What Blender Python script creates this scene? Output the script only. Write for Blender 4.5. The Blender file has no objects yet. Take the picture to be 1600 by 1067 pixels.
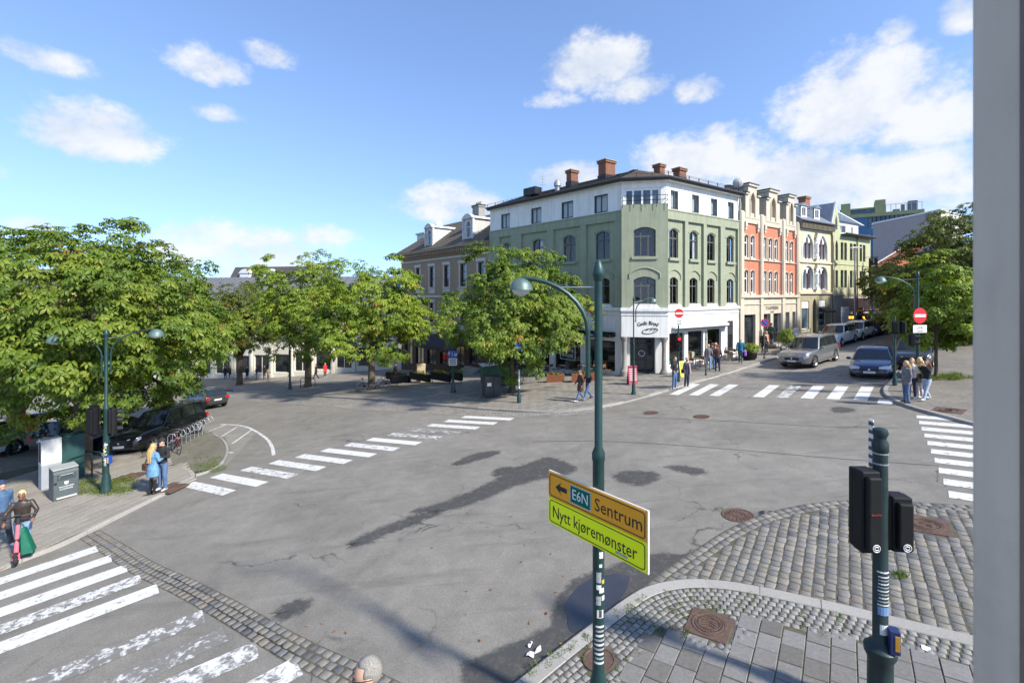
import bpy, bmesh, math, random
import numpy as np
from mathutils import Vector, Matrix, noise as mnoise

# ------------------------------------------------------------------ scene, camera, light
S = bpy.context.scene
COL = S.collection
rnd = random.Random(7)
R = math.radians

CAMZ = 5.4
FPX, HX, HY = 711.0, 800.0, 460.0          # focal length in photo pixels, principal column, horizon row
cam_d = bpy.data.cameras.new('camera')
cam = bpy.data.objects.new('camera', cam_d); COL.objects.link(cam)
cam.location = (0, 0, CAMZ); cam.rotation_euler = (R(90), 0, 0)
cam_d.sensor_width = 36.0; cam_d.lens = 16.0
cam_d.shift_y = -(533.5 - HY) / 1600.0
cam_d.clip_start = 0.05; cam_d.clip_end = 3000
cam_d.dof.use_dof = True; cam_d.dof.focus_distance = 16.0; cam_d.dof.aperture_fstop = 7.0
S.camera = cam

SUN_H = Vector((0.80, -0.60)).normalized(); SUN_EL = R(40)
world = bpy.data.worlds.new('World'); S.world = world; world.use_nodes = True
S.view_settings.view_transform = 'Standard'; S.view_settings.look = 'None'
S.view_settings.exposure = 1.05; S.view_settings.gamma = 1.0
S.view_settings.use_curve_mapping = False
SKY_STRENGTH = 0.145
SUN_STRENGTH = 3.8
S.cycles.max_bounces = 6; S.cycles.transparent_max_bounces = 12
S.cycles.use_denoising = True

def nodes_of(tree):
    tree.nodes.clear(); return tree.nodes, tree.links

def build_sky():
    nt = world.node_tree; N, L = nodes_of(nt)
    def nd(t, **k):
        n = N.new(t)
        for a, b in k.items(): setattr(n, a, b)
        return n
    def math_(op, a, b=None, clamp=False):
        n = nd('ShaderNodeMath', operation=op, use_clamp=clamp)
        for i, v in enumerate((a, b)):
            if v is None: continue
            if isinstance(v, (int, float)): n.inputs[i].default_value = v
            else: L.new(v, n.inputs[i])
        return n.outputs[0]
    sky = nd('ShaderNodeTexSky', sky_type='NISHITA', sun_disc=False)
    sky.sun_elevation = SUN_EL; sky.sun_rotation = math.atan2(SUN_H.x, SUN_H.y)
    sky.altitude = 50; sky.air_density = 1.0; sky.dust_density = 0.0; sky.ozone_density = 3.0
    tc = nd('ShaderNodeTexCoord')
    nz = nd('ShaderNodeVectorMath', operation='NORMALIZE'); L.new(tc.outputs['Generated'], nz.inputs[0])
    sep = nd('ShaderNodeSeparateXYZ'); L.new(nz.outputs[0], sep.inputs[0])
    # the clear northern air: the pale band low on the horizon is lifted out of sight
    lift = nd('ShaderNodeCombineXYZ'); L.new(sep.outputs[0], lift.inputs[0]); L.new(sep.outputs[1], lift.inputs[1])
    L.new(math_('ADD', math_('MULTIPLY', math_('MAXIMUM', sep.outputs[2], 0.0), 0.8), 0.17), lift.inputs[2])
    ln2 = nd('ShaderNodeVectorMath', operation='NORMALIZE'); L.new(lift.outputs[0], ln2.inputs[0]); L.new(ln2.outputs[0], sky.inputs[0])
    # azimuth and elevation (radians) of the view direction
    az = math_('ARCTAN2', sep.outputs[0], sep.outputs[1])
    el = math_('ARCSINE', sep.outputs[2])
    cmb = nd('ShaderNodeCombineXYZ'); L.new(az, cmb.inputs[0]); L.new(el, cmb.inputs[1])
    def fbm(scale, detail, rough, off):
        mp = nd('ShaderNodeMapping'); mp.inputs['Location'].default_value = off
        mp.inputs['Scale'].default_value = (1.0, 1.35, 1.0)
        L.new(cmb.outputs[0], mp.inputs[0])
        n = nd('ShaderNodeTexNoise'); n.inputs['Scale'].default_value = scale
        n.inputs['Detail'].default_value = detail; n.inputs['Roughness'].default_value = rough
        L.new(mp.outputs[0], n.inputs['Vector']); return n.outputs['Fac']
    big = fbm(4.0, 1, 0.5, (3.1, 0.7, 0)); mid = fbm(12.0, 6, 0.6, (1.3, 4.2, 2)); fine = fbm(60.0, 2, 0.6, (0.2, 1.2, 5))
    # cumulus: (azimuth, elevation, half width, half height, weight), a flat-bottomed heap each
    CL = []
    def c(px, py, rx, ry, w):
        a = math.atan2(px - HX, FPX); D = math.hypot(px - HX, FPX); e = math.atan2(HY - py, D)
        ca = math.cos(a)
        CL.append((a, e, rx / FPX * ca * ca, ry / FPX * ca, w))
    c(160, 215, 110, 50, 1.0); c(75, 95, 85, 20, .62); c(325, 103, 62, 27, .72); c(425, 90, 40, 17, .5)
    c(345, 180, 40, 12, .45); c(935, 105, 80, 42, .95); c(985, 140, 55, 24, .8); c(1090, 143, 36, 20, .75); c(868, 158, 40, 12, .6)
    c(1340, 165, 140, 78, 1.2); c(1440, 190, 110, 60, 1.0); c(1400, 52, 34, 22, .8); c(1500, 22, 40, 34, .9)
    c(1095, 255, 110, 50, 1.05); c(1250, 290, 140, 62, 1.1); c(1420, 290, 130, 62, 1.05); c(700, 322, 80, 34, .9)
    c(895, 280, 65, 26, .85); c(390, 395, 140, 46, .78); c(55, 350, 45, 16, .62); c(300, 365, 50, 24, .7); c(500, 372, 50, 22, .6)
    c(1700, 250, 170, 80, 1.0); c(1800, 80, 120, 50, .9); c(-120, 260, 120, 50, .9); c(-150, 90, 90, 30, .6)
    total = None
    for a, e, rx, ry, w in CL:
        dx = math_('DIVIDE', math_('SUBTRACT', az, a), rx * 1.15)
        dyr = math_('SUBTRACT', el, e)
        up = math_('DIVIDE', dyr, ry * 1.12); dn = math_('DIVIDE', dyr, ry * -0.85)
        dy = math_('MAXIMUM', up, dn)
        d2 = math_('ADD', math_('MULTIPLY', dx, dx), math_('MULTIPLY', dy, dy))
        v = math_('MULTIPLY', math_('SUBTRACT', 1.0, d2), w)
        v = math_('MAXIMUM', v, -1.0)
        total = v if total is None else math_('MAXIMUM', total, v)
    # elsewhere round the horizon the same sort of cloud goes on
    behind = math_('LESS_THAN', sep.outputs[1], 0.05)
    elband = math_('SUBTRACT', 1.0, math_('MULTIPLY', math_('ABSOLUTE', math_('SUBTRACT', el, 0.3)), 2.2))
    gen = math_('MULTIPLY', math_('SUBTRACT', math_('MULTIPLY', big, 2.6), 1.25), elband)
    gen = math_('SUBTRACT', math_('MULTIPLY', math_('ADD', gen, 1.0), behind), 1.0)
    total = math_('MAXIMUM', total, gen)
    wob = math_('ADD', math_('MULTIPLY', math_('SUBTRACT', mid, 0.5), 2.0), math_('MULTIPLY', math_('SUBTRACT', fine, 0.5), 0.5))
    dens = math_('ADD', math_('MULTIPLY', total, 0.9), wob)
    mr = nd('ShaderNodeMapRange', interpolation_type='SMOOTHSTEP'); L.new(dens, mr.inputs[0])
    mr.inputs[1].default_value = -0.12; mr.inputs[2].default_value = 0.78
    mr.inputs[3].default_value = 0.0; mr.inputs[4].default_value = 0.93
    # thick hearts of the clouds are a little greyer
    gr = nd('ShaderNodeMapRange'); L.new(math_('ADD', math_('MULTIPLY', big, .9), math_('MULTIPLY', mid, 1.1)), gr.inputs[0])
    gr.inputs[1].default_value = 0.8; gr.inputs[2].default_value = 1.15; gr.inputs[3].default_value = 0.0; gr.inputs[4].default_value = 1.0
    cc = nd('ShaderNodeMix', data_type='RGBA'); L.new(gr.outputs[0], cc.inputs[0])
    cc.inputs[6].default_value = (2.35, 2.6, 3.0, 1); cc.inputs[7].default_value = (3.25, 3.3, 3.4, 1)
    mix = nd('ShaderNodeMix', data_type='RGBA'); L.new(mr.outputs[0], mix.inputs[0])
    hs = nd('ShaderNodeHueSaturation'); hs.inputs['Hue'].default_value = .505; hs.inputs['Saturation'].default_value = 1.02; hs.inputs['Value'].default_value = .98; L.new(sky.outputs[0], hs.inputs['Color'])
    L.new(hs.outputs[0], mix.inputs[6]); L.new(cc.outputs[2], mix.inputs[7])
    bg = nd('ShaderNodeBackground'); bg.inputs[1].default_value = SKY_STRENGTH; L.new(mix.outputs[2], bg.inputs[0])
    out = nd('ShaderNodeOutputWorld'); L.new(bg.outputs[0], out.inputs[0])
build_sky()
world.cycles.sampling_method = 'MANUAL'; world.cycles.sample_map_resolution = 256

sun_d = bpy.data.lights.new('sun', 'SUN'); sun_d.energy = SUN_STRENGTH; sun_d.angle = R(4.0); sun_d.color = (1.0, 0.94, 0.84)
sun = bpy.data.objects.new('sun', sun_d); COL.objects.link(sun)
to_sun = Vector((SUN_H.x * math.cos(SUN_EL), SUN_H.y * math.cos(SUN_EL), math.sin(SUN_EL)))
sun.rotation_euler = to_sun.to_track_quat('Z', 'Y').to_euler(); sun.location = (20, -20, 40)

# ------------------------------------------------------------------ the lie of the land
def soft(v, lo, hi):                       # straight inside, flattening outside
    if v > hi: return hi + (v - hi) / (1 + (v - hi) / 12.0)
    if v < lo: return lo - (lo - v) / (1 + (lo - v) / 12.0)
    return v
def gz(x, y):
    yy = soft(y, -15, 75); xx = soft(x, -30, 45)
    dip = max(0.0, yy - 30 - 0.6 * max(0.0, xx))
    return 0.085 * xx - 0.03 * yy - 0.045 * dip
def G(px, py, dz=0.0):                     # the ground point seen at a photo pixel
    u = (px - HX) / FPX; v = (py - HY) / FPX
    lo, hi = 0.5, 160.0
    f = lambda t: (CAMZ - v * t) - (gz(u * t, t) + dz)
    t = lo
    while t < hi and f(t) > 0: t += 0.5
    a, b = t - 0.5, t
    for _ in range(30):
        m = (a + b) / 2
        if f(m) > 0: a = m
        else: b = m
    t = (a + b) / 2
    return Vector((u * t, t, gz(u * t, t) + dz))
def W(px, py, Y):
    return Vector(((px - HX) / FPX * Y, Y, CAMZ - (py - HY) / FPX * Y))
def on(x, y, dz=0.0): return Vector((x, y, gz(x, y) + dz))

# ------------------------------------------------------------------ materials
MATS = {}
def base_mat(name):
    m = bpy.data.materials.new(name); m.use_nodes = True
    N, L = nodes_of(m.node_tree)
    o = N.new('ShaderNodeOutputMaterial'); b = N.new('ShaderNodeBsdfPrincipled'); L.new(b.outputs[0], o.inputs[0])
    MATS[name] = m
    return m, N, L, b
def tex_noise(N, L, vec, scale, detail=4, rough=.55, dist=0.0):
    n = N.new('ShaderNodeTexNoise'); n.inputs['Scale'].default_value = scale; n.inputs['Detail'].default_value = detail
    n.inputs['Roughness'].default_value = rough; n.inputs['Distortion'].default_value = dist
    if vec is not None: L.new(vec, n.inputs['Vector'])
    return n.outputs['Fac']
def ramp(N, L, fac, stops):
    r = N.new('ShaderNodeValToRGB'); e = r.color_ramp.elements
    while len(e) < len(stops): e.new(0.5)
    for i, (p, c) in enumerate(stops):
        e[i].position = p; e[i].color = tuple(c) + (1,) if len(c) == 3 else c
    L.new(fac, r.inputs[0]); return r.outputs[0]
def mixc(N, L, fac, a, b, mode='MIX'):
    n = N.new('ShaderNodeMix'); n.data_type = 'RGBA'; n.blend_type = mode
    for i, v in ((0, fac), (6, a), (7, b)):
        if isinstance(v, (int, float)): n.inputs[i].default_value = v
        elif isinstance(v, tuple): n.inputs[i].default_value = v + (1,) if len(v) == 3 else v
        else: L.new(v, n.inputs[i])
    return n.outputs[2]
def coords(N, scale=None):
    return N.new('ShaderNodeTexCoord').outputs['Object']
def geo_pos(N): return N.new('ShaderNodeNewGeometry').outputs['Position']
def bump(N, L, b, h, strength, dist=0.01):
    n = N.new('ShaderNodeBump'); n.inputs['Strength'].default_value = strength; n.inputs['Distance'].default_value = dist
    L.new(h, n.inputs['Height']); L.new(n.outputs[0], b.inputs['Normal'])
def sc(c, k): return tuple(min(1, max(0, v * k)) for v in c)
def M(name, col, rough=.6, var=.12, scale=3.0, metal=0.0, bumpk=0.0, bscale=40.0, spec=.5, coat=0.0, dirt=0.0, dirtcol=(.12, .11, .09)):
    """painted or plain surface: colour with soft blotches and fine grain"""
    if name in MATS: return MATS[name]
    m, N, L, b = base_mat(name)
    p = geo_pos(N)
    f = tex_noise(N, L, p, scale, 5, .6)
    c = ramp(N, L, f, [(.3, sc(col, 1 - var)), (.7, sc(col, 1 + var))])
    if dirt:
        f2 = tex_noise(N, L, p, scale * .6, 7, .7, .6)
        fac = ramp(N, L, f2, [(.5, (0, 0, 0)), (.75, (dirt, dirt, dirt))])
        c = mixc(N, L, fac, c, dirtcol)
        mp = N.new('ShaderNodeMapping'); mp.inputs['Scale'].default_value = (5, 5, .3); L.new(p, mp.inputs[0])    # rain streaks
        c = mixc(N, L, 1.0, c, ramp(N, L, tex_noise(N, L, mp.outputs[0], 1.0, 5, .65), [(.3, (.84, .83, .8)), (.6, (1.04, 1.04, 1.04))]), 'MULTIPLY')
    L.new(c, b.inputs['Base Color'])
    b.inputs['Roughness'].default_value = rough; b.inputs['Metallic'].default_value = metal
    b.inputs['Specular IOR Level'].default_value = spec; b.inputs['Coat Weight'].default_value = coat
    if coat: b.inputs['Coat Roughness'].default_value = .04
    if bumpk: bump(N, L, b, tex_noise(N, L, p, bscale, 4, .6), bumpk, .01)
    return m
def Mglass(name, col=(.02, .024, .028), rough=.06, var=.6):
    if name in MATS: return MATS[name]
    m, N, L, b = base_mat(name)
    p = geo_pos(N)
    f = tex_noise(N, L, p, .9, 2, .5)
    L.new(ramp(N, L, f, [(.35, sc(col, 1 - var)), (.65, sc(col, 1 + var))]), b.inputs['Base Color'])
    b.inputs['Roughness'].default_value = rough; b.inputs['Specular IOR Level'].default_value = .75
    bump(N, L, b, tex_noise(N, L, p, 1.3, 2, .5), .05, .05)
    return m
def Mclear(name, tint=(.9, .95, .95), refl=.35):
    if name in MATS: return MATS[name]
    m, N, L, b = base_mat(name)
    N.remove(b)
    o = [n for n in N if n.type == 'OUTPUT_MATERIAL'][0]
    t = N.new('ShaderNodeBsdfTransparent'); t.inputs[0].default_value = tint + (1,)
    g = N.new('ShaderNodeBsdfGlossy'); g.inputs['Roughness'].default_value = .03
    ge = N.new('ShaderNodeNewGeometry'); dt = N.new('ShaderNodeVectorMath'); dt.operation = 'DOT_PRODUCT'; L.new(ge.outputs['Normal'], dt.inputs[0]); L.new(ge.outputs['Incoming'], dt.inputs[1])
    def mt(op, a_, b_=None):
        n = N.new('ShaderNodeMath'); n.operation = op; n.use_clamp = op in ('POWER', 'MULTIPLY_ADD')
        for i, v in enumerate((a_, b_)):
            if v is None: continue
            if isinstance(v, (int, float)): n.inputs[i].default_value = v
            else: L.new(v, n.inputs[i])
        return n
    pw = mt('POWER', mt('SUBTRACT', 1.0, mt('ABSOLUTE', dt.outputs['Value']).outputs[0]).outputs[0], 5.0)
    mm = mt('MULTIPLY_ADD', pw.outputs[0], .9); mm.inputs[2].default_value = .05 + refl * .1
    mx = N.new('ShaderNodeMixShader'); L.new(mm.outputs[0], mx.inputs[0]); L.new(t.outputs[0], mx.inputs[1]); L.new(g.outputs[0], mx.inputs[2])
    L.new(mx.outputs[0], o.inputs[0])
    return m
def Memit(name, col, k):
    if name in MATS: return MATS[name]
    m, N, L, b = base_mat(name)
    b.inputs['Base Color'].default_value = col + (1,); b.inputs['Emission Color'].default_value = col + (1,); b.inputs['Emission Strength'].default_value = k
    return m
def Mstone(name, cols, scale=9, rough=.75, bumpk=.35, moss=0.0):
    """a different tone for every object or, in a joined field, for every stone (attribute 'tone')"""
    if name in MATS: return MATS[name]
    m, N, L, b = base_mat(name)
    p = geo_pos(N)
    at = N.new('ShaderNodeAttribute'); at.attribute_name = 'tone'
    n = len(cols)
    base = ramp(N, L, at.outputs['Fac'], [((i + .5) / n, c) for i, c in enumerate(cols)])
    f = tex_noise(N, L, p, scale * 4, 6, .7)
    c = mixc(N, L, 1.0, base, ramp(N, L, f, [(.25, (.72, .72, .72)), (.75, (1.2, 1.2, 1.2))]), 'MULTIPLY')
    if moss:
        f2 = tex_noise(N, L, p, 2.1, 6, .65)
        c = mixc(N, L, ramp(N, L, f2, [(.52, (0, 0, 0)), (.72, (moss, moss, moss))]), c, (.10, .12, .035))
    L.new(c, b.inputs['Base Color']); b.inputs['Roughness'].default_value = rough
    bump(N, L, b, tex_noise(N, L, p, scale * 9, 5, .65), bumpk, .006)
    return m

# ------------------------------------------------------------------ mesh helpers
class MB:
    """collects faces; build() links them as ONE mesh object"""
    def __init__(s): s.v = []; s.f = []; s.m = []; s.tone = []
    def add(s, vs, fs, mi=0, mat=None, tone=None):
        o = len(s.v)
        if mat is not None: vs = [mat @ Vector(p) for p in vs]
        s.v += [tuple(p) for p in vs]; s.f += [tuple(i + o for i in f) for f in fs]; s.m += [mi] * len(fs)
        s.tone += [tone if tone is not None else .5] * len(fs)
        return s
    def box(s, c, d, mi=0, rz=0.0, mat=None):
        x, y, z = d[0] / 2, d[1] / 2, d[2] / 2
        vs = [(-x, -y, -z), (x, -y, -z), (x, y, -z), (-x, y, -z), (-x, -y, z), (x, -y, z), (x, y, z), (-x, y, z)]
        t = Matrix.Translation(c) @ Matrix.Rotation(rz, 4, 'Z')
        if mat is not None: t = mat @ t
        return s.add(vs, [(0, 3, 2, 1), (4, 5, 6, 7), (0, 1, 5, 4), (1, 2, 6, 5), (2, 3, 7, 6), (3, 0, 4, 7)], mi, t)
    def bb(s, x0, x1, y0, y1, z0, z1, mi=0):
        return s.box(((x0 + x1) / 2, (y0 + y1) / 2, (z0 + z1) / 2), (abs(x1 - x0), abs(y1 - y0), abs(z1 - z0)), mi)
    def quad(s, a, b, c, d, mi=0): return s.add([a, b, c, d], [(0, 1, 2, 3)], mi)
    def poly(s, pts, mi=0): return s.add(pts, [tuple(range(len(pts)))], mi)
    def tube(s, path, rad, n=8, mi=0, caps=True, closed=False):
        P = [Vector(p) for p in path]; k = len(P)
        rr = rad if isinstance(rad, (list, tuple)) else [rad] * k
        vs = []; fs = []
        up = Vector((0, 0, 1)); prev = None
        for i, p in enumerate(P):
            a = P[i - 1] if (i or closed) else P[0]; b = P[(i + 1) % k] if (i < k - 1 or closed) else P[-1]
            t = (b - a)
            if t.length < 1e-9: t = Vector((0, 0, 1))
            t.normalize()
            if prev is None:
                s1 = t.cross(up)
                if s1.length < 1e-3: s1 = t.cross(Vector((1, 0, 0)))
            else:
                s1 = prev - t * prev.dot(t)
                if s1.length < 1e-4: s1 = t.cross(up)
            s1.normalize(); s2 = t.cross(s1); prev = s1
            for j in range(n):
                an = 2 * math.pi * j / n
                vs.append(p + (s1 * math.cos(an) + s2 * math.sin(an)) * rr[i])
        m = k if closed else k - 1
        for i in range(m):
            for j in range(n):
                a0 = i * n + j; a1 = i * n + (j + 1) % n; b0 = ((i + 1) % k) * n + j; b1 = ((i + 1) % k) * n + (j + 1) % n
                fs.append((a0, a1, b1, b0))
        if caps and not closed:
            fs.append(tuple(range(n - 1, -1, -1))); fs.append(tuple(range((k - 1) * n, k * n)))
        return s.add(vs, fs, mi)
    def lathe(s, prof, n=16, mi=0, c=(0, 0, 0), mat=None, caps=True):
        vs = []; fs = []
        for r, z in prof:
            for j in range(n):
                a = 2 * math.pi * j / n
                vs.append((c[0] + r * math.cos(a), c[1] + r * math.sin(a), c[2] + z))
        for i in range(len(prof) - 1):
            for j in range(n):
                fs.append((i * n + j, i * n + (j + 1) % n, (i + 1) * n + (j + 1) % n, (i + 1) * n + j))
        if caps:
            fs.append(tuple(range(n - 1, -1, -1))); fs.append(tuple(range((len(prof) - 1) * n, len(prof) * n)))
        return s.add(vs, fs, mi, mat)
    def ellipsoid(s, c, r, n=10, m=6, mi=0):
        prof = []
        vs = [(c[0], c[1], c[2] - r[2])]; fs = []
        for i in range(1, m):
            a = math.pi * i / m
            for j in range(n):
                b = 2 * math.pi * j / n
                vs.append((c[0] + r[0] * math.sin(a) * math.cos(b), c[1] + r[1] * math.sin(a) * math.sin(b), c[2] - r[2] * math.cos(a)))
        vs.append((c[0], c[1], c[2] + r[2])); T = len(vs) - 1
        for j in range(n):
            fs.append((0, 1 + (j + 1) % n, 1 + j)); fs.append((T, T - n + j, T - n + (j + 1) % n))
        for i in range(m - 2):
            for j in range(n):
                a0 = 1 + i * n + j; a1 = 1 + i * n + (j + 1) % n
                fs.append((a0, a1, a1 + n, a0 + n))
        return s.add(vs, fs, mi)
    def prism(s, pts, axis, lo, hi, mi=0):
        """extrude a 2-D outline; axis 'y': pts are (x,z), 'z': (x,y), 'x': (y,z)"""
        k = len(pts)
        def p3(p, h): return {'y': (p[0], h, p[1]), 'z': (p[0], p[1], h), 'x': (h, p[0], p[1])}[axis]
        vs = [p3(p, lo) for p in pts] + [p3(p, hi) for p in pts]
        fs = [tuple(range(k)), tuple(range(2 * k - 1, k - 1, -1))]
        for i in range(k): fs.append((i, i + k, (i + 1) % k + k, (i + 1) % k))
        return s.add(vs, fs, mi)
    def mesh(s, name):
        me = bpy.data.meshes.new(name); me.from_pydata(s.v, [], s.f)
        me.polygons.foreach_set('material_index', s.m)
        if any(t != .5 for t in s.tone):
            at = me.attributes.new('tone', 'FLOAT', 'FACE'); at.data.foreach_set('value', s.tone)
        bm = bmesh.new(); bm.from_mesh(me); bmesh.ops.recalc_face_normals(bm, faces=bm.faces); bm.to_mesh(me); bm.free()
        me.update(); return me
    def build(s, name, mats, parent=None, smooth=False, bevel=0.0, seg=2):
        me = s.mesh(name)
        o = link(name, me, mats, parent)
        if bevel:
            mod = o.modifiers.new('bevel', 'BEVEL'); mod.width = bevel; mod.segments = seg; mod.limit_method = 'ANGLE'; mod.angle_limit = R(35)
        if smooth: shade(me, 40 if smooth is True else smooth)
        return o
def shade(me, ang):
    me.polygons.foreach_set('use_smooth', [True] * len(me.polygons))
    try: me.set_sharp_from_angle(angle=R(ang))
    except Exception: pass
def link(name, me, mats, parent=None):
    o = bpy.data.objects.new(name, me); COL.objects.link(o)
    for m in (mats if isinstance(mats, (list, tuple)) else [mats]):
        if m is not None and m.name not in [x.name for x in me.materials if x]: me.materials.append(m)
    if parent is not None: o.parent = parent
    return o
def tag(o, label, cat, group=None, kind=None):
    o['label'] = label; o['category'] = cat
    if group: o['group'] = group
    if kind: o['kind'] = kind
    return o
def thing(name, label, cat, loc=(0, 0, 0), rz=0.0, group=None):
    o = bpy.data.objects.new(name, None); COL.objects.link(o); o.empty_display_size = .2
    o.location = loc; o.rotation_euler = (0, 0, rz)
    return tag(o, label, cat, group)
def struct(o): o['kind'] = 'structure'; return o
def text_mesh(txt, size, extr=.003, align='CENTER'):
    cu = bpy.data.curves.new('lettering', 'FONT'); cu.body = txt; cu.size = size; cu.extrude = extr
    cu.align_x = align; cu.align_y = 'CENTER'; cu.resolution_u = 2
    o = bpy.data.objects.new('lettering', cu); COL.objects.link(o)
    dg = bpy.context.evaluated_depsgraph_get(); me = bpy.data.meshes.new_from_object(o.evaluated_get(dg))
    bpy.data.objects.remove(o); bpy.data.curves.remove(cu); return me
def lettering(txt, size, parent, loc, rot, mat, sx=1.0, name='lettering', align='CENTER', extr=.003):
    me = text_mesh(txt, size, extr, align)
    me.materials.clear()
    o = link(name, me, mat, parent); o.location = loc; o.rotation_euler = rot; o.scale = (sx, 1, 1); return o
# ------------------------------------------------------------------ ground materials
def make_asphalt(name, lo, hi, old=True):
    m, N, L, b = base_mat(name); p = geo_pos(N)
    big = tex_noise(N, L, p, .22, 5, .6, .8); med = tex_noise(N, L, p, 1.7, 6, .65, .4); fine = tex_noise(N, L, p, 55, 3, .7); agg = tex_noise(N, L, p, 190, 2, .6)
    c = ramp(N, L, big, [(.3, lo), (.7, hi)])
    c = mixc(N, L, .55, c, mixc(N, L, 1.0, c, ramp(N, L, med, [(.25, (.62, .62, .63)), (.75, (1.3, 1.29, 1.27))]), 'MULTIPLY'))
    c = mixc(N, L, 1.0, c, ramp(N, L, fine, [(.3, (.66, .66, .66)), (.7, (1.34, 1.34, 1.34))]), 'MULTIPLY')
    c = mixc(N, L, .8, c, mixc(N, L, 1.0, c, ramp(N, L, agg, [(.35, (.6, .6, .6)), (.7, (1.45, 1.45, 1.43))]), 'MULTIPLY'))
    # tyre wear drawn out along the way the traffic turns
    mp = N.new('ShaderNodeMapping'); mp.inputs['Rotation'].default_value = (0, 0, R(-38)); mp.inputs['Scale'].default_value = (.22, 2.6, 1)
    L.new(p, mp.inputs[0])
    sk = tex_noise(N, L, mp.outputs[0], 1.0, 6, .7, .3)
    c = mixc(N, L, ramp(N, L, sk, [(.55, (0, 0, 0)), (.72, (.5, .5, .5))]), c, sc(lo, .55))
    # oil spots and tar
    sp = tex_noise(N, L, p, 3.3, 8, .75, 1.5)
    c = mixc(N, L, ramp(N, L, sp, [(.66, (0, 0, 0)), (.73, (.55, .55, .55))]), c, sc(lo, .4))
    if old:                                    # cracks
        w = N.new('ShaderNodeTexVoronoi'); w.feature = 'DISTANCE_TO_EDGE'; w.inputs['Scale'].default_value = .23
        dv = N.new('ShaderNodeMix'); dv.data_type = 'VECTOR'; dv.inputs[0].default_value = .3
        nn = N.new('ShaderNodeTexNoise'); nn.inputs['Scale'].default_value = .9; nn.inputs['Detail'].default_value = 6; L.new(p, nn.inputs['Vector'])
        va = N.new('ShaderNodeVectorMath'); va.operation = 'MULTIPLY_ADD'; L.new(nn.outputs['Color'], va.inputs[0]); va.inputs[1].default_value = (2.2, 2.2, 0); L.new(p, va.inputs[2])
        L.new(va.outputs[0], w.inputs['Vector'])
        brk = tex_noise(N, L, p, .33, 3, .6)
        cr = ramp(N, L, w.outputs['Distance'], [(.0, (1, 1, 1)), (.006, (0, 0, 0))])
        fac = mixc(N, L, 1.0, cr, ramp(N, L, brk, [(.5, (0, 0, 0)), (.6, (.8, .8, .8))]), 'MULTIPLY')
        c = mixc(N, L, fac, c, (.03, .03, .03))
    L.new(c, b.inputs['Base Color']); b.inputs['Roughness'].default_value = .82; b.inputs['Specular IOR Level'].default_value = .3
    bump(N, L, b, agg, .5, .008)
    return m
ASPH = make_asphalt('asphalt', (.178, .167, .146), (.236, .221, .195))
ASPH2 = make_asphalt('asphalt_pale', (.22, .21, .19), (.27, .258, .23), False)
def make_damp():
    m, N, L, b = base_mat('damp_asphalt'); p = geo_pos(N); at = N.new('ShaderNodeAttribute'); at.attribute_name = 'edge'
    b.inputs['Roughness'].default_value = .6; L.new(ramp(N, L, tex_noise(N, L, p, 60, 4, .7), [(.3, (.05, .048, .047)), (.7, (.09, .087, .083))]), b.inputs['Base Color'])
    ad = N.new('ShaderNodeMath'); ad.operation = 'MULTIPLY_ADD'; L.new(tex_noise(N, L, p, 7, 7, .75), ad.inputs[0]); ad.inputs[1].default_value = 1.1; L.new(at.outputs['Fac'], ad.inputs[2])
    t = N.new('ShaderNodeBsdfTransparent'); mx = N.new('ShaderNodeMixShader'); L.new(ramp(N, L, ad.outputs[0], [(.5, (0, 0, 0)), (.92, (.85, .85, .85))]), mx.inputs[0]); L.new(t.outputs[0], mx.inputs[1]); L.new(b.outputs[0], mx.inputs[2])
    L.new(mx.outputs[0], [n for n in N if n.type == 'OUTPUT_MATERIAL'][0].inputs[0]); return m
DAMP = make_damp()
WET = M('wet_asphalt', (.052, .05, .05), .55, .22, 8, bumpk=.3, bscale=160, spec=.4)
WATER = M('puddle_water', (.035, .035, .04), .04, .2, 2, spec=.6)
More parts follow.
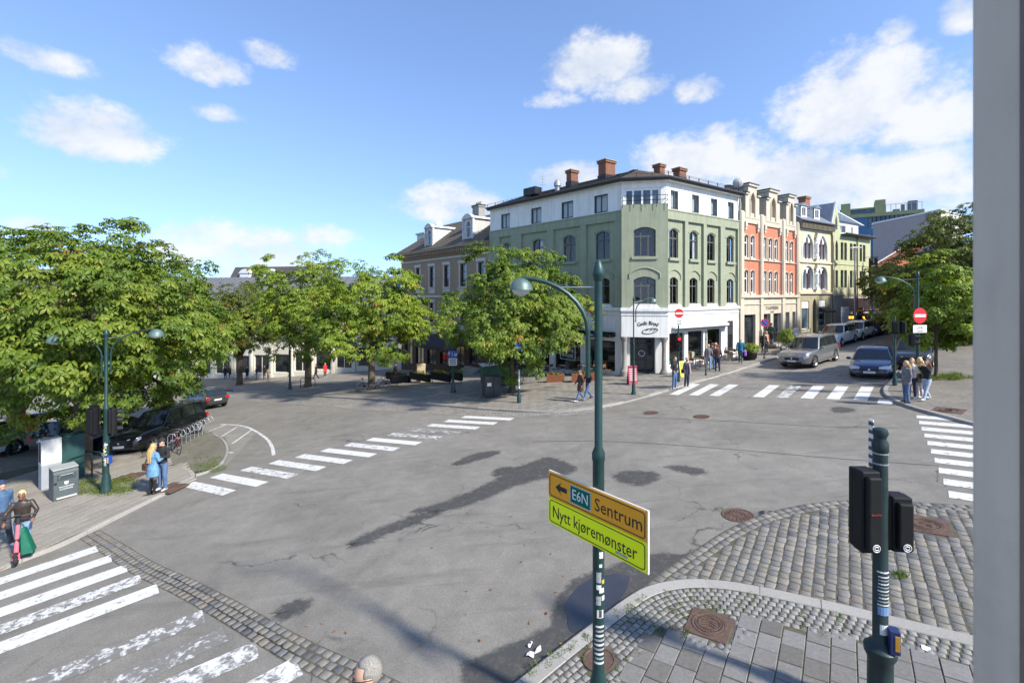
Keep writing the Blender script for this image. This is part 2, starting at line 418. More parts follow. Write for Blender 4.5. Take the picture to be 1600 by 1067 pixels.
def make_cobble(name, cols, size, mortar, moss=.25, aspect=1.4, rot=0.0):
    """paving too far off to pick out stone by stone"""
    m, N, L, b = base_mat(name); p = geo_pos(N)
    mp = N.new('ShaderNodeMapping'); mp.inputs['Rotation'].default_value = (0, 0, rot); L.new(p, mp.inputs[0])
    br = N.new('ShaderNodeTexBrick'); br.inputs['Scale'].default_value = 1.0; br.inputs['Brick Width'].default_value = size * aspect
    br.inputs['Row Height'].default_value = size; br.inputs['Mortar Size'].default_value = size * .09; br.inputs['Mortar Smooth'].default_value = .5
    br.inputs['Color1'].default_value = (0, 0, 0, 1); br.inputs['Color2'].default_value = (1, 1, 1, 1); br.inputs['Mortar'].default_value = (.5, .5, .5, 1)
    br.offset = .5
    nn = N.new('ShaderNodeTexNoise'); nn.inputs['Scale'].default_value = 3.0; L.new(mp.outputs[0], nn.inputs['Vector'])
    va = N.new('ShaderNodeVectorMath'); va.operation = 'MULTIPLY_ADD'; L.new(nn.outputs['Color'], va.inputs[0]); va.inputs[1].default_value = (size * .5,) * 2 + (0,); L.new(mp.outputs[0], va.inputs[2])
    L.new(va.outputs[0], br.inputs['Vector'])
    n = len(cols)
    stone = ramp(N, L, br.outputs['Color'], [((i + .5) / n, cc) for i, cc in enumerate(cols)])
    blot = tex_noise(N, L, p, .8, 5, .6)
    stone = mixc(N, L, 1.0, stone, ramp(N, L, blot, [(.3, (.8, .8, .8)), (.7, (1.15, 1.15, 1.15))]), 'MULTIPLY')
    c = mixc(N, L, br.outputs['Fac'], stone, mortar)
    if moss: c = mixc(N, L, ramp(N, L, tex_noise(N, L, p, 1.1, 6, .7), [(.52, (0, 0, 0)), (.75, (moss, moss, moss))]), c, (.09, .10, .03))
    L.new(c, b.inputs['Base Color']); b.inputs['Roughness'].default_value = .8
    inv = N.new('ShaderNodeMath'); inv.operation = 'SUBTRACT'; inv.inputs[0].default_value = 1.0; L.new(br.outputs['Fac'], inv.inputs[1])
    bump(N, L, b, inv.outputs[0], .6, .02)
    return m
COB_STREET = make_cobble('street_setts', [(.2, .185, .165), (.27, .25, .22), (.235, .225, .21), (.3, .275, .24)], .16, (.1, .09, .075), .1, 1.3, R(35))
COB_PLAZA = make_cobble('plaza_slabs', [(.22, .205, .18), (.27, .25, .22), (.245, .225, .195)], .35, (.13, .12, .1), .08, 2.0, R(-42))
COB_MOSS = make_cobble('mossy_setts', [(.16, .15, .125), (.22, .2, .165), (.19, .175, .14)], .13, (.07, .07, .035), .55, 1.2, R(20))
COB_CORNER = make_cobble('corner_setts', [(.19, .175, .15), (.25, .225, .19), (.22, .2, .17)], .12, (.09, .08, .06), .2, 1.1, R(-20))
BED = M('joint_sand', (.09, .08, .055), .9, .3, 9, bumpk=.4, bscale=90, dirt=.7, dirtcol=(.08, .095, .03))
SETT = Mstone('sett_granite', [(.10, .10, .103), (.19, .175, .15), (.235, .212, .178), (.165, .163, .155), (.215, .185, .145), (.14, .138, .13), (.245, .225, .197), (.155, .152, .15)], 6, .7, .5, .12)
SETT_S = Mstone('small_sett_granite', [(.19, .183, .17), (.245, .233, .212), (.215, .207, .193), (.27, .258, .235)], 8, .7, .5, .3)
SLAB = Mstone('slab_concrete', [(.135, .125, .11), (.19, .182, .17), (.215, .207, .194), (.16, .15, .135), (.2, .192, .178)], 5, .8, .25, .06)
SLAB_W = Mstone('slab_warm', [(.25, .225, .19), (.28, .255, .215), (.3, .275, .235), (.265, .24, .205)], 4, .8, .25, .08)
KERB = Mstone('kerb_granite', [(.28, .268, .24), (.33, .312, .28), (.365, .347, .315)], 9, .75, .4, .1)
def make_paint():
    m, N, L, b = base_mat('road_paint'); p = geo_pos(N)
    wear = tex_noise(N, L, p, 6.5, 8, .75, .5); at = N.new('ShaderNodeAttribute'); at.attribute_name = 'tone'
    ad = N.new('ShaderNodeMath'); ad.operation = 'ADD'; L.new(wear, ad.inputs[0]); L.new(at.outputs['Fac'], ad.inputs[1])
    c = mixc(N, L, ramp(N, L, ad.outputs[0], [(.62, (0, 0, 0)), (.70, (1, 1, 1))]), (.185, .176, .16), mixc(N, L, tex_noise(N, L, p, 30, 3, .6), (.5, .49, .46), (.72, .71, .68)))
    L.new(c, b.inputs['Base Color']); b.inputs['Roughness'].default_value = .6
    return m
PAINT = make_paint()
IRON = M('cast_iron', (.12, .075, .055), .75, .25, 14, metal=.2, bumpk=.3, bscale=120)

# ------------------------------------------------------------------ sheets that follow the land
def sheet(name, poly, dz, mat, parent=None, step=2.0, tone=None):
    bm = bmesh.new()
    vs = [bm.verts.new((p[0], p[1], 0)) for p in poly]
    f = bm.faces.new(vs); bm.normal_update()
    if f.normal.z < 0: f.normal_flip()
    bmesh.ops.triangulate(bm, faces=bm.faces[:])
    xs = [p[0] for p in poly]; ys = [p[1] for p in poly]
    for ax, lo, hi in ((0, min(xs), max(xs)), (1, min(ys), max(ys))):
        k = math.floor(lo / step) + 1
        while k * step < hi:
            co = Vector((k * step, 0, 0)) if ax == 0 else Vector((0, k * step, 0)); no = Vector((1, 0, 0)) if ax == 0 else Vector((0, 1, 0))
            bmesh.ops.bisect_plane(bm, geom=bm.verts[:] + bm.edges[:] + bm.faces[:], plane_co=co, plane_no=no)
            k += 1
    for v in bm.verts: v.co.z = gz(v.co.x, v.co.y) + dz
    me = bpy.data.meshes.new(name); bm.to_mesh(me); bm.free()
    if tone is not None:
        at = me.attributes.new('tone', 'FLOAT', 'FACE'); at.data.foreach_set('value', [tone] * len(me.polygons))
    return link(name, me, mat, parent)
def PX(lst, dz=0.0): return [tuple(G(x, y, dz)[:2]) for x, y in lst]
def lin(a, b, t): return (a[0] + (b[0] - a[0]) * t, a[1] + (b[1] - a[1]) * t)
def extend(p, d0=0.0, d1=0.0):
    p = list(p)
    if d0:
        v = Vector(p[0]) - Vector(p[1]); v.normalize(); p.insert(0, tuple(Vector(p[0]) + v * d0))
    if d1:
        v = Vector(p[-1]) - Vector(p[-2]); v.normalize(); p.append(tuple(Vector(p[-1]) + v * d1))
    return p
def smooth_path(p, it=2):
    for _ in range(it):
        q = [p[0]]
        for a, b in zip(p, p[1:]): q += [lin(a, b, .25), lin(a, b, .75)]
        p = q + [p[-1]]
    return p
def resample(p, d):
    out = [Vector(p[0])]; acc = 0.0; need = d
    for a, b in zip(p, p[1:]):
        a = Vector(a); b = Vector(b); l = (b - a).length; pos = 0.0
        while l - pos >= need - acc:
            pos += need - acc; acc = 0.0
            out.append(a + (b - a) * (pos / l))
        acc += l - pos
    return out
def offset(p, d):                     # to the right of the walking direction when d > 0
    p = [Vector(q) for q in p]; out = []
    for i in range(len(p)):
        t = (p[min(i + 1, len(p) - 1)] - p[max(i - 1, 0)]); t.normalize()
        out.append(p[i] + Vector((t.y, -t.x)) * d)
    return out
def inside(pt, poly):
    x, y = pt[0], pt[1]; r = False; j = len(poly) - 1
    for i in range(len(poly)):
        xi, yi = poly[i][0], poly[i][1]; xj, yj = poly[j][0], poly[j][1]
        if (yi > y) != (yj > y) and x < (xj - xi) * (y - yi) / (yj - yi) + xi: r = not r
        j = i
    return r

# the road: one sheet to the horizon
def build_road():
    xs = sorted(set([-400, -260, -160, -110, -80] + list(np.arange(-62, 63, 2.0)) + [80, 110, 160, 260, 400]))
    ys = sorted(set([-150, -80, -40, -25] + list(np.arange(-14, 92, 2.0)) + [110, 140, 200, 300, 500]))
    vs = [(x, y, gz(x, y)) for y in ys for x in xs]; n = len(xs)
    fs = [(j * n + i, j * n + i + 1, (j + 1) * n + i + 1, (j + 1) * n + i) for j in range(len(ys) - 1) for i in range(n - 1)]
    me = bpy.data.meshes.new('road'); me.from_pydata(vs, [], fs)
    return struct(link('road', me, ASPH))
road = build_road()

def stone_mesh(name, lx, ly, h, dome=.35, jit=.0, seed=0):
    """a sett: chamfered, a little domed and uneven; top at z = 0"""
    r = random.Random(seed); a, b = lx / 2, ly / 2; k = .86
    j = lambda: r.uniform(-jit, jit) * min(lx, ly)
    lo = [(-a, -b), (0, -b * 1.02), (a, -b), (a * 1.02, 0), (a, b), (0, b * 1.02), (-a, b), (-a * 1.02, 0)]
    lo = [(x * .97 + j(), y * .97 + j()) for x, y in lo]
    vs = [(x, y, -h) for x, y in lo] + [(x, y, -.012 * dome * 2) for x, y in lo] + [(x * k, y * k, -.002 + r.uniform(-.002, .002)) for x, y in lo] + [(0, 0, .003 * dome * 2)]
    fs = []
    for i in range(8):
        i2 = (i + 1) % 8
        fs += [(i, i2, 8 + i2, 8 + i), (8 + i, 8 + i2, 16 + i2, 16 + i), (16 + i, 16 + i2, 24)]
    me = bpy.data.meshes.new(name); me.from_pydata(vs, [], fs); me.polygons.foreach_set('use_smooth', [True] * len(fs)); me.update()
    return me
def slope_mat(x, y, dz, ang):
    e = .2
    nx = (gz(x + e, y) - gz(x - e, y)) / (2 * e); ny = (gz(x, y + e) - gz(x, y - e)) / (2 * e)
    n = Vector((-nx, -ny, 1)).normalized(); t = Vector((math.cos(ang), math.sin(ang), 0)); t = (t - n * t.dot(n)).normalized(); bb = n.cross(t)
    m = Matrix.Identity(4)
    for i in range(3): m[i][0], m[i][1], m[i][2] = t[i], bb[i], n[i]
    m.translation = Vector((x, y, gz(x, y) + dz)); return m
TONED = {}
def stone_field(name, places, lx, ly, h, mat, parent, limit=300, jit=.05, dome=.5, variants=6, rest='paving'):
    """places: (x, y, dz, angle, sx, sy). The largest in view are objects, the others one part."""
    places = sorted(places, key=lambda q: q[0] ** 2 + q[1] ** 2)
    ms = []
    for i in range(variants):
        for t in range(4):
            me = stone_mesh(name, lx, ly, h, dome, jit, i * 11 + t)
            at = me.attributes.new('tone', 'FLOAT', 'FACE'); tv = rnd.random(); at.data.foreach_set('value', [tv] * len(me.polygons))
            me.materials.append(mat); ms.append(me)
    for q in places[:limit]:
        o = bpy.data.objects.new(name, rnd.choice(ms)); COL.objects.link(o); o.parent = parent
        o.matrix_world = slope_mat(q[0], q[1], q[2], q[3]) @ Matrix.Rotation(rnd.uniform(-.014, .014), 4, 'X') @ Matrix.Rotation(rnd.uniform(-.014, .014), 4, 'Y') @ Matrix.Diagonal((q[4], q[5], 1, 1))
    if len(places) > limit:
        mb = MB(); tb = []
        for q in places[limit:]:
            me = rnd.choice(ms); mt = slope_mat(q[0], q[1], q[2] + rnd.uniform(-.004, .003), q[3]) @ Matrix.Diagonal((q[4], q[5], 1, 1))
            mb.add([v.co for v in me.vertices], [tuple(p.vertices) for p in me.polygons], 0, mt, rnd.random())
        o = mb.build(rest, mat, parent, smooth=60); o['kind'] = 'stuff'

# ------------------------------------------------------------------ the near pavement, its kerb and sett apron
KP = PX([(800, 1067), (870, 1012), (930, 967), (980, 930), (1010, 913), (1055, 903), (1110, 902), (1180, 912), (1300, 938), (1400, 962), (1518, 990)], .1)
KP = smooth_path(extend(KP, 6, 7), 2)
near_poly = KP + [(13, -2), (13, -8), (-9, -8), (-9, 0)]
PAVE_DZ = .10
near = struct(sheet('near_pavement', near_poly, PAVE_DZ - .011, BED, step=1.0))
def kerb(path, w, parent, h=.12, top=PAVE_DZ, seglen=1.1, mat=None, side=1):
    pts = resample(path, .18); n = int(seglen / .18)
    i = 0
    while i < len(pts) - 2:
        k = min(len(pts) - 1, i + n + rnd.randint(-2, 2)); seg = [tuple(p) for p in pts[i:k + 1]]
        if len(seg) < 2: break
        oth = offset(seg, w * side)
        mb = MB(); m = len(seg); dzj = rnd.uniform(-.006, .006); tn = rnd.random()
        g = .006
        rings = []
        for j in range(m):
            a = Vector(seg[j]); b = Vector(oth[j]); d = (b - a).normalized()
            if j == 0: t = (Vector(seg[1]) - a).normalized() * g
            elif j == m - 1: t = (Vector(seg[-2]) - a).normalized() * g
            else: t = Vector((0, 0))
            a2, b2 = a + t, b + t
            za = lambda q: gz(q.x, q.y) + top + dzj
            r = [(a2, -h), (a2, -.02), (a2 + d * .025, 0), (b2 - d * .012, 0), (b2, -.012), (b2, -h)]
            rings.append([(q.x, q.y, za(q) + z) for q, z in r])
        vs = [p for r_ in rings for p in r_]; fs = []
        for j in range(m - 1):
            for q in range(5): fs.append((j * 6 + q, j * 6 + q + 1, (j + 1) * 6 + q + 1, (j + 1) * 6 + q))
        fs += [tuple(range(6)), tuple(range((m - 1) * 6 + 5, (m - 1) * 6 - 1, -1))]
        mb.add(vs, fs, 0, tone=tn); mb.build('kerb_stone', mat or KERB, parent, smooth=30)
        i = k
kerb(KP, .27, near)

CDIR = Vector((.59, .81)).normalized(); RDIR = Vector((CDIR.y, -CDIR.x)); CANG = math.atan2(CDIR.y, CDIR.x)
slab_px = [(930, 1110), (962, 1067), (1005, 1005), (1060, 962), (1128, 958), (1172, 962), (1200, 968), (1330, 1000), (1430, 1018), (1518, 1036)]
slab_poly = extend(PX(slab_px, .1), 0, 5) + [(10, 0), (0, 0)]
hatches = []                                                    # (x, y, radius) kept clear of stones
def clear_of(x, y, extra=0.0): return all((x - a) ** 2 + (y - b) ** 2 > (r + extra) ** 2 for a, b, r in hatches)
H_SQ = G(1108, 975, .1); H_RND = G(936, 1030, .1); H_SETT = G(1446, 821)
hatches += [(H_SQ.x, H_SQ.y, .36), (H_RND.x, H_RND.y, .27)]
places = []
sw, sl = .302, .36
for i in range(-40, 60):
    for j in range(-30, 60):
        c2 = RDIR * (i * sw) + CDIR * ((j + (.5 if i % 2 else 0) + .17 * ((i * 7) % 3)) * sl)
        if c2.y < 3.8 or c2.length > 16: continue
        if inside(c2, slab_poly) and clear_of(c2.x, c2.y, .12):
            if abs(c2.x) / max(c2.y, .1) < 1.15: places.append((c2.x, c2.y, PAVE_DZ, CANG, 1, 1))
def slab_mesh_field(name, places, lx, ly, mat, parent, limit=300, gap=.007, h=.05, nv=10, rest='paving'):
    ms = []
    for i in range(nv):
        mb = MB(); a, b = lx / 2 - gap, ly / 2 - gap; c = .006
        vs = [(-a, -b, -h), (a, -b, -h), (a, b, -h), (-a, b, -h), (-a, -b, -c), (a, -b, -c), (a, b, -c), (-a, b, -c), (-a + c, -b + c, 0), (a - c, -b + c, 0), (a - c, b - c, 0), (-a + c, b - c, 0)]
        fs = [(0, 1, 5, 4), (1, 2, 6, 5), (2, 3, 7, 6), (3, 0, 4, 7), (4, 5, 9, 8), (5, 6, 10, 9), (6, 7, 11, 10), (7, 4, 8, 11), (8, 9, 10, 11)]
        mb.add(vs, fs, 0, tone=(i + .3) / nv); me = mb.mesh(name); me.materials.append(mat); ms.append(me)
    places = sorted(places, key=lambda q: q[0] ** 2 + q[1] ** 2)
    for q in places[:limit]:
        o = bpy.data.objects.new(name, rnd.choice(ms)); COL.objects.link(o); o.parent = parent
        o.matrix_world = slope_mat(q[0], q[1], q[2] + rnd.uniform(-.004, .004), q[3] + rnd.uniform(-.006, .006)) @ Matrix.Diagonal((q[4], q[5], 1, 1))
    if len(places) > limit:
        mb = MB()
        for q in places[limit:]:
            me = rnd.choice(ms); mb.add([v.co for v in me.vertices], [tuple(p.vertices) for p in me.polygons], 0, slope_mat(q[0], q[1], q[2] + rnd.uniform(-.003, .003), q[3]) @ Matrix.Diagonal((q[4], q[5], 1, 1)), rnd.random())
        o = mb.build(rest, mat, parent); o['kind'] = 'stuff'
slab_mesh_field('paving_slab', places, sl, sw, SLAB, near)
# small setts between kerb and slabs, in rows that follow the kerb
places = []
for k in range(0, 16):
    row = [tuple(q) for q in offset([tuple(q) for q in resample(KP, .1)], .27 + .065 + k * .112)]
    row = resample(row, .118)
    for a, b in zip(row, row[1:]):
        q = a + (b - a) * (.5 if k % 2 else .0)
        if q.y < 3.5 or abs(q.x) / q.y > 1.15: continue
        if inside(q, slab_poly) and (Vector((q.x, q.y)) - Vector(H_SQ[:2])).length > .55: continue
        if not clear_of(q.x, q.y, .02): continue
        if not inside(q, near_poly): continue
        if any((q.x - s[0]) ** 2 + (q.y - s[1]) ** 2 < .083 ** 2 for s in places[-900:]): continue
        t = b - a
        places.append((q.x + rnd.uniform(-.006, .006), q.y + rnd.uniform(-.006, .006), PAVE_DZ + rnd.uniform(-.004, .004), math.atan2(t.y, t.x) + rnd.uniform(-.08, .08), rnd.uniform(.86, 1.02), rnd.uniform(.88, 1.03)))
stone_field('small_sett', places, .112, .104, .05, SETT_S, near, jit=.06)

# large setts of the apron, at road level
AP = PX([(1004, 918), (1040, 888), (1090, 857), (1130, 830), (1180, 806), (1250, 788), (1320, 781), (1400, 783), (1518, 790)])
AP = smooth_path(extend(AP, 0, 5), 2)
kin = [q for q in KP if q[0] > AP[0][0] - .05 and q[1] > 1.5]
apron_poly = AP + [tuple(q) for q in kin[::-1]]
apron = struct(sheet('sett_apron', apron_poly, .012, BED, step=1.0))
places = []
A_in = [tuple(q) for q in AP]
hs = (H_SETT.x, H_SETT.y)
for k in range(2):
    row = resample([tuple(q) for q in offset(A_in, .1 + k * .17)], .21)
    for a, b in zip(row, row[1:]):
        q = a + (b - a) * (.5 * k); t = b - a
        if inside(q, apron_poly): places.append((q.x, q.y, .022, math.atan2(t.y, t.x), rnd.uniform(.9, 1.02), rnd.uniform(.9, 1.03)))
inner = [tuple(q) for q in offset(A_in, .37)] + [tuple(q) for q in kin[::-1]]
cw, cl = .178, .18
for i in range(-20, 90):
    off = rnd.random(); b = -8.0
    while b < 22:
        l = cl * rnd.uniform(.8, 1.25)
        q = RDIR * (i * cw + rnd.uniform(-.006, .006)) + CDIR * (b + l / 2 + off * cl)
        b += l + .016
        if q.y < 4 or q.x / max(q.y, .1) > 1.13 or not inside(q, inner): continue
        if abs((q.x - hs[0]) * RDIR.x + (q.y - hs[1]) * RDIR.y) < .5 and abs((q.x - hs[0]) * CDIR.x + (q.y - hs[1]) * CDIR.y) < .42: continue
        places.append((q.x, q.y, .022 + rnd.uniform(-.005, .005), CANG + rnd.uniform(-.05, .05), l / .2, cw / .165 * rnd.uniform(.9, .97)))
stone_field('sett', places, .2, .165, .06, SETT, apron, jit=.05, rest='setts_beyond')

# ------------------------------------------------------------------ left pavement
KL = PX([(0, 886), (45, 868), (100, 848), (165, 815), (215, 790), (260, 768), (292, 752), (305, 743), (304, 735), (290, 730)], .1)
KLx = smooth_path(extend(KL, 14, 0), 2)
up = PX([(262, 722), (205, 706), (140, 712), (60, 726), (0, 738)], .1)
left_poly = KLx + up + [tuple(Vector(up[-1]) + (Vector(KLx[0]) - Vector(KLx[12])).normalized() * 16)]
left = struct(sheet('left_pavement', left_poly, PAVE_DZ - .02, BED, step=1.0))
kerb(KLx, .16, left, side=-1)
ld = (Vector(KL[4]) - Vector(KL[1])).normalized(); ln = Vector((-ld.y, ld.x)); lang = math.atan2(ld.y, ld.x)
LAMP_L = G(166, 768, .1); H_L1 = G(203, 745, .1); H_L2 = G(266, 762, .1); BIN = G(100, 775, .1)
places = []
for i in range(0, 26):
    for j in range(-30, 40):
        q = Vector(KL[3]) + ln * (.16 + .19 + i * .36) + ld * ((j + .5 * (i % 2)) * .62)
        if q.y < 5 or q.x / q.y < -1.18 or not inside(q, left_poly): continue
        if (q - Vector(H_L1[:2])).length < .62 or (q - Vector(H_L2[:2])).length < .5: continue
        places.append((q.x, q.y, PAVE_DZ, lang, 1, 1))
slab_mesh_field('paving_slab', places, .62, .36, SLAB_W, left)
# mossy setts round the tree and the cycle stands
isl = PX([(304, 738), (330, 733), (349, 722), (358, 700), (352, 686), (332, 676), (300, 672), (255, 668), (190, 655), (100, 640), (-40, 640)], .03)
isl += [(-40, 26), (-40, 15)] + up[::-1]
struct(sheet('mossy_sett_paving', isl, .05, COB_MOSS, step=1.0))
kerb(smooth_path(PX([(306, 742), (330, 735), (350, 723), (359, 702), (352, 686), (334, 676)], .06), 2), .1, left, top=.07, seglen=.7, side=-1)
bayp = PX([(349, 731), (377, 702), (399, 677), (388, 669), (370, 665), (343, 663), (300, 668), (330, 674), (352, 684), (361, 702)], 0)
struct(sheet('parking_bay', bayp, .006, ASPH2, step=1.0))

# ------------------------------------------------------------------ pavement across the junction
KC = PX([(330, 606), (440, 615), (560, 622), (650, 629), (740, 637), (800, 641), (850, 643), (885, 641), (950, 633), (1000, 621), (1045, 608), (1075, 599), (1110, 590), (1150, 578), (1185, 567), (1225, 555)], .1)
KC = smooth_path(extend(KC, 40, 45), 2)
plaza_poly = KC + [(70, 90), (-90, 95), (-90, 40)]
plaza = struct(sheet('plaza_pavement', plaza_poly, PAVE_DZ - .004, COB_PLAZA, step=2.0))
kerb([q for q in KC if -32 < q[0] < 27], .2, plaza, seglen=1.4, side=-1)
strip = [tuple(q) for q in KC if -30 < q[0] < 7.5] + PX([(960, 637), (930, 644), (860, 652), (796, 652), (680, 647), (567, 640), (480, 633), (400, 627), (345, 618), (300, 614)])
struct(sheet('sett_gutter', strip, .006, COB_STREET, step=2.0))
# right pavement
KR = PX([(1445, 547), (1405, 580), (1387, 597), (1378, 607), (1383, 617), (1405, 629), (1440, 640), (1518, 660)], .1)
KRx = smooth_path(extend(KR, 40, 12), 2)
right_poly = KRx + [(60, 8), (95, 60)]
right = struct(sheet('right_pavement', right_poly, PAVE_DZ - .004, COB_CORNER, step=2.0))
kerb([q for q in KRx if q[1] < 42], .18, right, seglen=1.2, side=-1)
street = PX([(1080, 600), (1121, 593), (1190, 593), (1266, 597), (1330, 600), (1386, 603)]) + [tuple(q) for q in KRx[::-1] if q[1] > 18.6] + [tuple(q) for q in KC[::-1] if q[0] > 11]
struct(sheet('cobbled_street', street, .006, COB_STREET, step=2.0))

# ------------------------------------------------------------------ painted markings
def stripe(c, d, L, wd, parent, tone=.25, dz=.008, name='zebra_stripe'):
    n = Vector((-d.y, d.x)); a = c + d * L / 2; b = c - d * L / 2
    return sheet(name, [tuple(p) for p in (b - n * wd / 2, a - n * wd / 2, a + n * wd / 2, b + n * wd / 2)], dz, PAINT, parent, 1.5, tone)
def V2(p): return Vector((p[0], p[1]))
def zebra(c0, c1, n, d, L, wd, worn={}, lens={}):
    for i in range(n):
        c = V2(c0).lerp(V2(c1), i / (n - 1)); l = lens.get(i, L)
        stripe(c + d * (l - L) / 2, d, l, wd, road, worn.get(i, .24 + rnd.uniform(-.02, .05)))
d1 = (V2(G(643, 686)) - V2(G(574, 680))).normalized()
zebra(G(322, 762), G(761, 653), 13, d1, 2.9, .46, {9: .1, 8: .15, 2: .2})
d2 = (V2(G(1181, 617)) - V2(G(1201, 603))).normalized()
zebra(G(1071, 608), G(1350, 614), 9, d2, 3.2, .5, {3: .02, 5: .16})
stripe(V2(G(1383, 628)), d2, 1.0, .5, road)
d3 = (V2(G(1512, 660)) - V2(G(1445, 655))).normalized()
A3, B3 = V2(G(1432, 651)), V2(G(1482, 772))
for i in range(10):
    c = A3.lerp(B3, (i / 9)); l = 1.4 if i == 0 else 4.2
    stripe(c + d3 * l / 2, d3, l, .46, road)
ends = [((152, 857), (0, 908)), ((174, 872), (0, 931)), ((198, 887), (0, 957)), ((220, 903), (0, 984)), ((247, 919), (0, 1012)), ((318, 962), (60, 1067)), ((352, 990), (190, 1067)), ((402, 1014), (280, 1067)), ((466, 1040), (385, 1085))]
for k, (a, b) in enumerate(ends):
    A, B = V2(G(*a)), V2(G(*b)); d = (A - B).normalized(); L = 5.2
    stripe(A - d * L / 2, d, L, .5, road, {0: .26, 1: .28, 2: .28, 3: .17, 4: .26, 5: .12, 6: .1, 7: .17, 8: .2}[k])
def line_path(px, wd, tone=.22):
    p = [tuple(q) for q in resample(smooth_path(PX(px), 2), .3)]; a = offset(p, wd / 2); b = offset(p, -wd / 2)
    sheet('painted_line', [tuple(q) for q in a] + [tuple(q) for q in b[::-1]], .014, PAINT, road, 1.5, tone)
line_path([(345, 663), (370, 664), (386, 667), (398, 673), (405, 677), (419, 687), (426, 699), (428, 714)], .14)
for a, b in (((352, 664), (322, 676)), ((371, 667), (343, 684)), ((393, 672), (362, 694)), ((357, 707), (370, 708))):
    line_path([a, b], .11)

# sett strip across the side street
SP = smooth_path(PX([(140, 834), (185, 862), (224, 888), (288, 916), (360, 955), (420, 991), (480, 1024), (556, 1058), (620, 1092)]), 2)
places = []
for k in range(3):
    row = resample([tuple(q) for q in offset(SP, (k - 1) * .155)], .185)
    for a, b in zip(row, row[1:]):
        t = b - a; q = a + t * (.5 * (k % 2)); places.append((q.x, q.y, .012 + rnd.uniform(-.004, .004), math.atan2(t.y, t.x) + rnd.uniform(-.06, .06), rnd.uniform(.86, 1.0), rnd.uniform(.88, 1.02)))
bedp = [tuple(q) for q in offset(SP, .24)] + [tuple(q) for q in offset(SP, -.24)[::-1]]
sstrip = struct(sheet('sett_strip', bedp, .004, BED, step=1.5))
stone_field('sett', places, .18, .15, .05, SETT, sstrip, jit=.07)

# ------------------------------------------------------------------ damp patches and puddles, with shapes of their own
def zpx(lst, s, ox, oy): return [(ox + x / s, oy + y / s) for x, y in lst]
def rough_poly(px, amp=.05, it=1):
    p = smooth_path(PX(px + [px[0]]), 2)[:-1]; out = []
    for i, q in enumerate(p):
        nz = mnoise.noise(Vector((q[0] * 5, q[1] * 5, 3.3))) * amp
        c = Vector(q); nx = Vector(p[(i + 1) % len(p)]) - Vector(p[i - 1])
        if nx.length > 0: nx.normalize(); c += Vector((nx.y, -nx.x)) * nz
        out.append(tuple(c))
    return out
def damp(px, amp=.1, fade=.26):
    p = rough_poly(px, amp); n = len(p); ar = sum(p[i - 1][0] * p[i][1] - p[i][0] * p[i - 1][1] for i in range(n)); s_ = 1 if ar > 0 else -1
    o_ = []
    for i in range(n):
        t = Vector(p[(i + 1) % n]) - Vector(p[i - 1]); t.normalize(); o_.append(Vector(p[i]) + Vector((t.y, -t.x)) * fade * s_)
    bm = bmesh.new(); a = [bm.verts.new((q[0], q[1], gz(q[0], q[1]) + .004)) for q in p]; b = [bm.verts.new((q[0], q[1], gz(q[0], q[1]) + .004)) for q in o_]
    bm.faces.new(a); [bm.faces.new((a[i - 1], a[i], b[i], b[i - 1])) for i in range(n)]; bmesh.ops.triangulate(bm, faces=bm.faces[:])
    me = bpy.data.meshes.new('damp_patch'); bm.to_mesh(me); bm.free(); at = me.attributes.new('edge', 'FLOAT', 'POINT'); at.data.foreach_set('value', [.275] * n + [-.15] * n); link('damp_patch', me, DAMP, road)
z1 = lambda l: zpx(l, 2.387, 400, 620)
z2 = lambda l: zpx(l, 2.759, 940, 580)
z4 = lambda l: zpx(l, 5.0, 780, 860)
for px in (z1([(595, 425), (700, 400), (800, 360), (880, 322), (930, 300), (885, 288), (900, 268), (1000, 262), (1075, 228), (1110, 232), (1150, 250), (1195, 272), (1130, 290), (1050, 303), (960, 328), (860, 372), (760, 408), (690, 422)]),
           z1([(350, 552), (420, 515), (520, 470), (690, 420), (660, 440), (560, 480), (470, 515), (400, 545)]),
           z1([(740, 252), (810, 215), (900, 203), (905, 210), (850, 225), (790, 245)]),
           z1([(80, 808), (120, 780), (185, 763), (170, 785), (120, 815)]),
           z2([(65, 450), (100, 432), (170, 434), (225, 440), (240, 455), (215, 475), (150, 487), (95, 478)]),
           z2([(290, 412), (350, 410), (420, 422), (435, 435), (400, 445), (350, 430)]),
           z2([(1000, 160), (1045, 155), (1085, 163), (1060, 176), (1010, 176)])):
    damp(px)
band = z4([(-260, 900), (0, 790), (250, 690), (440, 600), (440, 500), (500, 340), (600, 245), (740, 185), (960, 110), (1170, 42), (1400, 36), (1540, 40), (1390, 150), (1240, 245), (1090, 335), (950, 425), (530, 712), (170, 955), (40, 1045), (-200, 1200)])
damp(band, .06, .16)
sheet('puddle', rough_poly(z4([(515, 420), (600, 290), (740, 205), (900, 178), (1030, 195), (1000, 290), (940, 390), (830, 490), (700, 590), (570, 660), (530, 560)]), .03), .007, WATER, road, 1.0)
sheet('puddle', rough_poly([(1168, 803), (1190, 797), (1212, 798), (1196, 808), (1172, 813)], .02), .007, WATER, road, 1.0)
damp([(235, 893), (250, 888), (300, 918), (380, 962), (425, 990), (440, 1008), (470, 1030), (455, 1034), (400, 1000), (345, 962), (285, 925)], .06, .1)
for l in ([(830, 690), (940, 688), (1100, 698), (1300, 716), (1500, 730)], [(985, 652), (1130, 657), (1300, 668), (1420, 668)]):
    p = [tuple(q) for q in resample(smooth_path(PX(l), 2), .5)]; sheet('tar_seam', [tuple(q) for q in offset(p, .02)] + [tuple(q) for q in offset(p, -.02)[::-1]], .004, WET, road, 1.5)
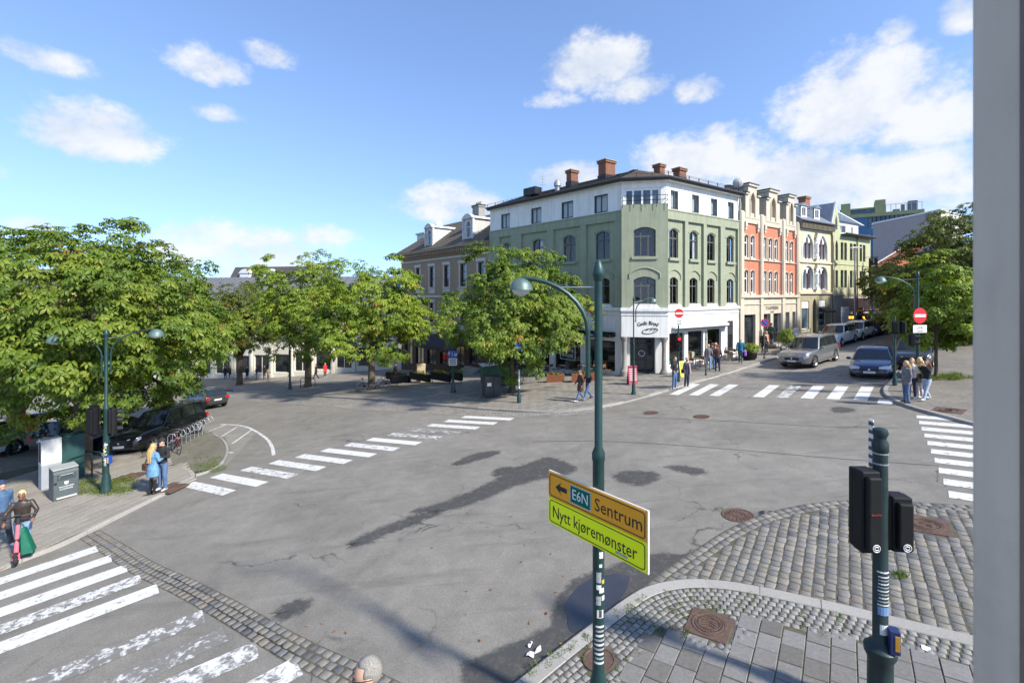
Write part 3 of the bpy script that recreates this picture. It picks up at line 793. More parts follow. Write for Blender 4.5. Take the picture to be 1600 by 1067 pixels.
# ------------------------------------------------------------------ buildings
def wlink(o, par):                                    # geometry given in world coordinates under a placed Empty
    o.parent = par
    m = Matrix.Translation(par.location) @ par.rotation_euler.to_matrix().to_4x4() if par.type == 'EMPTY' else Matrix.Identity(4)
    o.matrix_parent_inverse = m.inverted(); return o
class Fac:
    """a facade: s along it (left to right seen from outside), y inwards, z up (world)"""
    def __init__(s, A, B):
        s.A = Vector((A[0], A[1], 0)); s.B = Vector((B[0], B[1], 0)); d = s.B - s.A; s.len = d.length; s.d = d.normalized()
        s.n = Vector((s.d.y, -s.d.x, 0))                # outward
        m = Matrix.Identity(4)
        for i in range(3): m[i][0] = s.d[i]; m[i][1] = -s.n[i]; m[i][2] = (0, 0, 1)[i]
        m.translation = s.A; s.m = m; s.rz = math.atan2(s.d.y, s.d.x)
    def s_at(f, px):
        u = (px - HX) / FPX; dx, dy = f.d.x, f.d.y
        return (u * f.A.y - f.A.x) / (dx - u * dy)
    def P(f, s, y, z): return f.m @ Vector((s, y, z))
    def gnd(f, s): p = f.P(s, 0, 0); return gz(p.x, p.y)
    def build(f, mb, name, mats, par, **k):
        q = MB(); q.v = [tuple(f.m @ Vector(v)) for v in mb.v]; q.f = mb.f; q.m = mb.m; q.tone = mb.tone
        o = q.build(name, mats, None, **k); return wlink(o, par)
def arch_pts(a, b, z, rise, n=8, pointed=False):
    """points of an arch from (a,z) up and over to (b,z)"""
    w = b - a; out = []
    if pointed:
        R_ = (w * w / 4 + rise * rise) / w
        for i in range(n + 1):
            t = i / n
            if t <= .5:
                th = math.acos(max(-1, min(1, (R_ - w / 2) / R_))) * (t * 2); out.append((a + R_ - R_ * math.cos(th), z + R_ * math.sin(th)))
            else:
                th = math.acos(max(-1, min(1, (R_ - w / 2) / R_))) * (2 - t * 2); out.append((b - R_ + R_ * math.cos(th), z + R_ * math.sin(th)))
        return out
    for i in range(n + 1):
        t = i / n * 2 - 1; out.append((a + w * i / n, z + rise * (1 - t * t)))
    return out
def wall(mb, s0, s1, z0, z1, holes=(), y=0.0, depth=.2, mi=0, back=True):
    """holes: (a, b, c, d, rise, pointed): from c up to d at the sides' spring line d-rise"""
    ss = sorted(set([s0, s1] + [h[0] for h in holes] + [h[1] for h in holes])); zz = sorted(set([z0, z1] + [h[2] for h in holes] + [h[3] for h in holes]))
    ss = [v for v in ss if s0 - 1e-6 <= v <= s1 + 1e-6]; zz = [v for v in zz if z0 - 1e-6 <= v <= z1 + 1e-6]
    for i in range(len(ss) - 1):
        for j in range(len(zz) - 1):
            cs, cz = (ss[i] + ss[i + 1]) / 2, (zz[j] + zz[j + 1]) / 2
            if any(h[0] < cs < h[1] and h[2] < cz < h[3] for h in holes): continue
            mb.quad((ss[i], y, zz[j]), (ss[i + 1], y, zz[j]), (ss[i + 1], y, zz[j + 1]), (ss[i], y, zz[j + 1]), mi)
    for h in holes:
        a, b, c, d = h[:4]; rise = h[4] if len(h) > 4 else 0; pt = h[5] if len(h) > 5 else False
        zs = d - rise; y1 = y + depth
        top = arch_pts(a, b, zs, rise, 10, pt) if rise else [(a, d), (b, d)]
        if rise:
            k = len(top) // 2
            L_ = top[:k + 1]; R_ = top[k:]
            for p, q in zip(L_, L_[1:]): mb.add([(a, y, d), (p[0], y, p[1]), (q[0], y, q[1])], [(0, 1, 2)], mi)
            for p, q in zip(R_, R_[1:]): mb.add([(b, y, d), (p[0], y, p[1]), (q[0], y, q[1])], [(0, 1, 2)], mi)
        loop = [(a, c)] + top + [(b, c)]
        for p, q in zip(loop, loop[1:] + loop[:1]):
            mb.quad((p[0], y, p[1]), (q[0], y, q[1]), (q[0], y1, q[1]), (p[0], y1, p[1]), mi)
def window(F, par, a, b, c, d, y=.13, fw=.07, cols=2, transom=None, rise=0, pointed=False, frame=None, glass=None, name='window', curtain=None, bars=0, th=.06):
    mb = MB(); y0, y1 = y, y + th
    zs = d - rise
    out = [(a, c)] + (arch_pts(a, b, zs, rise, 10, pointed) if rise else [(a, d), (b, d)]) + [(b, c)]
    inn = [(a + fw, c + fw)] + (arch_pts(a + fw, b - fw, zs - (0 if rise else fw), max(.02, rise - fw * .6), 10, pointed) if rise else [(a + fw, d - fw), (b - fw, d - fw)]) + [(b - fw, c + fw)]
    n = len(out); vs = [(p[0], y0, p[1]) for p in out] + [(p[0], y0, p[1]) for p in inn] + [(p[0], y1, p[1]) for p in inn]
    fs = []
    for i in range(n):
        k = (i + 1) % n; fs += [(i, k, n + k, n + i), (n + i, n + k, 2 * n + k, 2 * n + i)]
    mb.add(vs, fs)
    tz = transom
    for k in range(1, cols):
        x = a + (b - a) * k / cols; mb.bb(x - fw * .42, x + fw * .42, y0 + .004, y1, c + fw * .8, d - fw * .5 - rise * .15)
    if tz: mb.bb(a + fw * .8, b - fw * .8, y0 - .012, y1 - .004, tz - fw * .5, tz + fw * .5)
    for k in range(bars):
        z = c + (d - c) * (k + 1) / (bars + 1); mb.bb(a + fw * .8, b - fw * .8, y0 + .012, y1 - .01, z - .014, z + .014)
    o = F.build(mb, name, frame, par)
    zr = [(c, tz), (tz, d)] if tz else [(c, d)]
    for k in range(cols):
        x0, x1 = a + (b - a) * k / cols + .01, a + (b - a) * (k + 1) / cols - .01
        for (q0, q1) in zr:
            p = MB(); dy = rnd.uniform(-.004, .004)
            p.quad((x0, y1 - .012 + dy, q0 + .01), (x1, y1 - .012 - dy, q0 + .01), (x1, y1 - .012 - dy, q1 - .01), (x0, y1 - .012 + dy, q1 - .01))
            F.build(p, 'pane', glass, o)
    return o

GL = Mclear('window_glass'); GLD = Mglass('dark_glass'); GLB = Mglass('blue_glass', (.05, .075, .1), .05)
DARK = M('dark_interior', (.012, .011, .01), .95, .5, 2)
ROOM = M('room_wall', (.16, .14, .11), .95, .4, 1.2)
CURT = M('curtain', (.55, .55, .53), .9, .15, 9)
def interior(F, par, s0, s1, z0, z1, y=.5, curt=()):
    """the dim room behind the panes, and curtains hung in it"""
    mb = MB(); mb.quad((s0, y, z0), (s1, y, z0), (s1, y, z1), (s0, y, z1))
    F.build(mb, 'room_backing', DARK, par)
    for a, b, c, d in curt:
        q = MB(); n = max(4, int((b - a) / .05))
        vs = []; fs = []
        for i in range(n + 1):
            x = a + (b - a) * i / n; yy = .32 + (.02 if i % 2 else -.02); vs += [(x, yy, c), (x, yy, d)]
        fs = [(2 * i, 2 * i + 2, 2 * i + 3, 2 * i + 1) for i in range(n)]
        q.add(vs, fs); F.build(q, 'curtain', CURT, par)

GREEN = M('green_render', (.268, .292, .205), .85, .07, 1.3, bumpk=.25, bscale=30, dirt=.18, dirtcol=(.13, .15, .09))
WHITE = M('white_render', (.7, .695, .665), .8, .05, 1.5, bumpk=.15, bscale=35, dirt=.12, dirtcol=(.42, .41, .38))
FRAME_D = M('dark_window_frame', (.035, .037, .04), .5, .2, 5)
FRAME_G = M('grey_brown_frame', (.10, .095, .08), .55, .2, 5)
FRAME_W = M('white_window_frame', (.72, .72, .7), .5, .06, 5)
ROOF_BR = M('brown_roof_slate', (.1, .078, .058), .85, .3, 6, bumpk=.5, bscale=14, dirt=.5, dirtcol=(.16, .14, .09))
BRICKM = M('chimney_brick', (.2, .085, .05), .9, .3, 12, bumpk=.4, bscale=30, dirt=.3)
METAL_D = M('dark_metal', (.025, .026, .028), .45, .2, 6, metal=.4)
METAL_L = M('zinc', (.36, .38, .4), .5, .12, 3, metal=.6)
GUTTER = M('gutter_metal', (.045, .042, .04), .5, .2, 5)
STONE_C = M('column_stone', (.26, .25, .22), .8, .2, 12, bumpk=.3)

def roof_tiles(par, corners, mat, name='roof'):
    """corners: outer eave loop (world 3-D) and inner ridge loop"""
    mb = MB(); out, inn = corners; n = len(out)
    for i in range(n - 1):
        a, b, c, d = Vector(out[i]), Vector(out[i + 1]), Vector(inn[i + 1]), Vector(inn[i])
        m = max(2, int((d - a).length / .45))
        for k in range(m):                       # courses, each lapping the one below
            t0, t1 = k / m, (k + 1) / m; lift = Vector((0, 0, .035))
            p, q, r, s_ = a.lerp(d, t0) + lift, b.lerp(c, t0) + lift, b.lerp(c, t1), a.lerp(d, t1)
            mb.quad(p, q, r, s_); mb.quad(p - lift * 1.2, q - lift * 1.2, q, p)
    o = mb.build(name, mat); return wlink(o, par)
def chimney(par, x, y, z0, z1, w, d, rz, pots=0, mat=None, skirt=True):
    mb = MB(); t = Matrix.Translation((x, y, 0)) @ Matrix.Rotation(rz, 4, 'Z')
    mb.box((0, 0, (z0 + z1) / 2), (w, d, z1 - z0), 0, mat=t); mb.box((0, 0, z1 - .12), (w + .16, d + .16, .14), 0, mat=t); mb.box((0, 0, z1 + .03), (w + .22, d + .22, .09), 2, mat=t)
    if skirt: mb.box((0, 0, z0 + .25), (w + .1, d + .1, .9), 1, mat=t)
    for k in range(pots):
        mb.lathe([(.11, 0), (.1, .35)], 8, 0, c=(0, 0, z1 + .07), mat=t @ Matrix.Translation(((k - (pots - 1) / 2) * .35, 0, 0)))
    o = mb.build('chimney', [mat or BRICKM, METAL_D, STONE_C], bevel=.02); return wlink(o, par)

# ---- the green corner house
A_ = (-2.08, 42.3); B_ = (7.62, 31.55); C_ = (10.5, 31.0); D_ = (18.1, 36.2)
def build_green():
    base = on(9.0, 31.3)
    T = thing('corner_building', 'four-storey green and white corner building with arched windows and bakery at street level', 'building', base)
    FL, FR, FC = Fac(A_, B_), Fac(C_, D_), Fac(B_, C_)
    Z_C, Z_G, Z_E = 4.38, 11.2, 13.2
    # left facade ---------------------------------------------------------
    def facade(F, cx, wu, wl, wa, pil, shops, attw, plainend):
        up = [(s - wu / 2, s + wu / 2, 7.9, 9.95, .22) for s in cx]; lo = [(s - wl / 2, s + wl / 2, 4.72, 6.6, .2) for s in cx]
        at = [(s - wa / 2, s + wa / 2, 11.3, 12.6) for s in attw]
        mb = MB(); wall(mb, 0, F.len, Z_C, Z_G, up + lo, .12, .22); F.build(mb, 'wall', GREEN, T)
        mb = MB(); wall(mb, 0, F.len, Z_G, Z_E, at, .06, .2); F.build(mb, 'attic_wall', WHITE, T)
        # pilasters, frieze, plain end bays, all proud of the panels
        mb = MB()
        for a, b in pil: mb.bb(a, b, -.06, .125, Z_C + .12, 10.55)
        mb.bb(0, F.len, -.06, .125, 10.55, Z_G - .002)
        mb.bb(0, F.len, -.1, .06, Z_G - .06, Z_G + .04)
        F.build(mb, 'pilasters_and_frieze', GREEN, T, bevel=.012)
        for i, s in enumerate(cx):
            mb = MB(); mb.bb(s - wu / 2 - .12, s + wu / 2 + .12, -.05, .2, 7.72, 7.9); mb.bb(s - wu / 2 - .05, s + wu / 2 + .05, -.02, .2, 7.9, 7.94); F.build(mb, 'sill', GREEN, T, bevel=.015)
            hood = arch_pts(s - wl / 2 - .28, s + wl / 2 + .28, 6.75, .38, 10)
            mb = MB(); mb.tube([(s - wl / 2 - .28, .09, 6.45)] + [(p[0], .09, p[1]) for p in hood] + [(s + wl / 2 + .28, .09, 6.45)], .055, 6); F.build(mb, 'hood_mould', GREEN, T, smooth=True)
            mb = MB(); mb.tube([(p[0], .1, p[1]) for p in arch_pts(s - wu / 2 - .12, s + wu / 2 + .12, 9.8, .24, 10)], .04, 6); F.build(mb, 'hood_mould', GREEN, T, smooth=True)
            window(F, T, s - wu / 2, s + wu / 2, 7.9, 9.95, .22, .075, 2, 9.3, .22, frame=FRAME_G, glass=GL)
            window(F, T, s - wl / 2, s + wl / 2, 4.72, 6.6, .22, .075, 2, 6.0, .2, frame=FRAME_G, glass=GL)
        for s in attw: window(F, T, s - wa / 2, s + wa / 2, 11.3, 12.6, .1, .085, 2, None, frame=FRAME_D, glass=GL)
        cu = []
        for i, s in enumerate(cx):
            if i % 2 == 0: cu.append((s - wl / 2, s - wl / 2 + .3, 4.7, 6.6))
            cu.append((s + wu * .1, s + wu / 2, 7.9, 9.9)) if i % 3 == 1 else None
        for s in attw: cu += [(s - wa / 2 + .05, s + wa / 2 - .05, 11.3, 12.6)]
        interior(F, T, .05, F.len - .05, Z_C, Z_E, .75, cu)
    cxl = [FL.s_at(p) for p in (790, 839, 888, 940)]
    pl = [(0, FL.s_at(815)), (FL.s_at(855.5), FL.s_at(865)), (FL.s_at(906.5), FL.s_at(916)), (FL.s_at(961), FL.len)]
    # bay 1 is flush: let its window sit in the proud part
    pl[0] = (0, FL.s_at(781)); pl.insert(1, (FL.s_at(799), FL.s_at(815)))
    facade(FL, cxl, 1.25, 1.2, 1.2, pl, None, [FL.s_at(p) for p in (789, 837, 885.5, 938)], True)
    cxr = [FR.s_at(p) for p in (1055, 1086, 1113, 1143)]
    pr = [(FR.s_at(1069.5), FR.s_at(1074.5)), (FR.s_at(1098.5), FR.s_at(1103.5)), (FR.s_at(1125), FR.s_at(1132)), (FR.s_at(1152), FR.len)]
    facade(FR, cxr, 1.0, .95, .85, pr, None, [FR.s_at(p) for p in (1055, 1088, 1117, 1143)], True)
    # the corner bay ------------------------------------------------------
    bo = .55
    b0, b1 = -.05, FC.len + .05
    mb = MB(); cb = FC.len / 2
    up = [(cb - .72, cb + .72, 7.95, 9.95, .22)]; lo = [(cb - .72, cb + .72, 4.75, 6.6, .22)]
    wall(mb, b0, b1, Z_C, 11.5, up + lo, -bo, .25)
    mb.quad((b0, -bo, Z_C), (b0, .5, Z_C), (b0, .5, 11.5), (b0, -bo, 11.5)); mb.quad((b1, -bo, Z_C), (b1, .5, Z_C), (b1, .5, 11.5), (b1, -bo, 11.5))
    mb.quad((b0, -bo, 11.5), (b1, -bo, 11.5), (b1, .7, 11.5), (b0, .7, 11.5))
    FC.build(mb, 'corner_bay', GREEN, T)
    for (z0, z1) in ((7.95, 9.95), (4.75, 6.6)):
        window(FC, T, cb - .72, cb + .72, z0, z1, -bo + .18, .085, 3, z1 - .62, .22, frame=FRAME_G, glass=GL)
    mb = MB(); mb.bb(cb - .86, cb + .86, -bo - .09, -bo + .1, 7.75, 7.95); FC.build(mb, 'sill', GREEN, T, bevel=.02)
    mb = MB(); mb.tube([(cb - 1.0, -bo - .01, 6.5)] + [(p[0], -bo - .01, p[1]) for p in arch_pts(cb - 1.0, cb + 1.0, 6.8, .4, 12)] + [(cb + 1.0, -bo - .01, 6.5)], .06, 6); FC.build(mb, 'hood_mould', GREEN, T, smooth=True)
    mb = MB()
    for z0, z1 in ((7.9, 9.9), (4.8, 6.7)): mb.add([(b0 - .012, -bo + .28, z0), (b0 - .012, -bo + .46, z0), (b0 - .012, -bo + .46, z1 - .2), (b0 - .012, -bo + .37, z1), (b0 - .012, -bo + .28, z1 - .2)], [(0, 1, 2, 3, 4)])
    FC.build(mb, 'slit_window', FRAME_D, T)
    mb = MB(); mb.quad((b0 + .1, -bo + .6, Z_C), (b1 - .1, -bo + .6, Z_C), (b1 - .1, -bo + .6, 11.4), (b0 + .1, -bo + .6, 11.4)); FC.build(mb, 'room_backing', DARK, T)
    # white penthouse behind the balcony
    mb = MB(); wall(mb, -.02, FC.len + .02, 11.2, Z_E, [(.15, FC.len - .35, 11.45, 12.72)], .05, .16); FC.build(mb, 'attic_wall', WHITE, T)
    window(FC, T, .15, FC.len - .35, 11.45, 12.72, .12, .15, 4, None, frame=FRAME_W, glass=GLB)
    mb = MB()
    rail = [(b0 + .05, .0, 12.05), (b0 + .05, -bo - .12, 12.05), (b1 - .02, -bo - .12, 12.05), (b1 - .02, .1, 12.05)]
    for dz in (0, -.3): mb.tube([(p[0], p[1], p[2] + dz) for p in rail], .022, 6)
    for k in range(5): x = b0 + .05 + (b1 - b0 - .07) * k / 4; mb.tube([(x, -bo - .12, 11.25), (x, -bo - .12, 12.05)], .02, 6)
    FC.build(mb, 'balcony_railing', METAL_D, T)
    # ground floor --------------------------------------------------------
    mb = MB()
    for F in (FL, FR):
        e0, e1 = (0, F.len - .02) if F is FL else (.02, F.len)
        mb.v = []; mb.f = []; mb.m = []; mb.tone = []
        mb.bb(e0, e1, -.12, .2, Z_C - .12, Z_C + .1); mb.bb(e0, e1, -.06, .2, Z_C - .42, Z_C - .34)
        for s in (cxl if F is FL else cxr):
            w = .8 if F is FL else .68
            mb.prism([(s - w - .12, Z_C + .1), (s + w + .12, Z_C + .1), (s + w - .1, Z_C + .33), (s - w + .1, Z_C + .33)], 'y', -.04, .15)
        F.build(mb, 'cornice', WHITE, T, bevel=.02)
    def shopfront(F, tops, wins, zsill):
        holes = []
        for a, b, top in wins:
            g = min(F.gnd(a), F.gnd(b)); holes.append((a, b, g + zsill, top))
        mb = MB(); wall(mb, 0, F.len, -2.6, Z_C - .1, holes, .0, .25); F.build(mb, 'ground_floor_wall', WHITE, T)
        for h in holes: window(F, T, h[0], h[1], h[2], h[3], .16, .07, 1 if h[1] - h[0] < 2.4 else 2, None, frame=FRAME_D, glass=GL, name='shop_window')
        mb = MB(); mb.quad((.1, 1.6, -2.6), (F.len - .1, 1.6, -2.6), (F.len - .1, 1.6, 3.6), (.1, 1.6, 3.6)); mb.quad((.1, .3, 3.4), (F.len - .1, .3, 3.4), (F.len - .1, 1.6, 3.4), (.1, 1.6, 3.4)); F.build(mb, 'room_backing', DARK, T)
        return holes
    hl = shopfront(FL, 0, [(FL.s_at(778), FL.s_at(816), 1.75), (FL.s_at(821), FL.s_at(858.5), 1.85), (FL.s_at(866.5), FL.s_at(907), 1.95), (FL.s_at(916), FL.s_at(961), 2.1)], .55)
    hr = shopfront(FR, 0, [(FR.s_at(1045.5), FR.s_at(1069.5), 2.72), (FR.s_at(1075), FR.s_at(1099), 2.76), (FR.s_at(1105), FR.s_at(1127), 2.8)], .55)
    # things one sees in the windows: counters, lamps, people's shapes are left dim
    for F, hs in ((FL, hl), (FR, hr)):
        mb = MB()
        for h in hs:
            for k in range(4):
                x = rnd.uniform(h[0] + .2, h[1] - .3); z = h[2] + rnd.uniform(0, .5); mb.bb(x, x + rnd.uniform(.15, .5), .6, 1.1, h[2] - .1, z + .1, rnd.randint(0, 3))
        F.build(mb, 'window_display', [M('display_ochre', (.35, .2, .05), .7, .3, 8), M('display_teal', (.06, .2, .2), .7, .3, 8), M('display_cream', (.5, .45, .35), .7, .2, 8), M('display_brown', (.12, .06, .03), .7, .3, 8)], T)
    # awning boxes and a slim door to the stairs
    mb = MB(); mb.bb(.6, FR.s_at(1134), -.28, -.02, 3.05, 3.22); mb.bb(.6, FR.s_at(1134), -.5, -.05, 2.98, 3.03, 1); FR.build(mb, 'awning_box', [WHITE, METAL_D], T)
    mb = MB(); mb.bb(1.0, FL.s_at(962), -.3, -.02, 2.62, 2.74); mb.bb(.8, FL.s_at(962), -.75, -.02, 2.42, 2.58, 0); FL.build(mb, 'awning_box', [METAL_D, WHITE], T)
    sd0, sd1 = FR.s_at(1136.5), FR.s_at(1145); g = FR.gnd(sd0)
    mb = MB(); mb.bb(sd0, sd1, -.02, .05, g, 3.35); FR.build(mb, 'stair_door', FRAME_D, T)
    mb = MB(); mb.bb(sd0 + .1, sd1 - .1, -.035, -.02, g + .9, 2.3); FR.build(mb, 'pane', GLD, T)
    # corner entrance: fascia carried by two columns, doors set back
    gz0 = gz(9, 31.2) + .1
    mb = MB(); mb.bb(b0 - .02, b1 + .02, -bo - .02, .3, 2.5, Z_C - .05); mb.bb(b0 - .08, b1 + .08, -bo - .14, .3, Z_C - .12, Z_C + .1); mb.bb(b0 - .05, b1 + .05, -bo - .06, .3, Z_C - .42, Z_C - .34)
    mb.prism([(cb - 1.0, Z_C + .1), (cb + 1.0, Z_C + .1), (cb + .75, Z_C + .36), (cb - .75, Z_C + .36)], 'y', -bo - .06, .1)
    FC.build(mb, 'sign_fascia', WHITE, T, bevel=.015)
    for x in (b0 + .2, b1 - .22):
        mb = MB(); p = FC.P(x, -bo + .22, 0)
        mb.lathe([(.3, gz0 - .3), (.3, gz0 + .22), (.23, gz0 + .3), (.2, gz0 + .42), (.165, gz0 + .5), (.145, 1.9), (.17, 2.0), (.16, 2.08), (.22, 2.3), (.28, 2.42), (.28, 2.52)], 14, 0, (p.x, p.y, 0))
        wlink(mb.build('column', STONE_C, smooth=35), T)
    mb = MB(); yb = .9
    mb.bb(b0, .55, .1, yb, gz0 - .4, 2.6); mb.bb(b1 - .75, b1, .1, yb, gz0 - .4, 2.6); mb.bb(.5, b1 - .7, yb, yb + .2, 2.3, 2.6); FC.build(mb, 'entrance_pier', WHITE, T)
    d0, d1 = .56, b1 - .76
    mb = MB()
    for x in (d0 + .04, (d0 * 2 + d1) / 3, (d0 + 2 * d1) / 3, d1 - .04): mb.bb(x - .04, x + .04, yb - .1, yb - .02, gz0 - .1, 2.35)
    for z in (gz0 + .05, 1.95, 2.32): mb.bb(d0, d1, yb - .1, yb - .02, z - .05, z + .05)
    dr = FC.build(mb, 'entrance_door', FRAME_D, T)
    mb = MB(); mb.quad((d0, yb - .05, gz0), (d1, yb - .05, gz0), (d1, yb - .05, 2.3), (d0, yb - .05, 2.3)); FC.build(mb, 'pane', GLD, dr)
    q = MB(); c0 = FC.P((d0 + d1) / 2, yb - .11, 1.15)
    ring = [FC.P((d0 + d1) / 2 + .2 * math.cos(t), yb - .108, 1.25 + .2 * math.sin(t)) for t in np.linspace(0, 2 * math.pi, 17)[:-1]]
    q.tube(ring, .022, 6, closed=True); wlink(q.build('door_emblem', WHITE), T)
    mb = MB(); mb.bb(d0, d1, -.3, .8, gz0 - .05, gz0 + .03); FC.build(mb, 'door_mat', M('door_mat', (.06, .058, .055), .95, .2, 20), T)
    # roof ------------------------------------------------------------------
    pts = [Vector(p + (0,)) for p in (A_, B_, C_, D_)]
    def inset(d, z):
        fs = [FL, FC, FR]; res = []
        lines = [(F.A - F.n * d, F.d) for F in fs]
        res.append(lines[0][0] + FL.d * 0)
        for (p, r), (q, s_) in zip(lines, lines[1:]):
            den = r.x * s_.y - r.y * s_.x; t = ((q.x - p.x) * s_.y - (q.y - p.y) * s_.x) / den; res.append(p + r * t)
        res.append(FR.B - FR.n * d); return [Vector((v.x, v.y, z)) for v in res]
    e = inset(-.42, 13.36); r = inset(4.5, 15.2)
    roof = roof_tiles(T, (e, r), ROOF_BR)
    mb = MB(); e2 = inset(-.34, 13.12); w2 = inset(.1, 13.12); e3 = inset(-.4, 13.3)
    for i in range(3):
        mb.quad(e2[i], e2[i + 1], w2[i + 1], w2[i], 1); mb.quad(e2[i], e2[i + 1], e3[i + 1], e3[i], 0)
    wlink(mb.build('eaves_board', [GUTTER, WHITE]), T)
    mb = MB(); mb.tube([v + Vector((0, 0, -.02)) for v in inset(-.46, 13.34)], .075, 8); wlink(mb.build('gutter', GUTTER, smooth=True), T)
    g2 = inset(-.25, 13.62)
    mb = MB()
    for i in range(3):
        n = int((g2[i + 1] - g2[i]).length / 1.2) + 1
        for k in range(n): p = g2[i].lerp(g2[i + 1], k / n); mb.box((p.x, p.y, p.z - .05), (.05, .05, .28))
    for dz in (0, .1): mb.tube([v + Vector((0, 0, dz)) for v in g2], .012, 5)
    wlink(mb.build('snow_guard', METAL_D), roof)
    rk = inset(9, 15.2)
    mb = MB(); mb.poly([r[0], r[1], r[2], r[3], rk[3], rk[0]]); wlink(mb.build('roof_deck', ROOF_BR), T)
    for px, y0, y1, Y, w, d in ((948, 253, 283, 35.5, 1.05, .8), (894, 268, 292, 37.5, .75, .6), (1030, 259, 281, 35.5, .6, .6), (1062, 265, 286, 36.0, .85, .6)):
        a = W(px, y1, Y); b = W(px, y0, Y); chimney(T, a.x, a.y, a.z - .3, b.z, w, d, FR.rz)
    p = W(871, 291, 37.5); mb = MB(); mb.lathe([(.2, -.8), (.2, -.1), (.3, 0), (.3, .25), (.18, .45), (.05, .55)], 12, 0, p); wlink(mb.build('roof_vent', METAL_L, smooth=True), T)
    p = W(1137, 300, 37.5); mb = MB(); mb.box((p.x, p.y, p.z), (.35, .35, 1.0)); mb.box((p.x, p.y, p.z + .5), (.45, .45, .08)); wlink(mb.build('chimney', METAL_D), T)
    p = W(848, 285, 38); mb = MB(); mb.tube([p + Vector((0, 0, -.8)), p + Vector((0, 0, .5))], .02, 5)
    for k in range(4): mb.tube([p + Vector((-.25, 0, .45 - .22 * k)), p + Vector((.25, .1, .45 - .22 * k))], .012, 4)
    wlink(mb.build('aerial', METAL_L), T)
    p = W(832, 298, 38.5); mb = MB(); mb.box((p.x, p.y, p.z - .1), (1.4, .8, .6), 0, FL.rz); wlink(mb.build('roof_hatch', METAL_D), T)
    # downpipe at the party wall
    mb = MB(); q = FR.P(FR.len - .05, -.1, 0); mb.tube([(q.x, q.y, 13.2), (q.x - .1, q.y - .1, 12.9), (q.x, q.y, 12.6), (q.x, q.y, .6)], .06, 8); wlink(mb.build('downpipe', M('cream_pipe', (.5, .44, .33), .6, .1), smooth=True), T)
    # bakery lettering on an arc, with a loaf drawn under it
    LET = M('black_lettering', (.015, .015, .016), .6, .1)
    txt = 'Godt Brød'; n = len(txt); sg = thing('bakery_sign', 'black hand-lettered bakery sign with loaf on white corner fascia', 'sign', FC.P(cb, -bo - .04, 3.2))
    rad = 1.35; x = -.80
    adv = {'G': .24, 'o': .175, 'd': .18, 't': .13, ' ': .09, 'B': .21, 'r': .135, 'ø': .175}
    for ch in txt:
        w = adv.get(ch, .17)
        if ch != ' ':
            th = (x + w / 2) / rad * .92
            me = text_mesh(ch, .36, .01); me.materials.clear(); o = link('letter', me, LET)
            X = rad * math.sin(th) * 1.02; Z = rad * math.cos(th) - rad
            loc = FC.P(cb + X + .25, -bo - .035, 3.47 + Z * .8)
            o.matrix_world = Matrix.Translation(loc) @ Matrix.Rotation(FC.rz, 4, 'Z') @ Matrix.Rotation(R(90), 4, 'X') @ Matrix.Rotation(-th * .9, 4, 'Z') @ Matrix.Diagonal((.95, 1, 1, 1))
            mw = o.matrix_world.copy(); o.parent = sg; o.matrix_parent_inverse = Matrix.Translation(sg.location).inverted(); o.matrix_basis = mw
        x += w
    q = MB(); loaf = [FC.P(cb + .35 + .5 * math.cos(t) * (1 + .1 * math.sin(t)), -bo - .035, 2.93 + .17 * math.sin(t) + .08 * math.cos(t)) for t in np.linspace(0, 2 * math.pi, 25)[:-1]]
    q.tube(loaf, .022, 5, closed=True)
    for k in (-.22, .02, .26): q.tube([FC.P(cb + .35 + k - .05, -bo - .035, 2.92), FC.P(cb + .35 + k + .02, -bo - .035, 3.02), FC.P(cb + .35 + k + .12, -bo - .035, 3.03)], .018, 5)
    wlink(q.build('loaf_drawing', LET), sg)
    return T, FL, FR, FC
green, FGL, FGR, FGC = build_green()

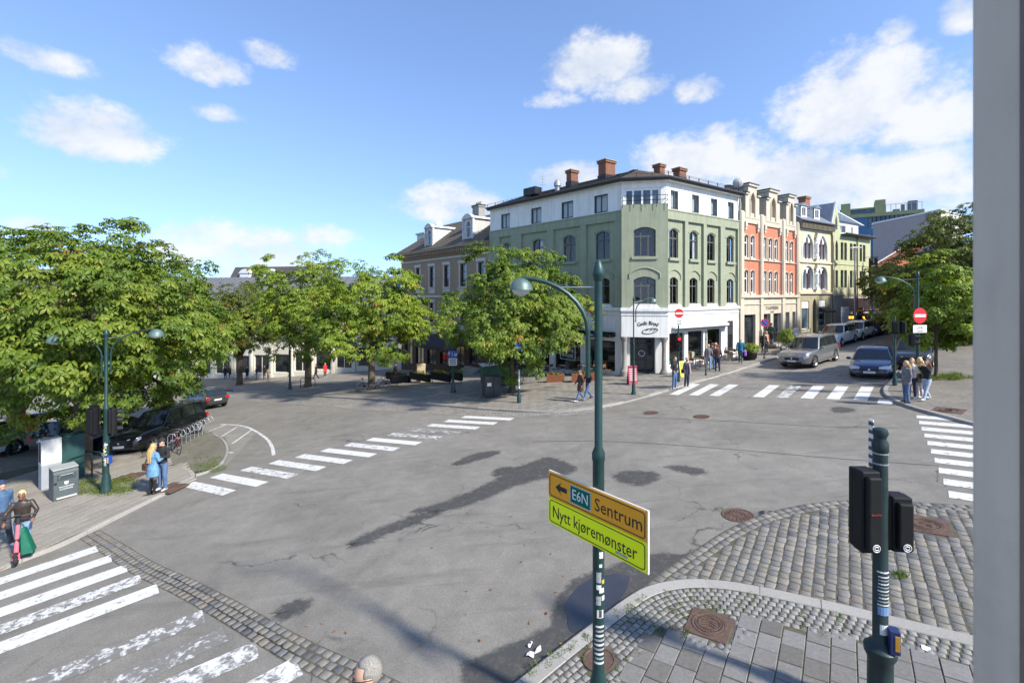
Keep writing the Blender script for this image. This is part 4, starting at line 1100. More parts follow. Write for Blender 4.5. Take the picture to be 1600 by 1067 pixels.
# ---- red house with three stepped gables
E_ = (26.7, 42.4)
CREAM = M('cream_render', (.49, .44, .345), .8, .07, 1.6, bumpk=.15, dirt=.15, dirtcol=(.33, .28, .2))
RED = M('red_render', (.5, .175, .1), .85, .08, 2.0, bumpk=.2, bscale=40, dirt=.15, dirtcol=(.3, .1, .06))
CAPD = M('dark_coping', (.06, .058, .055), .6, .2, 6)
GREYR = M('grey_render', (.33, .33, .31), .85, .1, 2)
def build_red():
    F = Fac(D_, E_); T = thing('gabled_building', 'red and cream townhouse with three stepped gables beside the green corner building', 'building', on(22.4, 39.3))
    sv = F.s_at
    bays = [(sv(1161.5), sv(1187.5), (1166.3, 1176.2)), (sv(1192), sv(1221.5), (1195, 1204.2, 1213)), (sv(1226), sv(1244.3), (1229.2, 1237.3))]
    ww = .62; holes = []
    for a, b, px in bays:
        for p in px:
            s = sv(p) + .12
            holes += [(s - ww / 2, s + ww / 2, 8.4, 10.2, .14), (s - ww / 2, s + ww / 2, 5.5, 7.35, .14)]
    mb = MB(); wall(mb, 0, F.len, 5.2, 11.2, holes, .1, .2); F.build(mb, 'wall', RED, T)
    for h in holes:
        window(F, T, h[0], h[1], h[2], h[3], .17, .1, 1, h[2] + 1.2, .14, frame=FRAME_W, glass=GLD)
        mb = MB(); mb.tube([(p[0], .09, p[1]) for p in arch_pts(h[0] - .08, h[1] + .08, h[3] - .1, .18, 8)], .05, 6); mb.bb(h[0] - .09, h[0] - .005, .06, .12, h[2], h[3] - .12); mb.bb(h[1] + .005, h[1] + .09, .06, .12, h[2], h[3] - .12); mb.bb(h[0] - .1, h[1] + .1, .0, .2, h[2] - .16, h[2]); F.build(mb, 'window_surround', CREAM, T)
    mb = MB()
    for a, b in ((0, sv(1161.5)), (sv(1187.5), sv(1192)), (sv(1221.5), sv(1226)), (sv(1244.3), F.len)):
        mb.bb(a, b, -.08, .12, 0, 12.1); mb.bb(a + .1, b - .1, -.13, .0, 5.3, 12.0)
    mb.bb(0, F.len, -.16, .12, 5.12, 5.35); mb.bb(0, F.len, -.05, .12, 4.55, 4.62); mb.bb(0, F.len, -.02, .12, 8.2, 8.26)
    F.build(mb, 'pilasters', CREAM, T, bevel=.015)
    mb = MB()
    for a, b, px in bays: mb.bb(a + .01, b - .01, -.02, .3, 11.2, 12.05)
    for k in range(3):
        a, b, _ = bays[k]
        for x in (a + .2, b - .5):
            mb.bb(x, x + .34, -.1, .1, 10.85, 11.3); mb.bb(x + .04, x + .3, -.06, .1, 10.6, 10.85)
    F.build(mb, 'corbel_cornice', CREAM, T, bevel=.015)
    # shopfront
    hs = [(sv(1163), sv(1181), 1.15, 3.75), (sv(1192.5), sv(1204.5), .95, 3.75), (sv(1209), sv(1221), 1.1, 3.75), (sv(1226.5), sv(1234), 1.3, 3.8), (sv(1238.5), sv(1243.5), 1.3, 3.8)]
    mb = MB(); wall(mb, 0, F.len, -.6, 5.15, hs, .03, .35); F.build(mb, 'ground_floor_wall', CREAM, T)
    for k, h in enumerate(hs): window(F, T, h[0], h[1], h[2], h[3], .25, .08, 1, None, frame=CREAM if k else FRAME_D, glass=GLD, name='shop_window')
    lettering('TI KAFFEBAR', .42, None, F.P(sv(1206.5), -.02, 4.22), (R(90), 0, F.rz), M('dark_bronze_letters', (.06, .04, .025), .6, .1), .95, 'lettering')
    wl = [o for o in bpy.data.objects if o.name.startswith('lettering') and o.parent is None][-1]; wlink(wl, T)
    lettering('bryggeri', .2, None, F.P(sv(1206.5), -.02, 3.92), (R(90), 0, F.rz), MATS['dark_bronze_letters'], 1, 'lettering')
    wl = [o for o in bpy.data.objects if o.name.startswith('lettering') and o.parent is None][-1]; wlink(wl, T)
    # gables: stepped slabs of masonry with a pointed niche
    for k, (a, b, _) in enumerate(bays):
        c = (a + b) / 2; w = min(3.0, b - a) * .41; dpt = 1.5
        g = MB()
        nw = w * .34
        prof_l = [(c - w, 11.9), (c - w, 13.45), (c - w * .62, 13.45), (c - w * .62, 14.2), (c + w * .62, 14.2), (c + w * .62, 13.45), (c + w, 13.45), (c + w, 11.9)]
        # front with niche hole
        wall(g, c - w * .62, c + w * .62, 11.6, 14.2, [(c - nw, c + nw, 11.75, 13.75, .75, True)], -.05, .35)
        g.bb(c - w, c - w * .62, -.05, dpt, 11.6, 13.45); g.bb(c + w * .62, c + w, -.05, dpt, 11.6, 13.45)
        g.bb(c - w * .62, c + w * .62, .3, dpt, 11.6, 14.195)
        g.quad((c - w * .62, -.05, 13.4), (c - w * .62, .35, 13.4), (c - w * .62, .35, 14.2), (c - w * .62, -.05, 14.2)); g.quad((c + w * .62, -.05, 13.4), (c + w * .62, .35, 13.4), (c + w * .62, .35, 14.2), (c + w * .62, -.05, 14.2))
        o = F.build(g, 'gable', CREAM, T)
        q = MB(); q.bb(c - w * .62 - .1, c + w * .62 + .1, -.18, dpt, 14.2, 14.38); q.bb(c - w - .1, c - w * .62 - .002, -.18, dpt, 13.45, 13.6); q.bb(c + w * .62 + .002, c + w + .1, -.18, dpt, 13.45, 13.6)
        F.build(q, 'gable_cap', CREAM, o, bevel=.03)
        q = MB(); q.bb(c - w * .62 - .14, c + w * .62 + .14, -.22, dpt, 14.38, 14.46); q.bb(c - w - .14, c - w * .62 - .004, -.22, dpt, 13.6, 13.67); q.bb(c + w * .62 + .004, c + w + .14, -.22, dpt, 13.6, 13.67); F.build(q, 'coping', CAPD, o)
        q = MB(); q.quad((c - nw, .29, 11.75), (c + nw, .29, 11.75), (c + nw, .29, 13.75), (c - nw, .29, 13.75)); F.build(q, 'niche_back', M('pink_render', (.5, .3, .22), .85, .1), o)
        q = MB(); q.tube([(c - nw - .04, -.06, 11.75)] + [(p[0], -.06, p[1]) for p in arch_pts(c - nw - .04, c + nw + .04, 13.0, .78, 12, True)] + [(c + nw + .04, -.06, 11.75)], .06, 6); F.build(q, 'niche_moulding', CREAM, o)
        for x in (c - .2, c + .14): q = MB(); q.bb(x, x + .06, .12, .2, 11.75, 13.1); F.build(q, 'niche_shaft', CREAM, o)
    e = [F.P(0, .3, 12.0), F.P(F.len, .3, 12.0)]; r = [F.P(0, 4.0, 14.0), F.P(F.len, 4.0, 14.0)]
    roof_tiles(T, (e, r), M('dark_slate', (.045, .046, .05), .7, .3, 7, bumpk=.4, bscale=12))
    # entrance steps with rails
    st = thing('entrance_steps', 'stone steps with black handrails at the red building entrance', 'steps', F.P(sv(1206), -1.1, 0) + Vector((0, 0, .55)))
    s0 = sv(1198.5); mb = MB()
    for k in range(4): mb.bb(s0, s0 + 2.0, -1.7 + k * .32, -.03, -.2, .72 + k * .17)
    F.build(mb, 'stair_flight', M('step_stone', (.33, .31, .27), .85, .12, 6, bumpk=.2), st, bevel=.01)
    for x in (s0 + .05, s0 + 1.95):
        mb = MB(); mb.tube([(x, -1.7, .6), (x, -1.65, 1.75), (x, -.8, 2.2), (x, -.1, 2.2)], .025, 6); mb.tube([(x, -.9, .8), (x, -.9, 2.15)], .02, 6); F.build(mb, 'handrail', METAL_D, st)
    mb = MB(); x = s0 + 2.1; mb.tube([(x, -.9, .9), (x, -.9, 2.1), (x + 4.2, -.9, 2.3), (x + 4.2, -.9, 1.2)], .022, 6)
    for k in range(1, 6): mb.tube([(x + .7 * k, -.9, 1.0), (x + .7 * k, -.9, 2.1 + .035 * k)], .014, 5)
    F.build(mb, 'area_railing', METAL_D, st)
    return T, F
red, FRED = build_red()

# ---- pale yellow house with lancet windows and a slate roof
F_ = (32.1, 45.7)
PALE = M('pale_yellow_render', (.56, .52, .35), .8, .06, 1.7, bumpk=.15, dirt=.12, dirtcol=(.36, .32, .22))
OLIVE = M('olive_grey_render', (.34, .31, .2), .85, .08, 2, dirt=.15)
SLATE = M('blue_grey_slate', (.15, .17, .2), .55, .2, 4, bumpk=.3, bscale=10)
REDST = M('red_sandstone', (.17, .07, .05), .8, .2, 9)
def build_cream():
    F = Fac(E_, F_); T = thing('lancet_building', 'pale yellow townhouse with white lancet windows, statues and slate mansard roof', 'building', on(29.4, 44.0)); sv = F.s_at
    cen = [sv(1262), sv(1284.3)]; holes = []
    gw = .98
    for c in cen:
        holes += [(c - gw, c + gw, 8.75, 11.15, 1.5, True), (c - gw, c + gw, 5.85, 8.1, .95, True)]
    mb = MB(); wall(mb, 0, F.len, 5.5, 12.0, holes, 0, .25); F.build(mb, 'wall', PALE, T)
    for i, c in enumerate(cen):
        for z0, zt, n, rise in ((8.75, 11.0, 3, .55), (5.85, 8.0, 2, .6)):
            mb = MB()
            pw = gw * 2 / n; hh = []
            for k in range(n):
                x = c - gw + pw * k; top = zt if (n == 2 or k == 1) else zt - .35
                hh.append((x + .07, x + pw - .07, z0 + .1, top - .05, rise, True))
            wall(mb, c - gw, c + gw, z0, zt + .12, hh, .07, .2); F.build(mb, 'tracery', FRAME_W, T)
            for h in hh: window(F, T, h[0], h[1], h[2], h[3], .2, .04, 1, None, h[4], True, FRAME_W, GLD)
            for k in range(1, n):
                x = c - gw + pw * k; mb = MB(); mb.lathe([(.09, z0 + .05), (.06, z0 + .2), (.055, z0 + 1.25), (.1, z0 + 1.45), (.1, z0 + 1.55)], 8, 0, (x, .0, 0)); F.build(mb, 'colonnette', REDST, T, smooth=True)
        mb = MB()
        for z0, zs, rise in ((8.75, 9.65, 1.55), (5.85, 7.15, 1.0)):
            mb.tube([(c - gw - .06, -.02, z0)] + [(p[0], -.02, p[1]) for p in arch_pts(c - gw - .06, c + gw + .06, zs, rise, 12, True)] + [(c + gw + .06, -.02, z0)], .075, 6)
        F.build(mb, 'window_surround', FRAME_W, T)
    mb = MB()
    mb.bb(0, F.len, -.12, .15, 8.38, 8.55); mb.bb(0, F.len, -.14, .15, 5.42, 5.62); mb.bb(0, .16, -.06, .1, 1, 11.6); mb.bb(F.len - .16, F.len, -.06, .1, 1, 11.6); mb.bb(0, F.len, -.1, .1, 11.45, 11.6)
    F.build(mb, 'string_course', CREAM, T, bevel=.015)
    mb = MB(); mb.bb(0, F.len, -.3, .15, 11.62, 12.2); n = 26
    for k in range(n): x = F.len * (k + .3) / n; mb.bb(x, x + .1, -.38, -.3, 11.7, 12.1)
    F.build(mb, 'bracket_frieze', M('frieze_brown', (.2, .17, .12), .8, .15), T)
    mb = MB(); mb.tube([(0, -.45, 12.25), (F.len, -.45, 12.25)], .09, 8); F.build(mb, 'gutter', GUTTER, T)
    for zb in (9.05, 6.1):                          # statue in its niche, twice
        c = sv(1273.5); mb = MB(); mb.lathe([(.16, zb), (.2, zb + .1), (.13, zb + .2), (.2, zb + .5), (.17, zb + 1.0), (.23, zb + 1.25), (.1, zb + 1.42), (.12, zb + 1.6), (.03, zb + 1.75)], 10, 0, (c, -.14, 0)); mb.bb(c - .22, c + .22, -.3, .0, zb - .25, zb); F.build(mb, 'statue', FRAME_W, T, smooth=40)
        mb = MB(); mb.prism([(c - .2, zb + 1.8), (c + .2, zb + 1.8), (c, zb + 2.3)], 'y', -.25, .0); F.build(mb, 'canopy', CREAM, T)
    hs = [(sv(1253), sv(1264.5), 2.1, 4.75), (sv(1280), sv(1291), 2.3, 4.85), (sv(1270), sv(1276), 1.2, 5.0, .8, True)]
    mb = MB(); wall(mb, 0, F.len, .2, 5.45, hs, .02, .3); F.build(mb, 'ground_floor_wall', OLIVE, T)
    for h in hs[:2]:
        window(F, T, h[0], h[1], h[2], h[3], .12, .06, 1, h[3] - .65, frame=FRAME_W, glass=GLB, name='shop_window')
        mb = MB(); mb.bb(h[0] + .03, h[1] - .03, .08, .13, h[3] - .66, h[3] - .04); F.build(mb, 'shop_sign_panel', FRAME_W, T)
    mb = MB(); mb.bb(hs[2][0], hs[2][1], .2, .26, 1.0, 5.0); F.build(mb, 'door', M('brown_door', (.06, .045, .035), .6, .2), T)
    mb = MB(); h = hs[1]; mb.prism([(-.05, h[3] - .7), (-.75, h[3] - 1.05), (-.75, h[3] - 1.2), (-.05, h[3] - 1.1)], 'x', h[0] - .1, h[1] + .2); F.build(mb, 'awning', METAL_D, T)
    # mansard
    e = [F.P(0, -.4, 12.3), F.P(F.len, -.4, 12.3)]; r = [F.P(0, 3.4, 15.0), F.P(F.len, 3.4, 15.0)]
    roof_tiles(T, (e, r), SLATE)
    for px in (1257, 1277.5):
        c = sv(px) + .3; mb = MB(); wall(mb, c - .55, c + .55, 12.7, 13.8, [(c - .38, c + .38, 12.85, 13.65)], .2, .12); mb.bb(c - .55, c - .5, .32, 2.0, 12.7, 13.8); mb.bb(c + .5, c + .55, .32, 2.0, 12.7, 13.8)
        o = F.build(mb, 'dormer', FRAME_W, T); window(F, T, c - .38, c + .38, 12.85, 13.65, .26, .06, 2, frame=FRAME_W, glass=GLD, name='dormer_window')
        mb = MB(); mb.prism([(c - .7, 13.8), (c + .7, 13.8), (c, 14.15)], 'y', .1, 2.2); F.build(mb, 'dormer_roof', SLATE, o)
    p = W(1256.5, 319, 46.5); q = W(1256.5, 309, 46.5); chimney(T, p.x, p.y, p.z - 1.5, q.z, .9, .7, F.rz, 0, M('orange_brick', (.27, .1, .045), .85, .2, 10), False)
    mb = MB(); q = F.P(F.len - .08, -.12, 0); mb.tube([(q.x, q.y, 12.2), (q.x - .15, q.y - .05, 11.7), (q.x, q.y, 11.2), (q.x, q.y, 1.5)], .06, 8); wlink(mb.build('downpipe', M('brown_pipe', (.2, .15, .1), .6, .1), smooth=True), T)
    return T
build_cream()

# ---- light green house with a pointed gable and a white attic storey
LGRN = M('light_green_render', (.41, .42, .25), .85, .06, 1.8, bumpk=.15, dirt=.12, dirtcol=(.32, .33, .18))
def build_lime():
    H_ = (39.7, 50.4); F = Fac(F_, H_); T = thing('lime_building', 'light green townhouse with pointed gable and white attic, scaffold at its foot', 'building', on(36.4, 48.5)); sv = F.s_at
    g1 = sv(1313.5)
    holes = []
    for p in (1301, 1307.3): holes += [(sv(p) - .28, sv(p) + .28, 8.85, 10.9, .6, True), (sv(p) - .28, sv(p) + .28, 6.05, 7.85)]
    for p in (1315.6, 1321.2, 1330, 1335.3, 1345, 1350.2): holes += [(sv(p) - .3, sv(p) + .3, 8.95, 10.75), (sv(p) - .3, sv(p) + .3, 6.1, 7.9)]
    mb = MB(); wall(mb, 0, F.len, 5.3, 11.6, holes, 0, .22); F.build(mb, 'wall', LGRN, T)
    for h in holes: window(F, T, h[0], h[1], h[2], h[3], .14, .06, 1, h[2] + 1.25, h[4] if len(h) > 4 else 0, True, FRAME_G, GLD)
    mb = MB(); mb.bb(0, F.len, -.06, .1, 8.45, 8.55); mb.bb(0, F.len, -.06, .1, 5.25, 5.4); F.build(mb, 'string_course', LGRN, T)
    mb = MB(); c = g1 / 2; mb.prism([(.02, 11.6), (g1, 11.6), (g1, 12.0), (c, 14.7), (.02, 12.0)], 'y', 0, .4)
    o = F.build(mb, 'gable', LGRN, T)
    mb = MB(); mb.prism([(c - .2, 12.0), (c + .2, 12.0), (c + .2, 12.9), (c, 13.4), (c - .2, 12.9)], 'y', -.02, .1); F.build(mb, 'gable_window', FRAME_D, o)
    mb = MB(); mb.tube([(.0, .1, 12.0), (c, .1, 14.78), (g1 + .02, .1, 12.0)], .09, 6); F.build(mb, 'gable_coping', FRAME_W, o)
    mb = MB(); mb.quad((.0, .1, 12.0), (c, .1, 14.75), (c, 7, 14.75), (.0, 7, 12.0)); mb.quad((g1, .1, 12.0), (c, .1, 14.75), (c, 7, 14.75), (g1, 7, 12.0))
    for k in range(9): y = .6 + .7 * k; mb.tube([(.0, y, 12.02), (c, y, 14.78), (g1, y, 12.02)], .025, 4)
    F.build(mb, 'gable_roof', METAL_L, T)
    mb = MB(); mb.bb(g1, F.len, -.5, .1, 11.5, 11.62); mb.tube([(g1, -.55, 11.62), (F.len, -.55, 11.62)], .09, 8); F.build(mb, 'eaves', GUTTER, T)
    at = [(sv(1316), sv(1320.5), 12.0, 12.85), (sv(1325), sv(1338.5), 12.0, 12.85), (sv(1346), sv(1350), 12.0, 12.85)]
    mb = MB(); wall(mb, g1 + .02, F.len - .4, 11.6, 13.2, at, 1.0, .15); F.build(mb, 'attic_wall', WHITE, T)
    for h in at: window(F, T, h[0], h[1], h[2], h[3], 1.05, .07, 4 if h[1] - h[0] > 2 else 2, frame=FRAME_W, glass=GLD)
    mb = MB(); mb.quad((g1, .8, 13.2), (F.len - .2, .8, 13.2), (F.len - .2, 4.2, 14.6), (g1, 4.2, 14.6))
    for k in range(12): x = g1 + (F.len - g1 - .2) * k / 11; mb.tube([(x, .8, 13.23), (x, 4.2, 14.63)], .03, 4)
    F.build(mb, 'metal_roof', METAL_L, T)
    mb = MB(); x = F.len - .3; mb.prism([(.6, 13.1), (4.4, 13.1), (4.4, 15.2), (3.6, 15.4)], 'x', x, x + .45); F.build(mb, 'party_wall', WHITE, T)
    mb = MB(); mb.quad((F.len, 0, 1), (F.len, 9, 1), (F.len, 9, 12), (F.len, 0, 12)); F.build(mb, 'side_wall', LGRN, T)
    hs = [(sv(1316), sv(1322), 1.6, 4.0), (sv(1324), sv(1328), 1.6, 4.0), (sv(1333), sv(1350), 1.8, 4.0)]
    mb = MB(); wall(mb, 0, F.len, .6, 5.3, hs, .03, .3); F.build(mb, 'ground_floor_wall', GREYR, T)
    for h in hs: window(F, T, h[0], h[1], h[2], h[3], .2, .07, 2, None, frame=FRAME_W, glass=GLD, name='shop_window')
    mb = MB(); q = F.P(sv(1338), -.1, 0); mb.tube([(q.x, q.y, 11.6), (q.x, q.y, 2)], .06, 6); wlink(mb.build('downpipe', MATS['brown_pipe']), T)
    # hanging black banner
    b = thing('banner_sign', 'long black vertical banner on light green facade', 'banner', F.P(sv(1347) + .6, -.9, 6.2))
    mb = MB(); x = sv(1347) + .4; mb.bb(x, x + .06, -1.25, -.45, 6.2, 9.3); o = F.build(mb, 'banner_panel', M('black_banner', (.015, .015, .017), .7, .2), b)
    mb = MB(); mb.tube([(x + .03, -.05, 9.4), (x + .03, -1.3, 9.4)], .03, 6); mb.tube([(x + .03, -.05, 6.15), (x + .03, -1.3, 6.15)], .03, 6); F.build(mb, 'bracket', METAL_D, b)
    mb = MB()
    for k in range(9): mb.bb(x - .006, x - .002, -1.05 + (k % 2) * .08, -.68, 6.4 + .25 * k, 6.52 + .25 * k)
    mb.tube([(x - .01, -.9, 8.75), (x - .01, -.9, 9.15), (x - .01, -.65, 9.15)], .05, 4); F.build(mb, 'banner_print', M('banner_print', (.5, .5, .48), .7, .2), b)
    # scaffold
    sc_ = thing('scaffold', 'grey tube scaffold with orange decks below the light green facade', 'scaffold', F.P(sv(1335), -1.2, F.gnd(6)))
    x0, x1 = sv(1317), sv(1372)
    ps = np.linspace(x0, x1, 6)
    for x in ps:
        for y in (-.5, -1.9):
            mb = MB(); mb.tube([(x, y, F.gnd(x) - .1), (x, y, 7.3)], .03, 6); F.build(mb, 'standard', METAL_L, sc_)
    OR = M('orange_deck', (.42, .14, .03), .7, .2, 6)
    for z in (3.7, 5.35):
        mb = MB(); mb.bb(x0 - .2, x1 + .2, -1.95, -.45, z, z + .07); mb.bb(x0 - .2, x1 + .2, -1.98, -1.94, z, z + .14); F.build(mb, 'deck', OR, sc_)
    mb = MB()
    for z in (6.0, 6.5, 7.1, 4.4): mb.tube([(x0 - .2, -1.9, z), (x1 + .2, -1.9, z)], .022, 6)
    for a, b2 in zip(ps, ps[1:]): mb.tube([(a, -1.9, 1.6), (b2, -1.9, 5.2)], .02, 6)
    F.build(mb, 'brace', METAL_L, sc_)
    return T, F
lime, FLIME = build_lime()
# ---- big blocks farther off
MAUVE = M('mauve_render', (.36, .315, .3), .85, .05, 1.0, bumpk=.1)
CONC = M('pale_concrete', (.5, .48, .43), .8, .06, 1.2)
def build_far():
    A, B, C = (58.8, 74.2), (56.5, 60.0), (63.5, 61.0)
    a = W(1364, 348, 74); b = W(1470, 332, 62); c = W(1506, 342, 67)
    T = thing('mauve_building', 'large windowless mauve block with pale concrete end behind the trees', 'building', (b.x, b.y, gz(b.x, b.y)))
    ztop = (a.z + b.z) / 2
    F1 = Fac(a[:2], b[:2]); F2 = Fac(b[:2], c[:2])
    mb = MB(); wall(mb, 0, F1.len, -1, ztop, [(F1.s_at(1381), F1.s_at(1389), 9.2, 10.2)], 0, .2); F1.build(mb, 'wall', MAUVE, T)
    window(F1, T, F1.s_at(1381), F1.s_at(1389), 9.2, 10.2, .1, .08, 2, frame=FRAME_D, glass=GLD)
    hs = [(x, x + 1.0, z, z + 2.3) for x in (.6, 2.0, 3.4) if x + 1.2 < F2.len for z in (ztop - 6.4, ztop - 3.3)]
    mb = MB(); wall(mb, 0, F2.len, -1, ztop, hs, 0, .2); F2.build(mb, 'end_wall', CONC, T)
    for h in hs: window(F2, T, *h, y=.1, fw=.08, cols=1, transom=h[2] + 1.2, frame=FRAME_D, glass=GLD)
    mb = MB(); mb.bb(-.1, F1.len + .1, -.1, .4, ztop, ztop + .22); F1.build(mb, 'parapet', FRAME_W, T)
    mb = MB(); mb.bb(-.1, F2.len + .1, -.1, .4, ztop, ztop + .2); F2.build(mb, 'parapet', CONC, T)
    mb = MB(); r = [F1.P(0, 0, ztop), F1.P(F1.len, 0, ztop), F2.P(F2.len, 0, ztop), F2.P(F2.len, 12, ztop), F1.P(0, 12, ztop)]; mb.poly(r); wlink(mb.build('flat_roof', CONC), T)
    mb = MB(); mb.quad((0, 0, -1), (0, 14, -1), (0, 14, ztop), (0, 0, ztop)); F1.build(mb, 'side_wall', M('dark_cladding', (.05, .045, .045), .8, .2), T)
    # glass-and-olive office behind it
    G1 = thing('glass_office', 'tall office with blue glass band and olive roof storey behind the mauve block', 'building', (70, 100, 4))
    OLV = M('olive_cladding', (.27, .29, .14), .7, .1, 1.5); BL = M('blue_panel', (.03, .12, .24), .3, .1, 1, spec=.6)
    a = W(1312, 341, 100); b = W(1441, 322, 92); F = Fac(a[:2], b[:2]); zt = 22.6
    mb = MB(); mb.bb(0, F.len, 0, 10, 0, zt - 3.2); F.build(mb, 'lower_block', BL, G1)
    mb = MB(); mb.bb(-.2, F.len + .3, -.4, 10.3, zt - .75, zt); F.build(mb, 'roof_edge', OLV, G1)
    n = 12; x0 = F.len * .36
    mb = MB(); mb.bb(0, x0, 0, 10, zt - 3.2, zt - .75); F.build(mb, 'blue_wall', BL, G1)
    for k in range(n):
        xa = x0 + (F.len - x0) * k / n; xb = x0 + (F.len - x0) * (k + 1) / n; mb = MB(); mb.bb(xa + .06, xb - .06, .1, 9.9, zt - 3.2, zt - .76); F.build(mb, 'pane', GLB, G1)
    mb = MB(); mb.bb(x0, F.len, .02, 10.05, zt - 3.6, zt - 3.2); F.build(mb, 'floor_band', FRAME_W, G1)
    mb = MB(); mb.bb(.2, F.len * .5, 1.5, 8, zt, zt + 1.2); F.build(mb, 'roof_storey', GLB, G1)
    mb = MB(); mb.bb(.0, F.len * .5 + .2, 1.2, 8.3, zt + 1.2, zt + 1.5); mb.bb(F.len * .45, F.len * .58, 1, 6, zt, zt + 2.9); mb.bb(.2, F.len * .14, 1.0, 6, zt, zt + 2.7); F.build(mb, 'roof_box', OLV, G1)
    mb = MB()
    for k in range(8): x = F.len * (.58 + .42 * k / 7); mb.tube([(x, .3, zt), (x, .3, zt + 1.6)], .05, 5)
    mb.tube([(F.len * .58, .3, zt + 1.6), (F.len, .3, zt + 1.6)], .05, 5); F.build(mb, 'roof_railing', METAL_L, G1)
    mb = MB(); mb.bb(F.len * .86, F.len * .97, 3, 5, zt, zt + 2.4); mb.bb(F.len * .78, F.len * .82, 3, 5, zt, zt + 1.8); mb.bb(F.len * .68, F.len * .76, 3, 5, zt, zt + .9); F.build(mb, 'roof_plant', M('plant_grey', (.12, .14, .17), .6, .2), G1)
    # low house with an orange tile roof
    h = thing('tiled_house', 'low house with bright orange tile roof below the mauve block', 'house', on(45.5, 57))
    a = W(1360, 404, 60); b = W(1400, 408, 56); F = Fac(a[:2], b[:2]); z0 = a.z - 1.2
    ORT = M('orange_roof_tile', (.5, .15, .06), .8, .12, 5, bumpk=.4, bscale=9)
    mb = MB(); mb.bb(.3, F.len - .3, .4, 7, 1, z0 + .1); F.build(mb, 'wall', CREAM, h)
    roof_tiles(h, ([F.P(0, 0, z0), F.P(F.len, 0, z0)], [F.P(.4, 4, z0 + 2.6), F.P(F.len, 4, z0 + 2.6)]), ORT)
    mb = MB(); mb.add([(0, 0, z0 + .02), (.4, 4, z0 + 2.6), (0, 7, z0)], [(0, 1, 2)]); mb.tube([(0, 0, z0 + .05), (.4, 4, z0 + 2.65)], .1, 5, 1); F.build(mb, 'gable_end', [ORT, FRAME_W], h)
    # buildings that close the street to the right, behind the trees
    k = thing('street_end_building', 'plain ochre building closing the street behind the right-hand trees', 'building', on(60, 47))
    F = Fac((47, 58), (64, 33)); hs = [(x, x + 1.1, z, z + 1.7) for x in np.arange(1.5, 28, 2.6) for z in (2.2, 4.6)]
    mb = MB(); wall(mb, 0, F.len, 0, 7.0, hs, 0, .2); F.build(mb, 'wall', M('ochre_render', (.36, .29, .17), .85, .08, 1.5), k)
    for hh in hs[:24]: window(F, k, *hh, y=.1, fw=.07, cols=2, frame=FRAME_W, glass=GLD)
    mb = MB(); mb.quad((-.3, -.4, 7.0), (F.len + .3, -.4, 7.0), (F.len + .3, 5, 8.6), (-.3, 5, 8.6)); F.build(mb, 'roof', ROOF_BR, k)
build_far()

